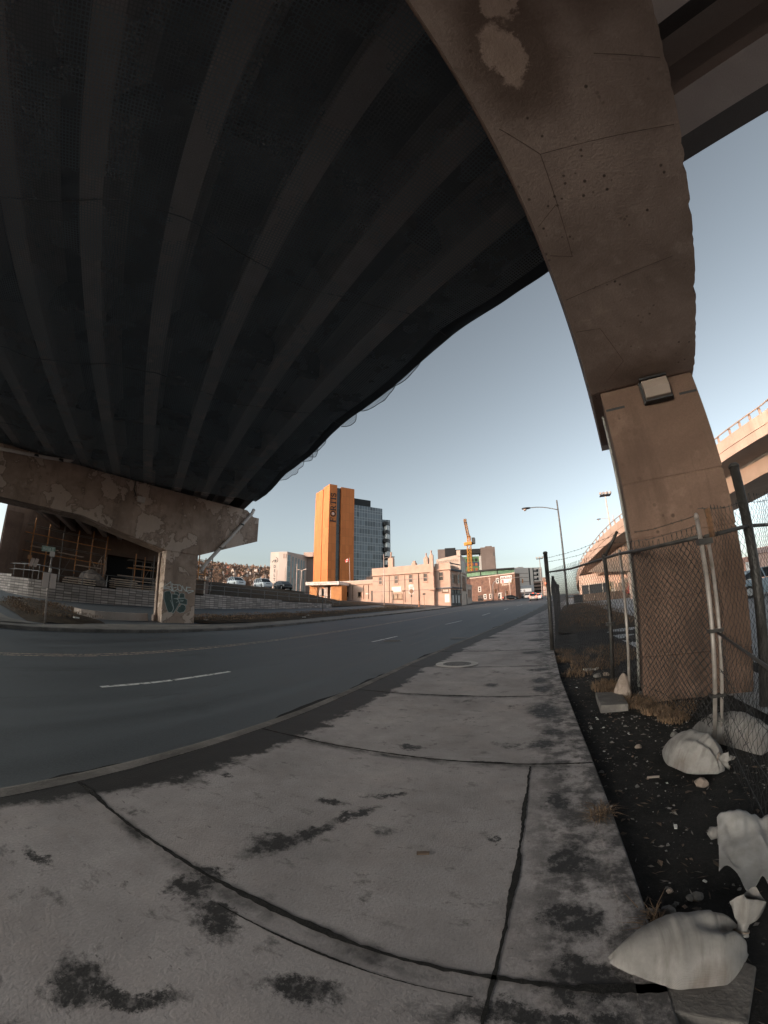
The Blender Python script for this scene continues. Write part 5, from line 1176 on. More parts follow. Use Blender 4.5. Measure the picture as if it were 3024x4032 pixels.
# --- white offices, blue shop, parkade and small shops at the end of the street
FW=Frame(pol(-3.0,190).to_2d(),pol(1.5,200).to_2d()); wo=thing('white_offices','white office block with horizontal bands and dark stair strips behind the brick building','building',tuple(pol(-1,195,6)))
mb=MB(); FW.box(mb,0,FW.L,0,20.2,-14,0); FW.box(mb,FW.ub(-1.8),FW.ub(-1.),20.2,20.9,-6,-2); mb.build('wall',simple('white_render',(.70,.62,.57),.8,.04,.2),wo)
mb=MB()
for k in range(5): FW.box(mb,FW.ub(-2.1),FW.ub(-.62),17.2-k*2.15,17.4-k*2.15,0,.06)
mb.build('band_joint',MFRAME,wo)
for az,wd in ((-.55,.7),(.08,.55)):
    mb=MB(); u=FW.ub(az); FW.box(mb,u,u+wd,8,20,-.1,.05); mb.build('dark_strip',MGLD,wo)
for k in range(6):
    mb=MB(); u=FW.ub(.15); z=18.1-k*2.15; FW.box(mb,u+.3,u+2.2,z-.1,z+.55,0,.08); mb.build('spandrel',MGLD,wo)
    mb=MB(); FW.box(mb,u+2.0,u+3.1,z-.2,z+1.2,0,.1); mb.build('stair_window',MGLD,wo)
FBl=Frame(pol(-2.33,150).to_2d(),pol(.1,150).to_2d()); bl=thing('blue_shop','slate blue shop building with a long pale sign band','building',tuple(pol(-1.1,150,4)))
mb=MB(); FBl.box(mb,0,FBl.L,3,8.9,-10,0); mb.build('wall',simple('slate_blue',(.085,.115,.145),.7),bl)
mb=MB(); FBl.box(mb,.1,FBl.L-1.1,6.3,7.6,0,.15); mb.build('sign_band',simple('pale_band',(.50,.55,.58),.6,.04),bl)
mb=MB(); FBl.box(mb,.5,1.3,6.7,7.2,.15,.2); mb.build('sign_logo',simple('logo_blue',(.10,.18,.28),.6),bl)
mb=MB(); FBl.box(mb,0,FBl.L,3,6.1,0,.1); mb.build('shopfront',simple('dark_front',(.05,.035,.033),.6),bl)
pk=thing('parking_garage','open sided brown parking garage with dark deck gaps beside the mast','building',tuple(pol(.8,165,4))); FPk=Frame(pol(.05,165).to_2d(),pol(1.6,165).to_2d())
mb=MB(); 
for k in range(5): FPk.box(mb,0,FPk.L,4.2+k*1.5,5.0+k*1.5,-8,0)
mb.build('deck_edge',simple('garage_brown',(.24,.17,.14),.8),pk)
mb=MB(); FPk.box(mb,0,FPk.L,3,11,-9,-2); mb.build('void',MDARK,pk)
sh=thing('shop_building','brown upper building with pale lit white shopfront at the end of the street','building',tuple(pol(1.9,150,5))); FSh=Frame(pol(1.45,152).to_2d(),pol(2.6,152).to_2d())
mb=MB(); FSh.box(mb,0,FSh.L,3,11.6,-6,0); mb.build('wall',simple('tan_wall',(.30,.2,.16),.8),sh)
mb=MB(); FSh.box(mb,.1,FSh.L,4.6,8.0,0,.4); mb.build('white_front',simple('front_white',(.75,.62,.54),.6),sh)
mb=MB(); FSh.box(mb,.1,FSh.L,6.3,6.5,.4,.45); FSh.box(mb,.1,FSh.L,5.3,5.45,.4,.45); mb.build('red_band',simple('front_red',(.5,.1,.06),.6),sh)
# ------------------------------------------------------------------ hills: one behind the viewer that shades the foreground, one far off with houses
MHILL=mat_soil('hill_scrub',(.09,.06,.042),(.19,.125,.085),.06)
def hs_(x,y):
    d=(-y-70)
    if d<=0: return -2.
    h=HILLH*(1-math.exp(-(d/62.)**2))
    q=x-.9*y; k=max(0,min(1,(11-q)/7)); s2=max(0,min(1,(-16-q)/16)); h=h*k*(.875+.125*s2)  # unseen hill: height and right end shaped for where shade and sun fall
    return h+ 5*noise.noise(V(x*.012,y*.015,1))*min(1,d/60) + (zr(y))
HILLH=79.
grid(frange(-640,-250,16)+frange(-246,0,4)+frange(16,480,16),frange(-420,-66,6),hs_,'hill',MHILL)
def hfar(x,y):
    az=math.degrees(math.atan2(x,y)); d=math.hypot(x,y)
    k=max(0,min(1,(d-330)/240)); k=k*k*(3-2*k); side=max(0,min(1,(-18-az)/14))
    return -3+k*(60+9*noise.noise(V(x*.006,y*.006,4))+3*noise.noise(V(x*.03,y*.03,4)))*side*min(1,max(.25,(az+95)/30))
grid(frange(-820,-60,14),frange(120,760,14),hfar,'hill',MHILL)
MHW=[simple('house_cream',(.62,.52,.44),.8,.05,.3),simple('house_white',(.70,.66,.62),.8,.05,.3),simple('house_red',(.38,.13,.085),.8,.05,.3),simple('house_blue',(.24,.30,.36),.8,.05,.3),simple('house_ochre',(.50,.32,.16),.8,.05,.3)]
MHR=simple('house_roof',(.10,.075,.065),.85,.2,.3)
CN=['cream','white','red','grey blue','ochre']
hm=[]
for m_ in MHW:
    mb=MB(); mb.cm=0; mb.box((0,0,2.2),(9,7,5.6)); 
    mb.extr([(-4.5,-3.5,5),(-4.5,3.5,5),(-4.5,0,7.8)],V(9,0,0)); mb.cm=1
    mb.add([V(-4.8,-4,4.75),V(4.8,-4,4.75),V(4.8,0,8.05),V(-4.8,0,8.05),V(-4.8,4,4.75),V(4.8,4,4.75)],[(0,1,2,3),(3,2,5,4)]); mb.cm=2
    for x in (-2.8,0,2.8): mb.box((x,-3.52,3.4),(1.1,.1,1.5)); mb.box((x,-3.52,.9),(1.1,.1,1.5))
    o=mb.build('hill_house',[m_,MHR,MGLD],None); hm.append(o)
rh=random.Random(31); used=set(); cnt=0
spots=[]
for i in range(260):
    az=rh.uniform(-53,-38.5); d=rh.uniform(400,620); p=pol(az,d); p.z=hfar(p.x,p.y)
    if all((p-q).length>9 for q in spots): spots.append(p)
spots=spots[:120]
for i,p in enumerate(spots):
    k=rh.choice((0,0,1,1,1,2,3,4)); o=hm[k]
    if k in used: o=hm[k].copy(); COL.objects.link(o)
    used.add(k); o.location=(p.x,p.y,p.z-.3); o.rotation_euler=(0,0,rh.uniform(-.9,.9)-.7); s=rh.uniform(.42,.72); o.scale=(s,s,s*rh.uniform(.9,1.3))
    tag(o,'small %s gabled house among bare trees on the far hillside'%CN[k],'house','%s houses on the far hillside'%CN[k])
for k in range(5):
    if k not in used: bpy.data.objects.remove(hm[k])
# far bare woods as one mass
mb=MB(); rt=random.Random(5)
for i in range(1500):
    az=rt.uniform(-58,-30); d=rt.uniform(380,640); x,y=pol(az,d).xy; z=hfar(x,y); h=rt.uniform(3,8)
    for k in range(4):
        a=rt.random()*6.28; w_=rt.uniform(.8,2.2); c=V(x+rt.uniform(-2,2),y+rt.uniform(-2,2),z+h*rt.uniform(.4,1)); 
        mb.add([c+V(math.cos(a)*w_,math.sin(a)*w_,-w_*.8),c-V(math.cos(a)*w_,math.sin(a)*w_,w_*.4),c+V(rt.uniform(-.5,.5),0,w_*1.2)],[(0,1,2)])
o=mb.build('bare_woods',simple('bare_twigs',(.24,.15,.105),.9,.4,.05,c2=(.12,.08,.06)),None,kind='stuff',recalc=False); tag(o,'brown leafless woods covering the far hillside between houses','woods')
# ------------------------------------------------------------------ block retaining wall, bank and railing
MBLK=mat_brick('split_face_block',(.50,.435,.40),(.22,.19,.175),(.05,.043,.04),.62,.205)
WP=[(-41.5,6.9),(-38.5,7.0),(-35,7.4),(-32.6,8.3),(-31.3,9.6),(-30.7,11.5),(-30.4,15),(-29.9,19),(-29.5,24),(-29.8,28),(-30,32),(-29.4,38),(-29.2,44),(-29.2,48)]
def wall_top(i,f):
    y=f.y
    return hgt(f.x,f.y)+1.46-(.0 if y<26 else min(.85,(y-26)*.036))
rw=thing('retaining_wall','long grey concrete block retaining wall beside the side road','retaining wall',(-30,20,.8))
pts=[]; 
for a,b in zip(WP,WP[1:]):
    n=max(1,int(math.hypot(b[0]-a[0],b[1]-a[1])/1.24)); pts+=[V(a[0]+(b[0]-a[0])*i/n,a[1]+(b[1]-a[1])*i/n,0) for i in range(n)]
pts.append(V(*WP[-1],0))
mb=MB(); u=0; WT=[]
for i,(a,b) in enumerate(zip(pts,pts[1:])):
    l=(b-a).length; d=(b-a).normalized(); nrm=V(d.y,-d.x,0); za=math.floor((wall_top(i,a))/.205)*.205; zb=za
    z0=min(hgt(a.x,a.y),hgt(b.x,b.y))-.4; k0=math.floor(z0/.205)
    z=k0*.205
    while z<za-.01:   # one course at a time, each slightly battered and stepped
        f=(z-k0*.205); off=0; A_1=a+nrm*off; B_1=b+nrm*off
        uo=.31*(int(round(z/.205))%2)
        mb.quad(V(A_1.x,A_1.y,z+.012),V(B_1.x,B_1.y,z+.012),V(B_1.x,B_1.y,z+.205),V(A_1.x,A_1.y,z+.205),uv=[(u+uo,z),(u+l+uo,z),(u+l+uo,z+.205),(u+uo,z+.205)])
        if z+.205>=za-.01: mb.quad(V(A_1.x,A_1.y,z+.205),V(B_1.x,B_1.y,z+.205),*(V(q.x,q.y,z+.205) for q in (b-nrm*.4,a-nrm*.4)))
        z+=.205
    WT.append((a,za)); u+=l
ob=mb.build('blocks',MBLK,rw,recalc=False)
mb=MB(); pth=[a for a,_ in WT]
mb.sweep([V(a.x,a.y,z-.2) for a,z in WT],[(-.1,-2.2),(-.1,0),(-.7,0),(-.7,-2.2)]); mb.build('backing',MDARK,rw)
# bank behind the wall up to the car park
def wallx(y): return lerp_path([(p[0],p[1]) for p in WP[5:]]+[(-29.4,60),(-30,75)],max(y,11.5))
def bank(x,y):
    wx=wallx(y); yy=min(max(y,11.5),48); base=hgt(wx,yy)+1.38-(0 if yy<26 else min(.85,(yy-26)*.036))
    d=max(0,wx-.35-x); rise=max(0,min(1,(y-24)/8))
    top=4.45 if y<52 else 4.45-.0*(y-52)
    if y>48: top=4.45-min(1.2,(y-48)*.08); base=hgt(wx,y)+.1
    return base-.02+ (max(0,top-base))*rise*min(1,d/7.)+.05*noise.noise(V(x*.6,y*.6,8))*(d>0.5)*(d<8)
ys=[7.8,9.5,11]+frange(12,70,1.2)
mb=MB(); k=22; P=[]
for y in ys:
    wx=wallx(y)-.38 if y>=11.5 else lerp_path([(p[1],p[0]) for p in WP[1:6]],y) if False else ({7.8:-34.5,9.5:-31.9,11:-31.2}.get(y,wallx(y)-.38))
    for i in range(k+1): 
        f=(i/k)**1.6; x=wx-f*46; P.append(V(x,y,bank(x,y)))
mb.add(P,[(j*(k+1)+i,j*(k+1)+i+1,(j+1)*(k+1)+i+1,(j+1)*(k+1)+i) for j in range(len(ys)-1) for i in range(k)])
mb.build('embankment',MGRASSG,None,smooth=True,kind='structure')
mb=MB(); 
grid(frange(-62,-38.2,2),frange(33,56,2),lambda x,y:max(4.47,bank(x,y)+.03),'car_park',MLOT)
rl=thing('guard_railing','grey two rail pipe railing on top of the block retaining wall','railing',(-31,22,2.3)); MRAIL=simple('rail_steel',(.17,.165,.165),.5,.15,4,metal=.4)
rp=[(-40,8.0),(-37.5,8.1),(-35.5,8.5),(-33.6,9.3),(-32.2,10.6),(-31.5,12.4)]+[(wallx(y)-.8,y) for y in frange(14.5,52,2.15)]
rpts=[V(x,y,bank(x,y) if y>9.8 else 2.25) for x,y in rp]
for q in (1.0,.52):
    mb=MB(); mb.tube([p+V(0,0,q) for p in rpts],.03,6); mb.build('rail',MRAIL,rl)
for p in rpts: mb=MB(); mb.tube([p-V(0,0,.3),p+V(0,0,1.02)],.03,6); mb.build('post',MRAIL,rl)
# ------------------------------------------------------------------ under the viaduct: scaffold, rubble, timber, shed
MSC=simple('orange_scaffold',(.62,.27,.09),.6,.2,3); MSCG=simple('grey_tube',(.20,.17,.15),.6,.2,3); MPLK=simple('pale_plank',(.66,.52,.42),.8,.15,2)
def scaffold(label,a0,a1,d0,d1,n,zt,boards,seed):
    root=thing('scaffold',label,'scaffold',tuple(pol((a0+a1)/2,(d0+d1)/2,2.2)),0,None); r=random.Random(seed); tops=[]
    for i in range(n):
        f=i/(n-1); q=pol(a0+(a1-a0)*f,d0+(d1-d0)*f,2.1)
        mb=MB(); mb.tube([q+V(0,0,.0 if i%3 else 1.2),V(q.x,q.y,zt-.25*(i%2))],.07,6); mb.build('standard',MSC if i!=2 else MSCG,root)
        q2=q+V(-1.1,.4,0); mb=MB(); mb.tube([q2,V(q2.x,q2.y,zt-.6)],.045,5); mb.build('standard',MSCG,root); tops.append(q)
    for z,m_ in ((3.6,MSCG),(4.7,MSC),(5.6,MSCG),(6.4,MSC),(7.2,MSCG)):
        if z>zt-.3: continue
        a,b=tops[0],tops[-1]; e=(b-a).normalized()*.8; mb=MB(); mb.tube([V(a.x,a.y,z)-e,V(b.x,b.y,z+.1*r.uniform(-1,1))+e*r.uniform(-1,1)],.045,5); mb.build('ledger',m_,root)
        mb=MB(); mb.tube([V(a.x-1.1,a.y+.4,z)-e,V(b.x-1.1,b.y+.4,z)],.035,4); mb.build('ledger',MSCG,root)
    for i in range(n-1):
        if r.random()<.75: p,q=tops[i],tops[i+1]; mb=MB(); mb.tube([V(p.x-.5,p.y+.2,2.4+r.random()*1.5),V(q.x-.5,q.y+.2,4.6+r.random()*2)],.03,4); mb.build('brace',MSCG,root)
    for (f0,f1,z) in boards:
        a=tops[0]+(tops[-1]-tops[0])*f0; b=tops[0]+(tops[-1]-tops[0])*f1; d=(b-a); nn=V(-d.y,d.x,0).normalized()*.9; mb=MB(); mb.obox(V(a.x,a.y,z),V(d.x,d.y,0),nn,V(0,0,.07)); mb.build('plank',MPLK,root)
    return root
scaffold('wide orange scaffold in front of the abutment, left of the dark opening',-76,-65.7,41,43,6,7.9,((.0,.35,5.2),(.35,.7,5.05),(.62,.95,4.15),(.55,.75,2.9)),3)
scaffold('narrow orange scaffold tower standing behind the graffiti column',-61.3,-58.6,43.5,43.5,3,6.3,((-.1,1.1,5.0),(-.9,1.1,3.75),(-.3,1.2,3.3)),8)
scaffold('small scaffold seen to the right of the graffiti column',-51.9,-49.9,43,44,3,6.9,((-.2,1.3,5.5),(0,1,4.2)),12)
sd2=thing('site_shed','plain dark site shed with a pale corner post behind the railing','shed',tuple(pol(-51.4,41,2.6))); Fs=Frame(pol(-52.6,41.4).to_2d(),pol(-50.75,41).to_2d())
mb=MB(); Fs.box(mb,0,Fs.L,2.2,3.85,-1.4,0); mb.build('wall',simple('shed_brown',(.12,.085,.07),.8),sd2); mb=MB(); Fs.box(mb,Fs.L-.12,Fs.L,2.2,3.87,-.1,.03); mb.build('corner_post',MPIPE,sd2); mb=MB(); Fs.box(mb,-.1,Fs.L+.1,3.85,3.93,-1.5,.1); mb.build('roof',MDARK,sd2)
def lumber(label,az,d,n,L,rz,mat):
    p=pol(az,d); z=bank(p.x,p.y); o=thing('lumber_stack',label,'lumber',(p.x,p.y,z),rz); r=random.Random(n)
    mb=MB()
    for k in range(n):
        mb=MB(); mb.box((r.uniform(-.1,.1),0,.12+k*.2),(L*r.uniform(.85,1),1.0,.09)); mb.build('board',mat,o,local=True)
        mb=MB()
        for x in (-L*.35,L*.35): mb.box((x,0,.03+k*.2),(.1,.95,.09))
        mb.build('bearer',MDARK,o,local=True)
lumber('stack of long timber boards behind the railing near the graffiti column',-62.6,40,5,3.0,1.0,MPLK); lumber('low pile of planks on the ground by the broken concrete',-68.9,37.5,3,3.2,1.25,MPLK); lumber('few planks on the ground beside the narrow scaffold tower',-59.6,41,3,2.6,1.0,MPLK)
for i,(az,d,s,l) in enumerate(((-67.2,39,1.5,'largest lump of broken concrete with twisted steel under the viaduct'),(-66.2,38.4,.9,'medium lump of broken concrete at the right of the largest one'),(-68.2,38.2,.7,'smallest lump of broken concrete at the left of the largest one'))):
    p=pol(az,d); rock(l,(p.x,p.y,bank(p.x,p.y)+s*.3),s*1.1,s*.8,s*.75,concrete('rubble_%d'%i,(.30,.25,.22),(.12,.10,.09),(.42,.36,.32),scale=1.5,streak=0,pits=.9),40+i)
MREB=simple('rebar',(.33,.24,.19),.7)
rb_=thing('bent_rebar','tangle of bent reinforcing bars sticking out of the broken concrete','rebar',tuple(pol(-66.6,39,3)))
rr=random.Random(4)
for i in range(7):
    p=pol(-67.3+1.7*rr.random(),39,2.6+.3*rr.random()); mb=MB(); mb.tube([p,p+V(.2*rr.uniform(-1,1),.2,1.1),p+V(.5*rr.uniform(-1,1),.6*rr.uniform(-1,1),1.9+rr.random()*.6)],.035,5); mb.build('bar',MREB,rb_)
# ------------------------------------------------------------------ signs on the left
def signpole():
    g=V(-16.5,5.02,.02); o=thing('street_sign_post','slim steel post carrying a green WATER ST street name plate','street sign',tuple(g))
    mb=MB(); mb.tube([g-V(0,0,.3),g+V(-.02,0,2.72)],.04,8); mb.build('post',MPOSTL,o,smooth=True)
    F=Frame(pol(-74.6,17.3).to_2d(),pol(-72.75,17.25).to_2d())
    mb=MB(); F.box(mb,0,F.L,2.86,3.07,-.015,.015); mb.build('name_plate',simple('sign_green',(.20,.30,.24),.5,.1,3),o)
    mb=MB(); text_mb(mb,'WATER ST',F.p(F.L*.5,2.905,.016),F.u,V(0,0,1),.12,F.n,.006,.004,fit=F.L*.86)
    for z in (2.865,3.055): F.box(mb,0,F.L,z,z+.012,.015,.02)
    mb.build('plate_lettering',simple('sign_pale',(.62,.66,.62),.5,.05),o)
    mb=MB(); mb.box(g+V(0,0,2.77),(.2,.2,.2),1.3); mb.build('plate_bracket',MPIPE,o)
    c=g+V(.06,.0,1.6)
    for dy in (-.16,.16): mb=MB(); mb.obox(c+V(0,dy-.13,-.18),V(.02,0,0),V(0,.26,0),V(0,0,.58)); mb.build('sign_back',simple('sign_pink_back',(.58,.47,.42),.6,.05) if 'sign_pink_back' not in bpy.data.materials else bpy.data.materials['sign_pink_back'],o,bevel=.02)
    mb=MB(); mb.tube([g+V(0,0,2.05),g+V(0,0,2.2)],.06,8); mb.build('collar',MPIPE,o)
signpole()
h=pol(-75.35,33); o=thing('sign_cluster','two pale tilted boards and a small orange notice fixed to the railing post','sign',(h.x,h.y,2.2))
mb=MB(); mb.tube([h+V(0,0,1.4),h+V(.1,0,3.5)],.035,6); mb.build('post',MSCG,o)
for az,a in ((-75.62,.1),(-75.05,.1)): 
    q=pol(az,32.8); mb=MB(); F=Frame(pol(az-.22,32.8).to_2d(),pol(az+.22,32.8).to_2d()); mb.extr([F.p(-.08,2.95,0),F.p(F.L-.08,2.92,0),F.p(F.L+.06,3.55,0),F.p(.06,3.58,0)],F.n*.03); mb.build('board',bpy.data.materials['sign_pink_back'],o)
q=pol(-76,33); F=Frame(pol(-76.3,32.8).to_2d(),pol(-75.75,32.8).to_2d()); mb=MB(); F.box(mb,0,F.L,3.45,3.75,0,.03); mb.build('notice',simple('notice_orange',(.5,.25,.12),.6),o)
p=pol(-39.5,36.5); p=V(-19.57,30.52,.77); o=thing('thin_sign_post','thin dark sign post on the grass verge across the road','sign post',tuple(p))
mb=MB(); mb.tube([p-V(0,0,.2),p+V(0,0,2.7)],.035,6); mb.build('post',MPOSTD,o); mb=MB(); mb.box(p+V(0,0,2.3),(.05,.28,.7)); mb.box(p+V(0,0,1.5),(.05,.22,.4)); mb.build('plate',MDARK,o)
# low concrete kerb wall on the left verge
o=thing('concrete_barrier','low pale concrete barrier curving along the verge left of the graffiti column','barrier',(-20.5,9.2,.2))
mb=MB(); mb.sweep([V(x,y,hgt(x,y)-.05) for x,y in ((-20.9,8.0),(-20.2,8.1),(-19.7,8.6),(-19.4,9.6),(-19.3,10.6),(-19.35,11.6))],[(-.12,0),(-.1,.42),(.1,.42),(.14,0)]); mb.build('block',concrete('pale_barrier',(.46,.38,.335),(.3,.25,.22),(.55,.47,.42),scale=1,pits=.2,streak=.3),o)
# scraps on the left verges
for i,(x,y,l) in enumerate(((-17.9,14.8,'white scrap on the verge right of the graffiti column'),(-18.6,6.3,'pale scrap on the brown verge behind the street sign'),(-17.9,6.9,'yellowish scrap at the front of the brown verge'),(-18.9,27,'white bag on the verge near the thin sign post'),(-17.5,24.5,'curved white plastic strip at the verge edge'))):
    litter(l,x,y,.16,.08,i,h=.05,z=lambda x,y:hgt(x,y)+.16)
# ------------------------------------------------------------------ vehicles
MTYRE=simple('tyre_rubber',(.012,.012,.013),.85,.2,9); MRIM=simple('wheel_rim',(.35,.36,.38),.35,.1,3,metal=.7); MCG=glass('car_glass',(.012,.015,.018),.05)
MHL=simple('headlamp_clear',(.62,.64,.66),.15,.1,9); MTL=simple('tail_lamp_red',(.45,.015,.01),.25,.1,9); MTLL=emit('tail_lamp_lit',(1.,.12,.06),4.)
MPLATE=simple('number_plate',(.7,.7,.68),.5,.05); 
def paint(name,c): 
    m,t,b=nt(name); b.inputs['Base Color'].default_value=(*c,1); b.inputs['Roughness'].default_value=.25; b.inputs['Coat Weight'].default_value=.6; b.inputs['Coat Roughness'].default_value=.05; return m
def car(name,label,loc,rz,kind,pm,lit=False,group=None):
    """body lofted from side profile stations; x forward, wheels on z=0"""
    root=thing(name,label,'car',loc,rz,group)
    if kind=='suv': L,Wd,H=4.6,1.84,1.68; hood=(.93,1.02); cab=[(-.47,1.02),(-.46,1.3),(-.43,1.60),(-.30,1.68),(.05,1.66),(.17,1.58),(.34,1.06)]
    elif kind=='hatch': L,Wd,H=4.3,1.78,1.56; hood=(.86,.98); cab=[(-.49,.98),(-.47,1.2),(-.40,1.48),(-.25,1.56),(.03,1.53),(.12,1.47),(.31,1.00)]
    else: L,Wd,H=4.6,1.78,1.44; hood=(.80,.93); cab=[(-.44,.97),(-.34,1.14),(-.24,1.36),(-.12,1.44),(.06,1.42),(.13,1.37),(.33,.95)]
    hw=Wd/2; gc=.19 if kind=='suv' else .16
    # lower body stations along x
    xs=[-.5,-.495,-.47,-.42,-.36,-.30,-.24,-.12,0,.12,.22,.28,.34,.40,.45,.48,.495,.5]
    def ztop(f):
        if f<-.47: return hood[1]-.05-(.25 if f<-.49 else .02)
        if f<.30: return hood[1]
        k=(f-.30)/.2; return hood[1]-(hood[1]-hood[0])*k*.9-.22*max(0,(k-.75)/.25)**2*1.3
    def hwid(f): return hw*(1-.10*max(0,abs(f)-.36)/.14-.10*max(0,(abs(f)-.47)/.03))
    wx=(-.295*L,.305*L); wr=.34 if kind=='suv' else .31
    mb=MB(); rings=[]
    for f in xs:
        x=f*L; w_=hwid(f); zt=ztop(f); zb=gc+(.12 if abs(f)>.49 else .02)
        for wc in wx:
            if abs(x-wc)<wr*1.12: zb=max(zb,math.sqrt(max(0,(wr*1.15)**2-(x-wc)**2))+wr*.92)
        zb=min(zb,zt-.15); zm=zb+(zt-zb)*.55
        rings.append([V(x,s*ww,z) for s,ww,z in ((-1,w_*.93,zb),(-1,w_,zm),(-1,w_*.985,zt-.09),(-1,w_*.88,zt),(1,w_*.88,zt),(1,w_*.985,zt-.09),(1,w_,zm),(1,w_*.93,zb))])
    # extra stations at the arches
    n=8; P=[p for r_ in rings for p in r_]
    mb.add(P,[(i*n+j,i*n+(j+1)%n,(i+1)*n+(j+1)%n,(i+1)*n+j) for i in range(len(rings)-1) for j in range(n)]+[tuple(range(n)),tuple(range((len(rings)-1)*n,len(rings)*n))])
    # roof
    k=len(cab); 
    def cw(z): return hw*(.90-.20*((z-hood[1])/(H-hood[1]))**1.3)
    top=[V(f*L,s*cw(z),z) for f,z in cab[2:6] for s in (-1,1)]
    mb.add([q for q in top]+[q+V(0,0,.035) for q in top],[(2*i,2*i+1,2*i+3,2*i+2) for i in range(3)]+[(8+2*i,8+2*i+1,8+2*i+3,8+2*i+2) for i in range(3)]+[(2*i+s,2*i+2+s,10+2*i+s,8+2*i+s) for i in range(3) for s in (0,1)]+[(0,1,9,8),(6,7,15,14)])
    for s in (-1,1):   # pillars
        for a,b in ((cab[0],cab[2]),(cab[6],cab[5]),((-.08,hood[1]),(-.10,H-.02)),((-.33,hood[1]),(-.32,H-.05))):
            mb.tube([V(a[0]*L,s*cw(a[1])*1.005,a[1]-.02),V(b[0]*L,s*cw(b[1])*1.005,b[1]+.01)],.045,5)
    body=mb.build('body',pm,root,smooth=False,local=True,bevel=.03)
    for p in body.data.polygons: p.use_smooth=True
    mb=MB(); g=[V(f*L,s*cw(z)*.985,z) for f,z in cab for s in (-1,1)]
    mb.add(g,[(2*i,2*i+1,2*i+3,2*i+2) for i in range(k-1)]+[tuple(2*i for i in range(k)),tuple(2*i+1 for i in range(k))]); mb.build('glazing',MCG,root,local=True)
    for xw in wx:
        for s in (-1,1):
            w_=MB(); w_.lathe((0,0,0),[(wr*.6,-.1),(wr*.92,-.11),(wr,-.07),(wr,.07),(wr*.92,.11),(wr*.6,.1)],18,'y'); w_.v=[p+V(xw,s*(hw-.12),wr) for p in w_.v]; wo_=w_.build('wheel',MTYRE,root,local=True)
            w_=MB(); w_.lathe((0,0,0),[(.02,-.105),(wr*.62,-.105),(wr*.62,.105),(.02,.105)],12,'y'); w_.v=[p+V(xw,s*(hw-.12),wr) for p in w_.v]; r2=w_.build('rim',MRIM,wo_,local=True)
    zl=hood[0]-.14
    for s in (-1,1):
        mb=MB(); mb.box((.468*L,s*hw*.66,zl),(.12,.40,.13)); mb.build('headlight',MHL,root,local=True,bevel=.02)
        mb=MB(); mb.box((-.487*L,s*hw*.80,hood[1]-(.12 if kind!='sedan' else .16)),(.10,.24,.20 if kind!='suv' else .36)); mb.build('tail_light',MTLL if lit else MTL,root,local=True,bevel=.02)
        mb=MB(); mb.box((.20*L,s*(hw+.06),hood[1]+.06),(.12,.18,.13)); mb.build('mirror',pm,root,local=True,bevel=.02)
    mb=MB(); mb.box((.492*L,0,zl-.06),(.06,.75,.14)); mb.box((.488*L,0,gc+.18),(.08,1.2,.16)); mb.build('grille',MDARK,root,local=True,bevel=.01)
    mb=MB(); mb.box((-.503*L,0,gc+.42),(.02,.5,.13)); mb.build('number_plate',MPLATE,root,local=True)
    mb=MB(); mb.box((-.49*L,0,gc+.12),(.14,hw*1.7,.2)); mb.build('bumper',MDARK if kind=='suv' else pm,root,local=True,bevel=.03)
    if lit: mb=MB(); mb.box((cab[2][0]*L-.02,0,H-.03),(.06,.4,.06)); mb.build('brake_light',MTLL,root,local=True)
    return root
WHT=paint('white_car_paint',(.62,.64,.66)); BLK=paint('black_car_paint',(.010,.011,.013)); SIL=paint('silver_car_paint',(.36,.35,.34)); RED=paint('red_car_paint',(.3,.02,.015))
def park(name,label,az,d,z,yaw,kind,pm,lit=False,group=None):
    p=pol(az,d,z); return car(name,label,p,R_(90-yaw),kind,pm,lit,group)   # yaw: compass heading of the nose
park('parked_car','white crossover with a dark sloping roofline parked leftmost above the wall',-46.1,60,4.50,112,'hatch',WHT)
park('parked_car','white car parked between the white crossover and the black car above the wall',-42.0,61,4.47,116,'suv',WHT)
park('parked_car','black car parked rightmost of three above the block wall',-38.9,60.5,4.38,118,'sedan',BLK)
park('driving_car','silver minivan with lit red tail lamps driving away up the road',-.08,87,zr(87)-.12,2,'suv',SIL,True)
park('driving_car','white car with red lamps just ahead and right of the silver minivan',.75,96,zr(96)-.12,6,'sedan',WHT,True)
park('driving_car','black sedan crossing the street in front of the brick building',-3.55,112,zr(111)-.10,88,'sedan',BLK,True)
park('driving_car','pale oncoming car far left of the silver minivan with lamps on',-1.02,120,zr(120)-.1,182,'hatch',WHT)
park('driving_car','small grey car behind the pale oncoming car at the junction',-1.62,126,zr(126)-.1,160,'sedan',SIL)
park('parked_car','pale blue car seen through the fence at the right edge',32.9,24,zr(20)-.02,100,'sedan',paint('blue_car',(.25,.32,.38)))
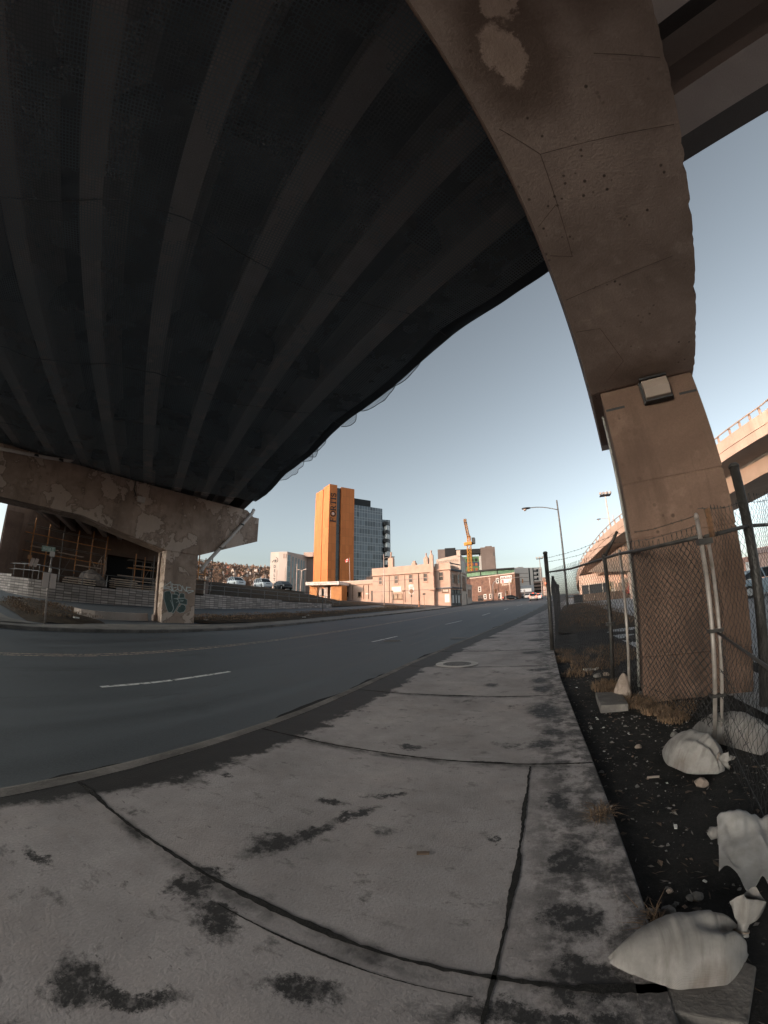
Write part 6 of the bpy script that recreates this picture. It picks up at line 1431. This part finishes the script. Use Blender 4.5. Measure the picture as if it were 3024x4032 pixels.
# ------------------------------------------------------------------ lamps, signals, poles
MSIGP=simple('signal_pole_paint',(.66,.50,.42),.6,.08,1); MLP=simple('lamp_pole_steel',(.22,.20,.19),.5,.2,2,metal=.4); MLPW=simple('lamp_pole_pale',(.62,.50,.44),.6,.1,1)
def street_lamp(label,x,y,z0,ht,arm,adir,mat,group=None,rise=.5,drop=0.):
    o=thing('street_lamp',label,'street lamp',(x,y,z0),0,group); a=V(math.sin(R_(adir)),math.cos(R_(adir)),0)
    mb=MB(); mb.tube([V(x,y,z0-.3),V(x,y,z0+ht)],[.11,.065],10); mb.build('pole',mat,o,smooth=True)
    mb=MB(); mb.tube([V(x,y,z0+ht-.9)+a*(arm*t_)+V(0,0,rise*math.sin(min(1,t_*1.25)*math.pi/2)) for t_ in (0,.1,.2,.35,.5,.7,.85,1)],.04,7); mb.build('arm',mat,o,smooth=True)
    e=V(x,y,z0+ht-.9+rise)+a*arm
    mb=MB(); mb.v=[]; mb.lathe((0,0,0),[(.04,-.35),(.13,-.2),(.17,.1),(.15,.4),(.05,.52)],12,'x'); rz=math.atan2(a.y,a.x); M_=Matrix.Rotation(rz,4,'Z'); mb.v=[M_@V(p.x,p.y,p.z*.6)+e for p in mb.v]; mb.build('lamp_head',MDARK,o,smooth=True)
    mb=MB(); mb.lathe((0,0,0),[(.02,-.17),(.10,-.14),(.14,-.06),(.14,0)],12); mb.v=[p+e+a*.22+V(0,0,-.07) for p in mb.v]; mb.build('lens',simple('lamp_glass',(.55,.42,.36),.3) if 'lamp_glass' not in bpy.data.materials else bpy.data.materials['lamp_glass'],o,smooth=True)
    return o
p=pol(4.95,33); street_lamp('tall dark street lamp beyond the fence with its arm over the road',p.x,p.y,zr(p.y),9.55,2.75,-88,MLP)
p=pol(-23.12,72); street_lamp('pale street lamp standing in front of the cream corner building',p.x,p.y,2.3,10.1,1.7,60,MLPW,rise=.35)
p=pol(11.9,70); street_lamp('small street lamp behind the curved ramp parapet',p.x+1.6,p.y,1.8,14.2,2.6,-80,MLPW)
def mast(label,az,d,z0,zt,n=4):
    p=pol(az,d); o=thing('light_mast',label,'light mast',(p.x,p.y,z0)); mb=MB(); mb.tube([V(p.x,p.y,z0),V(p.x,p.y,zt)],[.28,.13],8); mb.build('pole',MLPW if az>5 else MLP,o)
    mb=MB(); mb.box((p.x,p.y,zt),(2.6,1.6,.16)); mb.tube([V(p.x-1.4,p.y,zt+.5),V(p.x+1.4,p.y,zt+.5)],.06,5); mb.build('platform',MDARK,o)
    for k in range(n): mb=MB(); mb.box((p.x-1.2+2.4*k/(n-1),p.y-.5,zt+.45),(.5,.45,.5),.3*k); mb.build('floodlight',simple('flood_head',(.45,.38,.34),.5) if 'flood_head' not in bpy.data.materials else bpy.data.materials['flood_head'],o)
mast('tall floodlight mast above the curved ramp',12.5,90,2,25,4); mast('floodlight mast at the end of the street right of the white offices',1.28,150,4,19,3)
def signal_head(o,c,yaw=0,col=None):
    mb=MB(); mb.box(c,(.38,.34,1.15),yaw); h_=mb.build('signal_head',simple('signal_amber',(.62,.24,.06),.5,.05) if 'signal_amber' not in bpy.data.materials else bpy.data.materials['signal_amber'],o)
    mb=MB()
    for k in (-.35,0,.35): mb.lathe(c+V(0,-.2,k),[(.14,-.02),(.14,.05),(.02,.05)],10,'y')
    mb.build('lens',MDARK,h_)
g=pol(-6.22,104); z0=zr(g.y); o=thing('traffic_signal','pale arched traffic signal pole with amber heads reaching over the street','traffic signal',(g.x,g.y,z0))
zb_=lambda el,d=104: CAMH+d*math.tan(R_(el))
e=pol(-1.5,104); mb=MB(); mb.tube([V(g.x,g.y,z0),V(g.x,g.y,zb_(2.8)),V(g.x+.15,g.y,zb_(3.3)),V(g.x+.6,g.y,zb_(3.75)),V(g.x+1.3,g.y,zb_(4.0)),V(g.x+2.2,g.y,zb_(4.1)),V(e.x,g.y,zb_(4.2))],[.17,.15,.14,.13,.12,.11,.07],8); mb.build('pole',MSIGP,o,smooth=True)
for az,el in ((-5.75,2.3),(-3.17,3.6),(-1.57,3.55)): signal_head(o,V(pol(az,104).x,g.y-.25,zb_(el)))
g=pol(-4.1,108); o=thing('traffic_signal','short signal post with an amber head near the black sedan','traffic signal',(g.x,g.y,zr(g.y))); mb=MB(); mb.tube([V(g.x-.35,g.y,zr(g.y)),V(g.x-.35,g.y,zb_(2.25,108))],.14,8); mb.build('pole',MSIGP,o); signal_head(o,V(g.x+.1,g.y-.2,zb_(1.95,108)))
g=pol(1.95,98); o=thing('traffic_signal','signal with glowing red lamp at the right side of the street','traffic signal',(g.x,g.y,zr(g.y))); mb=MB(); mb.tube([V(g.x,g.y,zr(g.y)),V(g.x,g.y,zb_(3.6,98))],.1,8); mb.build('pole',MSIGP,o); signal_head(o,V(g.x-.1,g.y-.25,zb_(2.75,98))); mb=MB(); mb.lathe(V(g.x-.1,g.y-.46,zb_(2.75,98)+.36),[(.16,-.03),(.16,.03),(.02,.05)],10,'y'); mb.build('red_lamp',MTLL,o)
for az,d,el,lb in ((-6.58,118,4.5,'leaning pale utility pole in front of the brick wall left of the signal'),(-3.58,112,3.85,'pale utility pole standing in front of the FOR SALE board'),(-1.4,118,2.3,'thin grey sign post in front of the slate blue shop')):
    g=pol(az,d); o=thing('utility_pole',lb,'pole',(g.x,g.y,zr(g.y))); mb=MB(); mb.tube([V(g.x+(.25 if az<-6 else .06),g.y,zr(g.y)),V(g.x-(.15 if az<-6 else 0),g.y,CAMH+d*math.tan(R_(el)))],[.15,.09],8); mb.build('shaft',MSIGP if az<-2 else MLP,o,smooth=True)
    mb=MB(); q=V(g.x-(.15 if az<-6 else 0),g.y,CAMH+d*math.tan(R_(el))-.5); mb.box(q,(.7,.12,.14)); mb.build('cross_arm',MSIGP if az<-2 else MDARK,o)
for az,d,z0,ht,lb in ((-41.6,75,4.6,3.2,'short pale post left of the black parked car'),(-39.9,80,4.6,5.0,'pale post in front of the hotel end wall'),(-38.6,80,4.6,5.6,'white pole just right of the hotel lettering'),(-36.8,78,4.6,6.2,'pale pole left of the double lamp by the hotel'),(-24.6,98,5,6.6,'pale pole on the annex roof line beside the glass wing'),(-43.4,90,4.6,5,'thin pole on the skyline left of the hotel')):
    g=pol(az,d); mb=MB(); mb.tube([V(g.x,g.y,z0-1),V(g.x,g.y,z0+ht)],.09 if az<-30 else .16,6); mb.lathe(V(g.x,g.y,z0+ht),[(.12,0),(.12,.08),(.02,.12)],8); o=mb.build('pole',MLPW,None); tag(o,lb,'pole')
g=pol(-36.1,78); o=thing('double_lamp','pale twin headed car park lamp in front of the hotel windows','street lamp',(g.x,g.y,4)); zt=CAMH+78*math.tan(R_(6.1)); mb=MB(); mb.tube([V(g.x-.15,g.y,3.6),V(g.x+.1,g.y,zt)],.11,7); mb.build('pole',MLPW,o)
for s in (-1,1): mb=MB(); mb.tube([V(g.x+.1,g.y,zt-.3),V(g.x+.1+s*.5,g.y,zt),V(g.x+.1+s*.75,g.y,zt+.02)],.06,6); mb.box((g.x+.1+s*.95,g.y,zt+.05),(.6,.3,.14)); mb.build('lamp_arm',MLPW,o)
# flag, hydrant-like planter, stop sign, pedestrian
g=pol(-28.6,98); o=thing('flagpole','white flagpole with a small red and white maple leaf flag over the annex','flag',(g.x,g.y,7)); zt=CAMH+98*math.tan(R_(8.15)); mb=MB(); mb.tube([V(g.x+.35,g.y,7),V(g.x,g.y,zt)],.07,7); mb.build('pole',MLPW,o)
mb=MB(); n=8
MFR=simple('flag_red',(.55,.04,.03),.7); MFW=simple('flag_white',(.75,.68,.64),.7)
for i in range(n):
    x0,x1=-.1-1.25*i/n,-.1-1.25*(i+1)/n; f=lambda x:.12*math.sin(x*4); mb.cm=0 if i in (0,1,6,7) else 1
    mb.quad(V(g.x+x0,g.y+f(x0),zt-.2+x0*.1),V(g.x+x1,g.y+f(x1),zt-.2+x1*.12),V(g.x+x1,g.y+f(x1),zt-1.05+x1*.18),V(g.x+x0,g.y+f(x0),zt-1.0+x0*.1))
mb.build('cloth',[MFR,MFW],o); mb=MB(); c=V(g.x-.72,g.y-.16,zt-.68); lf_=[(0,.45),(.1,.2),(.3,.28),(.25,.05),(.42,-.05),(.12,-.28),(.02,-.28),(.02,-.5),(-.02,-.5),(-.02,-.28),(-.12,-.28),(-.42,-.05),(-.25,.05),(-.3,.28),(-.1,.2)]
for s in (-.03,.30): mb.extr([c+V(x*.6,s,z*.6) for x,z in lf_],V(0,.01,0))
mb.build('leaf_emblem',MFR,o)
g=pol(-18.85,66); o=thing('stop_sign','back of a round traffic sign on a post before the cream building','traffic sign',(g.x,g.y,2.2)); z=CAMH+66*math.tan(R_(2.75)); mb=MB(); mb.tube([V(g.x,g.y,1.6),V(g.x,g.y,z)],.045,6); mb.build('post',MLP,o); mb=MB(); mb.lathe(V(g.x,g.y-.05,z+.1),[(.42,-.015),(.42,.015),(.02,.015)],8,'y'); mb.build('plate',simple('sign_brown_back',(.30,.17,.10),.6),o); mb=MB(); mb.box((g.x,g.y-.05,z-.75),(.3,.03,.4)); mb.build('sub_plate',MDARK,o)
g=pol(-16.9,66); o=thing('parking_meter','thin dark meter post before the cream building','meter',(g.x,g.y,2)); mb=MB(); mb.tube([V(g.x,g.y,1.6),V(g.x,g.y,CAMH+66*math.tan(R_(2.3)))],.04,6); mb.build('post',MFRAME,o); mb=MB(); mb.box((g.x,g.y,CAMH+66*math.tan(R_(2.35))),(.45,.2,.25)); mb.build('head',MDARK,o)
for az in (-21.9,-20.1):
    g=pol(az,80); mb=MB(); mb.tube([V(g.x,g.y,2.4),V(g.x,g.y,5.4)],.05,6); mb.box((g.x,g.y,5.4),(.5,.2,.25)); o=mb.build('meter_post',MFRAME,None); tag(o,'thin brown meter post left of the pale notice board' if az<-21 else 'thin brown meter post right of the two ground floor windows','meter')
g=pol(-17.7,70); o=thing('fire_hydrant','small orange hydrant at the corner of the verge','hydrant',(g.x,g.y,1.9)); mb=MB(); mb.lathe(V(g.x,g.y,1.7),[(.2,0),(.16,.1),(.15,.9),(.2,.95),(.15,1.1),(.03,1.2)],10); mb.build('barrel',simple('hydrant_orange',(.5,.25,.15),.6),o); mb=MB(); mb.lathe(V(g.x,g.y,2.5),[(.1,-.3),(.1,.3)],8,'x'); mb.build('nozzle',MSIGP,o)
g=pol(-8.15,118); o=thing('flower_planter','dark planter box with white flowers by the brick wall','planter',(g.x,g.y,zr(g.y))); mb=MB(); z=zr(g.y); mb.prism([(g.x-.8,g.y-.5),(g.x+.8,g.y-.5),(g.x+.8,g.y+.5),(g.x-.8,g.y+.5)],z,z+.8); mb.build('box',MDARK,o)
mb=MB(); 
for i in range(60): c=V(g.x+rt.uniform(-.8,.8),g.y+rt.uniform(-.5,.5),z+.8+rt.uniform(0,.8)); s=.16; mb.add([c+V(-s,0,0),c+V(s,0,s),c+V(0,-s,s*1.5),c+V(.1,s,0)],[(0,1,2),(0,2,3)])
mb.build('flowers',simple('flower_white',(.6,.58,.54),.8,.3,3),o)
g=pol(-5.05,112); z=zr(g.y); o=thing('bus_stop_post','white post with a curved cap arm in front of the brick wall','post',(g.x,g.y,z)); mb=MB(); mb.tube([V(g.x+.2,g.y,z),V(g.x+.2,g.y,z+2.1)],.16,8); mb.build('post',simple('post_white',(.7,.64,.6),.6),o); mb=MB(); mb.box((g.x-.05,g.y,z+2.2),(1.1,.4,.2)); mb.build('cap',bpy.data.materials['post_white'],o,bevel=.08)
# pedestrian (about 20 px tall): one continuous skinned body, dark coat, walking
def person(label,g,z):
    o=thing('person',label,'person',(g.x,g.y,z)); me=bpy.data.meshes.new('body')
    vs=[(0,0,.95),(0,0,1.15),(0,0,1.40),(0,0,1.52),(.02,0,1.66),(.10,0,.90),(.20,.02,.50),(.30,.05,.06),(.40,.02,.03),(-.10,0,.90),(-.12,.0,.50),(-.26,0,.08),(-.17,-.02,.03),(.0,-.20,1.40),(.06,-.26,1.13),(.18,-.2,.95),(0,.20,1.40),(-.06,.26,1.13),(.06,.25,.90)]
    ed=[(0,1),(1,2),(2,3),(3,4),(0,5),(5,6),(6,7),(7,8),(0,9),(9,10),(10,11),(11,12),(2,13),(13,14),(14,15),(2,16),(16,17),(17,18)]
    rd=[.16,.15,.17,.07,.105,.10,.075,.05,.04,.10,.075,.05,.04,.075,.055,.04,.075,.055,.04]
    me.from_pydata(vs,ed,[]); ob=bpy.data.objects.new('body',me); COL.objects.link(ob); ob.parent=o
    sk_=ob.modifiers.new('skin','SKIN')
    for i,sv in enumerate(me.skin_vertices[0].data): sv.radius=(rd[i],rd[i]); sv.use_root=(i==0)
    ss=ob.modifiers.new('sub','SUBSURF'); ss.levels=1; ss.render_levels=1; me.materials.append(simple('dark_coat',(.02,.018,.018),.8))
    mb=MB(); mb.lathe((.02,0,1.60),[(.02,-.02),(.115,.04),(.125,.11),(.08,.17),(.01,.19)],10); mb.build('hair',MDARK,o,local=True)
person('person in dark clothes walking past the brick building',pol(-5.37,108),zr(107.5))
# bare shrubs by the tower and over the canopy
def bare_tree(label,az,d,z0,h,seed,mat=None):
    g=pol(az,d); o=thing('bare_tree',label,'tree',(g.x,g.y,z0)); r=random.Random(seed); tr=MB(); cr=MB()
    def br(p,dr,l,rad,lev):
        q=p+dr*l; (tr if lev<2 else cr).tube([p,(p+q)/2+V(r.uniform(-.05,.05),0,.04)*l,q],[rad,rad*.8,rad*.6],5 if lev<2 else 3,cap=False)
        if lev>=4: return
        for k in range(3 if lev else 5):
            dd=(dr+V(r.uniform(-.7,.7),r.uniform(-.7,.7),r.uniform(0,.5))).normalized(); br(p+(q-p)*r.uniform(.5,1),dd,l*r.uniform(.55,.8),rad*.55,lev+1)
    br(V(g.x,g.y,z0),V(0,0,1),h*.34,h*.018,0)
    m_=mat or simple('bare_bark_%d'%seed,(.20,.125,.085),.9)
    tr.build('trunk',m_,o,recalc=False); cr.build('crown',m_,o,recalc=False)
bare_tree('bare brown shrub rising behind the annex roof before the glass wing',-24.9,104,6,8.2,3); bare_tree('bare brown shrub rising left of the corner building parapet',-25.6,108,6,7.6,14); bare_tree('slender bare tree in front of the orange station wall',-33.6,82,3.4,4.8,5)
bare_tree('bare sapling on the skyline left of the parked cars',-49.2,72,4.4,5.6,7); bare_tree('bare sapling on the skyline above the white crossover',-45.0,80,4.4,5.4,9); bare_tree('thin bare tree on the skyline between the parked cars',-43.9,84,4.4,6.0,11)
bare_tree('bare shrub at the foot of the copper tower',-33.7,110,5.5,4.4,16)
# ------------------------------------------------------------------ curved ramp on the right with its pier, and the yard below
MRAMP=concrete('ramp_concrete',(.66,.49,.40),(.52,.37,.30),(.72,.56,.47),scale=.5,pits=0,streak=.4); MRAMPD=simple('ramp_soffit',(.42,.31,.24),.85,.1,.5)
rmp=thing('curved_ramp','sunlit concrete ramp viaduct curving down behind the near pier with a pipe rail','ramp',(25,30,9))
RPp=[(52,19.5,10.3),(45,21.5,10.4),(39.1,25,10.62),(35,26.5,10.65),(30.68,28.4,10.63),(25,31.5,10.3),(20,34,9.7),(14.67,37.5,8.75),(12.5,41,8.55),(10.9,45.5,8.45),(9.5,51,8.2),(8.18,58,7.9),(7.3,65,7.3),(6.75,72,6.3),(6.5,80,5.3),(6.9,90,4.3),(8,104,3.6)]
RPt=[pol(a,d,z) for a,d,z in RPp]
def catmull(P,n=5):
    out=[]
    for i in range(len(P)-1):
        p0,p1,p2,p3=P[max(i-1,0)],P[i],P[i+1],P[min(i+2,len(P)-1)]
        for k in range(n):
            t_=k/n; out.append(.5*((2*p1)+(p2-p0)*t_+(2*p0-5*p1+4*p2-p3)*t_*t_+(3*p1-p0-3*p2+p3)*t_**3))
    out.append(P[-1]); return out
RC=catmull(RPt)   # top outer edge of the parapet, travelling away from the viewer (left side faces us)
# outer face profile: parapet, slab lip, haunch under the overhang and box girder behind (side + is away from the viewer)
mb=MB(); mb.sweep(RC,[(0,0),(.0,-.72),(.22,-.72),(.22,0)]); mb.build('parapet',MRAMP,rmp)
mb=MB(); mb.sweep([p+V(0,0,.0) for p in RC],[(.05,-.72),(.05,-1.3),(9,-1.3),(9,-.72)]); mb.build('deck_slab',MRAMP,rmp)
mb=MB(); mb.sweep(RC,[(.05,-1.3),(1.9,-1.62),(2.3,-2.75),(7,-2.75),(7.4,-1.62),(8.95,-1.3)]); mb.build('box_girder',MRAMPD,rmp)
mb=MB(); mb.sweep(RC,[(8.8,-.72),(8.8,0),(9.05,0),(9.05,-.72)]); mb.build('parapet',MRAMP,rmp)
mb=MB(); mb.tube([p+V(0,0,.42) for p in RC],.045,6); mb.build('hand_rail',simple('ramp_rail',(.48,.34,.26),.5),rmp)
for i in range(0,len(RC),2 if True else 3): 
    mb=MB(); p=RC[i]; mb.box(p+V(0.1,.1,.2),(.13,.13,.44)); mb.build('rail_post',MRAMP,rmp)
rp_=thing('ramp_pier','wedge shaped concrete pier head carrying the curved ramp','bridge pier',tuple(pol(13,43,1)))
w0,w1,w2=pol(8.3,52,CAMH+52*math.tan(R_(3.96))),pol(15.8,41.5,CAMH+41.5*math.tan(R_(3.3))),pol(15.6,41.5,CAMH+41.5*math.tan(R_(8.2)))
dv=V(.85,.5,0)*2.2
mb=MB(); mb.extr([w0,w1,w2,w0+(w2-w0)*.5+V(0,0,.0)],dv); mb.build('pier_head',concrete('ramp_pier_concrete',(.36,.27,.21),(.25,.185,.145),(.44,.34,.27),scale=.5,pits=0),rp_)
q=pol(14.8,43.5,0); mb=MB(); mb.obox(q+V(-.4,.4,0),V(1.8,-1.2,0),V(1,1.5,0),V(0,0,4.3)); mb.build('column',MRAMP,rp_)
aw=thing('abutment_wall','sunlit concrete abutment wall beneath the lower end of the curved ramp','abutment',tuple(pol(10,60,2))); Fa=Frame(pol(6.9,66).to_2d(),pol(15.2,56).to_2d())
mb=MB(); Fa.box(mb,0,Fa.L,1,5.4,-1,0); mb.build('wall',MRAMP,aw)
# yard: barrier run, container, pallets, dumpster, red truck
def jersey(label,az0,az1,d,mat,n):
    a=pol(az0,d);b=pol(az1,d+1)
    for i in range(n):
        p=a+(b-a)*(i/n); q=a+(b-a)*((i+1)/n)-(b-a).normalized()*.06; z=zr(p.y)-.03
        d_=(q-p).normalized(); nn=V(-d_.y,d_.x,0); mb=MB(); mb.extr([p+nn*s+V(0,0,z+h_) for s,h_ in ((-.32,0),(-.32,.12),(-.14,.4),(-.1,.95),(.1,.95),(.14,.4),(.32,.12),(.32,0))],q-p)
        o=mb.build('barrier_block',mat,None); tag(o,'brown concrete barrier block, %s in the run across the lot'%(['leftmost','second','third','fourth','fifth','rightmost'][i]),'barrier','barrier blocks across the lot')
jersey('',6.1,14.9,47,concrete('barrier_brown',(.24,.165,.125),(.16,.11,.085),(.3,.21,.16),scale=.6,pits=0),6)
g=pol(6.6,44); o=thing('dumpster','black rectangular dumpster at the left end of the barrier run','dumpster',(g.x,g.y,1)); mb=MB(); z=zr(g.y)-.03; mb.prism([(g.x-.45,g.y-.5),(g.x+.45,g.y-.5),(g.x+.5,g.y+.5),(g.x-.5,g.y+.5)],z+.08,z+.85); mb.build('bin',MDARK,o,bevel=.03); mb=MB(); mb.box((g.x,g.y,z+.9),(1.05,1.05,.08)); mb.build('lid',simple('bin_lid',(.03,.03,.032),.5),o,bevel=.02)
Fc=Frame(pol(7.0,54).to_2d(),pol(11.2,52).to_2d()); o=thing('storage_frame','dark open shed with a pale frame under the curved ramp','shed',tuple(pol(9,53,1.2)))
mb=MB(); Fc.box(mb,.1,Fc.L-.1,1.6,3.3,-2,-.3); mb.build('dark_interior',MDARK,o); mb=MB(); Fc.box(mb,0,Fc.L,3.3,3.42,-2,.1); Fc.box(mb,1.4,1.5,1.2,3.3,0,.1); Fc.box(mb,Fc.L-.9,Fc.L-.8,1.2,3.3,0,.1); mb.build('frame',simple('frame_pale',(.62,.5,.42),.6),o)
mb=MB(); Fc.box(mb,.9,Fc.L+.6,1.2,1.95,.2,.6); mb.build('plinth',simple('plinth_tan',(.55,.42,.33),.8),o)  # plinth in one even tan
Fp=Frame(pol(11.1,50).to_2d(),pol(12.5,50).to_2d()); o=thing('equipment_rack','yellowish cluster of boxed equipment beside the open shed','equipment',tuple(pol(11.8,50,1)))
for k,(a,b,z0,z1) in enumerate(((0,.35,1.1,3.4),(.4,.9,1.2,2.4),(.45,.8,2.45,3.3),(.95,1.2,1.2,3.0))): mb=MB(); Fp.box(mb,a,b,z0,z1,-.5,.1*k); mb.build('cabinet',simple('equip_%d'%k,[(.5,.33,.16),(.62,.5,.4),(.58,.42,.3),(.45,.3,.2)][k],.6),o,bevel=.02)
Fb=Frame(pol(12.6,49).to_2d(),pol(14.9,49).to_2d()); o=thing('timber_hoarding','tan timber hoarding panels beside the equipment','hoarding',tuple(pol(13.7,49,1))); 
for k in range(3): mb=MB(); Fb.box(mb,Fb.L*k/3+.03,Fb.L*(k+1)/3-.03,1,3.0,0,.08); mb.build('panel',simple('tan_board_%d'%k,(.36,.255,.19),.8,.12,1),o)
g=pol(14.6,46); o=thing('red_truck','red truck cab half hidden by the near pier','truck',(g.x,g.y,1)); z=zr(g.y); mb=MB(); mb.extr([(g.x-.55,g.y,z+.5),(g.x+2.6,g.y,z+.5),(g.x+2.6,g.y,z+2.4),(g.x+.1,g.y,z+2.5),(g.x-.35,g.y,z+1.5)],V(.2,1.9,0)); mb.build('cab',paint('truck_red',(.45,.03,.02)),o,bevel=.05)
mb=MB(); mb.extr([(g.x-.25,g.y-.01,z+1.55),(g.x+.9,g.y-.01,z+1.5),(g.x+.9,g.y-.01,z+2.3),(g.x+.12,g.y-.01,z+2.32)],V(0,-.02,0)); mb.build('window',MCG,o); 
for dx in (.3,2.2): mb=MB(); mb.lathe(V(g.x+dx,g.y,z+.42),[(.42,-.15),(.42,.15),(.1,.17)],14,'y'); mb.build('wheel',MTYRE,o)
# right edge: harbour clutter beyond the lot
for k,(az,d,w_,hh,c,l) in enumerate(((29.9,60,3.2,3.6,(.62,.34,.25),'pinkish harbour shed seen through the fence left of the thick post'),(33.2,58,5,4.4,(.60,.42,.36),'pale pink harbour shed seen through the fence right of the thick post'),(35.6,62,4,5.4,(.5,.2,.1),'rust orange harbour stack at the right edge behind the fence'))):
    F=Frame(pol(az-1,d).to_2d(),(pol(az-1,d)+pol(az+90,w_)).to_2d()); o=thing('harbour_shed',l,'shed',tuple(pol(az,d,1)))
    mb=MB(); F.box(mb,0,F.L,.5,hh,-5,0); mb.build('wall',simple('harbour_%d'%k,c,.8,.1,.5),o)
    mb=MB(); mb.extr([F.p(-.2,hh,.2),F.p(-.2,hh+.9,-2.5),F.p(-.2,hh,-5.2)],F.u*(F.L+.4)); mb.build('roof',simple('harbour_roof_%d'%k,tuple(x*.8 for x in c),.7),o); mb=MB(); F.box(mb,F.L*.3,F.L*.6,.5,hh*.7,-.02,.03); mb.build('door',MDARK,o)
F=Frame(pol(30.5,30).to_2d(),pol(32.2,30).to_2d()); o=thing('delivery_van','white box van parked behind the fence left of the thick post','van',tuple(pol(31.2,30,.4)))
mb=MB(); F.box(mb,0,F.L,.9,2.5,-4,0); mb.build('box_body',simple('van_white',(.66,.64,.62),.5,.04),o,bevel=.03); mb=MB(); F.box(mb,0,F.L,.7,.9,-4,.1); mb.build('chassis',MDARK,o)
for u in (.15,F.L-.15): mb=MB(); mb.lathe(F.p(u,.65,-.6),[(.33,-.12),(.33,.12),(.05,.13)],12,'x'); mb.build('wheel',MTYRE,o)
# kinds: litter pieces are countable things
for o in COL.objects:
    if o.get('category') in ('litter',): o['kind']='thing'

# separate pieces of a kind become parts of their own
def split_part(o):
    me=o.data; n=len(me.vertices); par=list(range(n))
    def find(a):
        while par[a]!=a: par[a]=par[par[a]]; a=par[a]
        return a
    for e in me.edges:
        a,b=find(e.vertices[0]),find(e.vertices[1])
        if a!=b: par[a]=b
    groups={}
    for p in me.polygons: groups.setdefault(find(p.vertices[0]),[]).append(p)
    if len(groups)<2: return
    for ps in groups.values():
        ids=sorted({v for p in ps for v in p.vertices}); mp={v:i for i,v in enumerate(ids)}
        m2=bpy.data.meshes.new(o.name.split('.')[0]); m2.from_pydata([tuple(me.vertices[v].co) for v in ids],[],[[mp[v] for v in p.vertices] for p in ps])
        for m in me.materials: m2.materials.append(m)
        for q,p in zip(m2.polygons,ps): q.material_index=p.material_index; q.use_smooth=p.use_smooth
        o2=bpy.data.objects.new(o.name.split('.')[0],m2); COL.objects.link(o2); o2.parent=o.parent
    bpy.data.objects.remove(o)
for o in list(COL.objects):
    if o.type=='MESH' and o.name.split('.')[0] in ('bearing','lens_frame','pipe_clamp','net_loop','edge_rope','clamp','downpipe','cornice','red_stripe','side_wall','bearer','parapet','leaf_emblem') and not o.children: split_part(o)
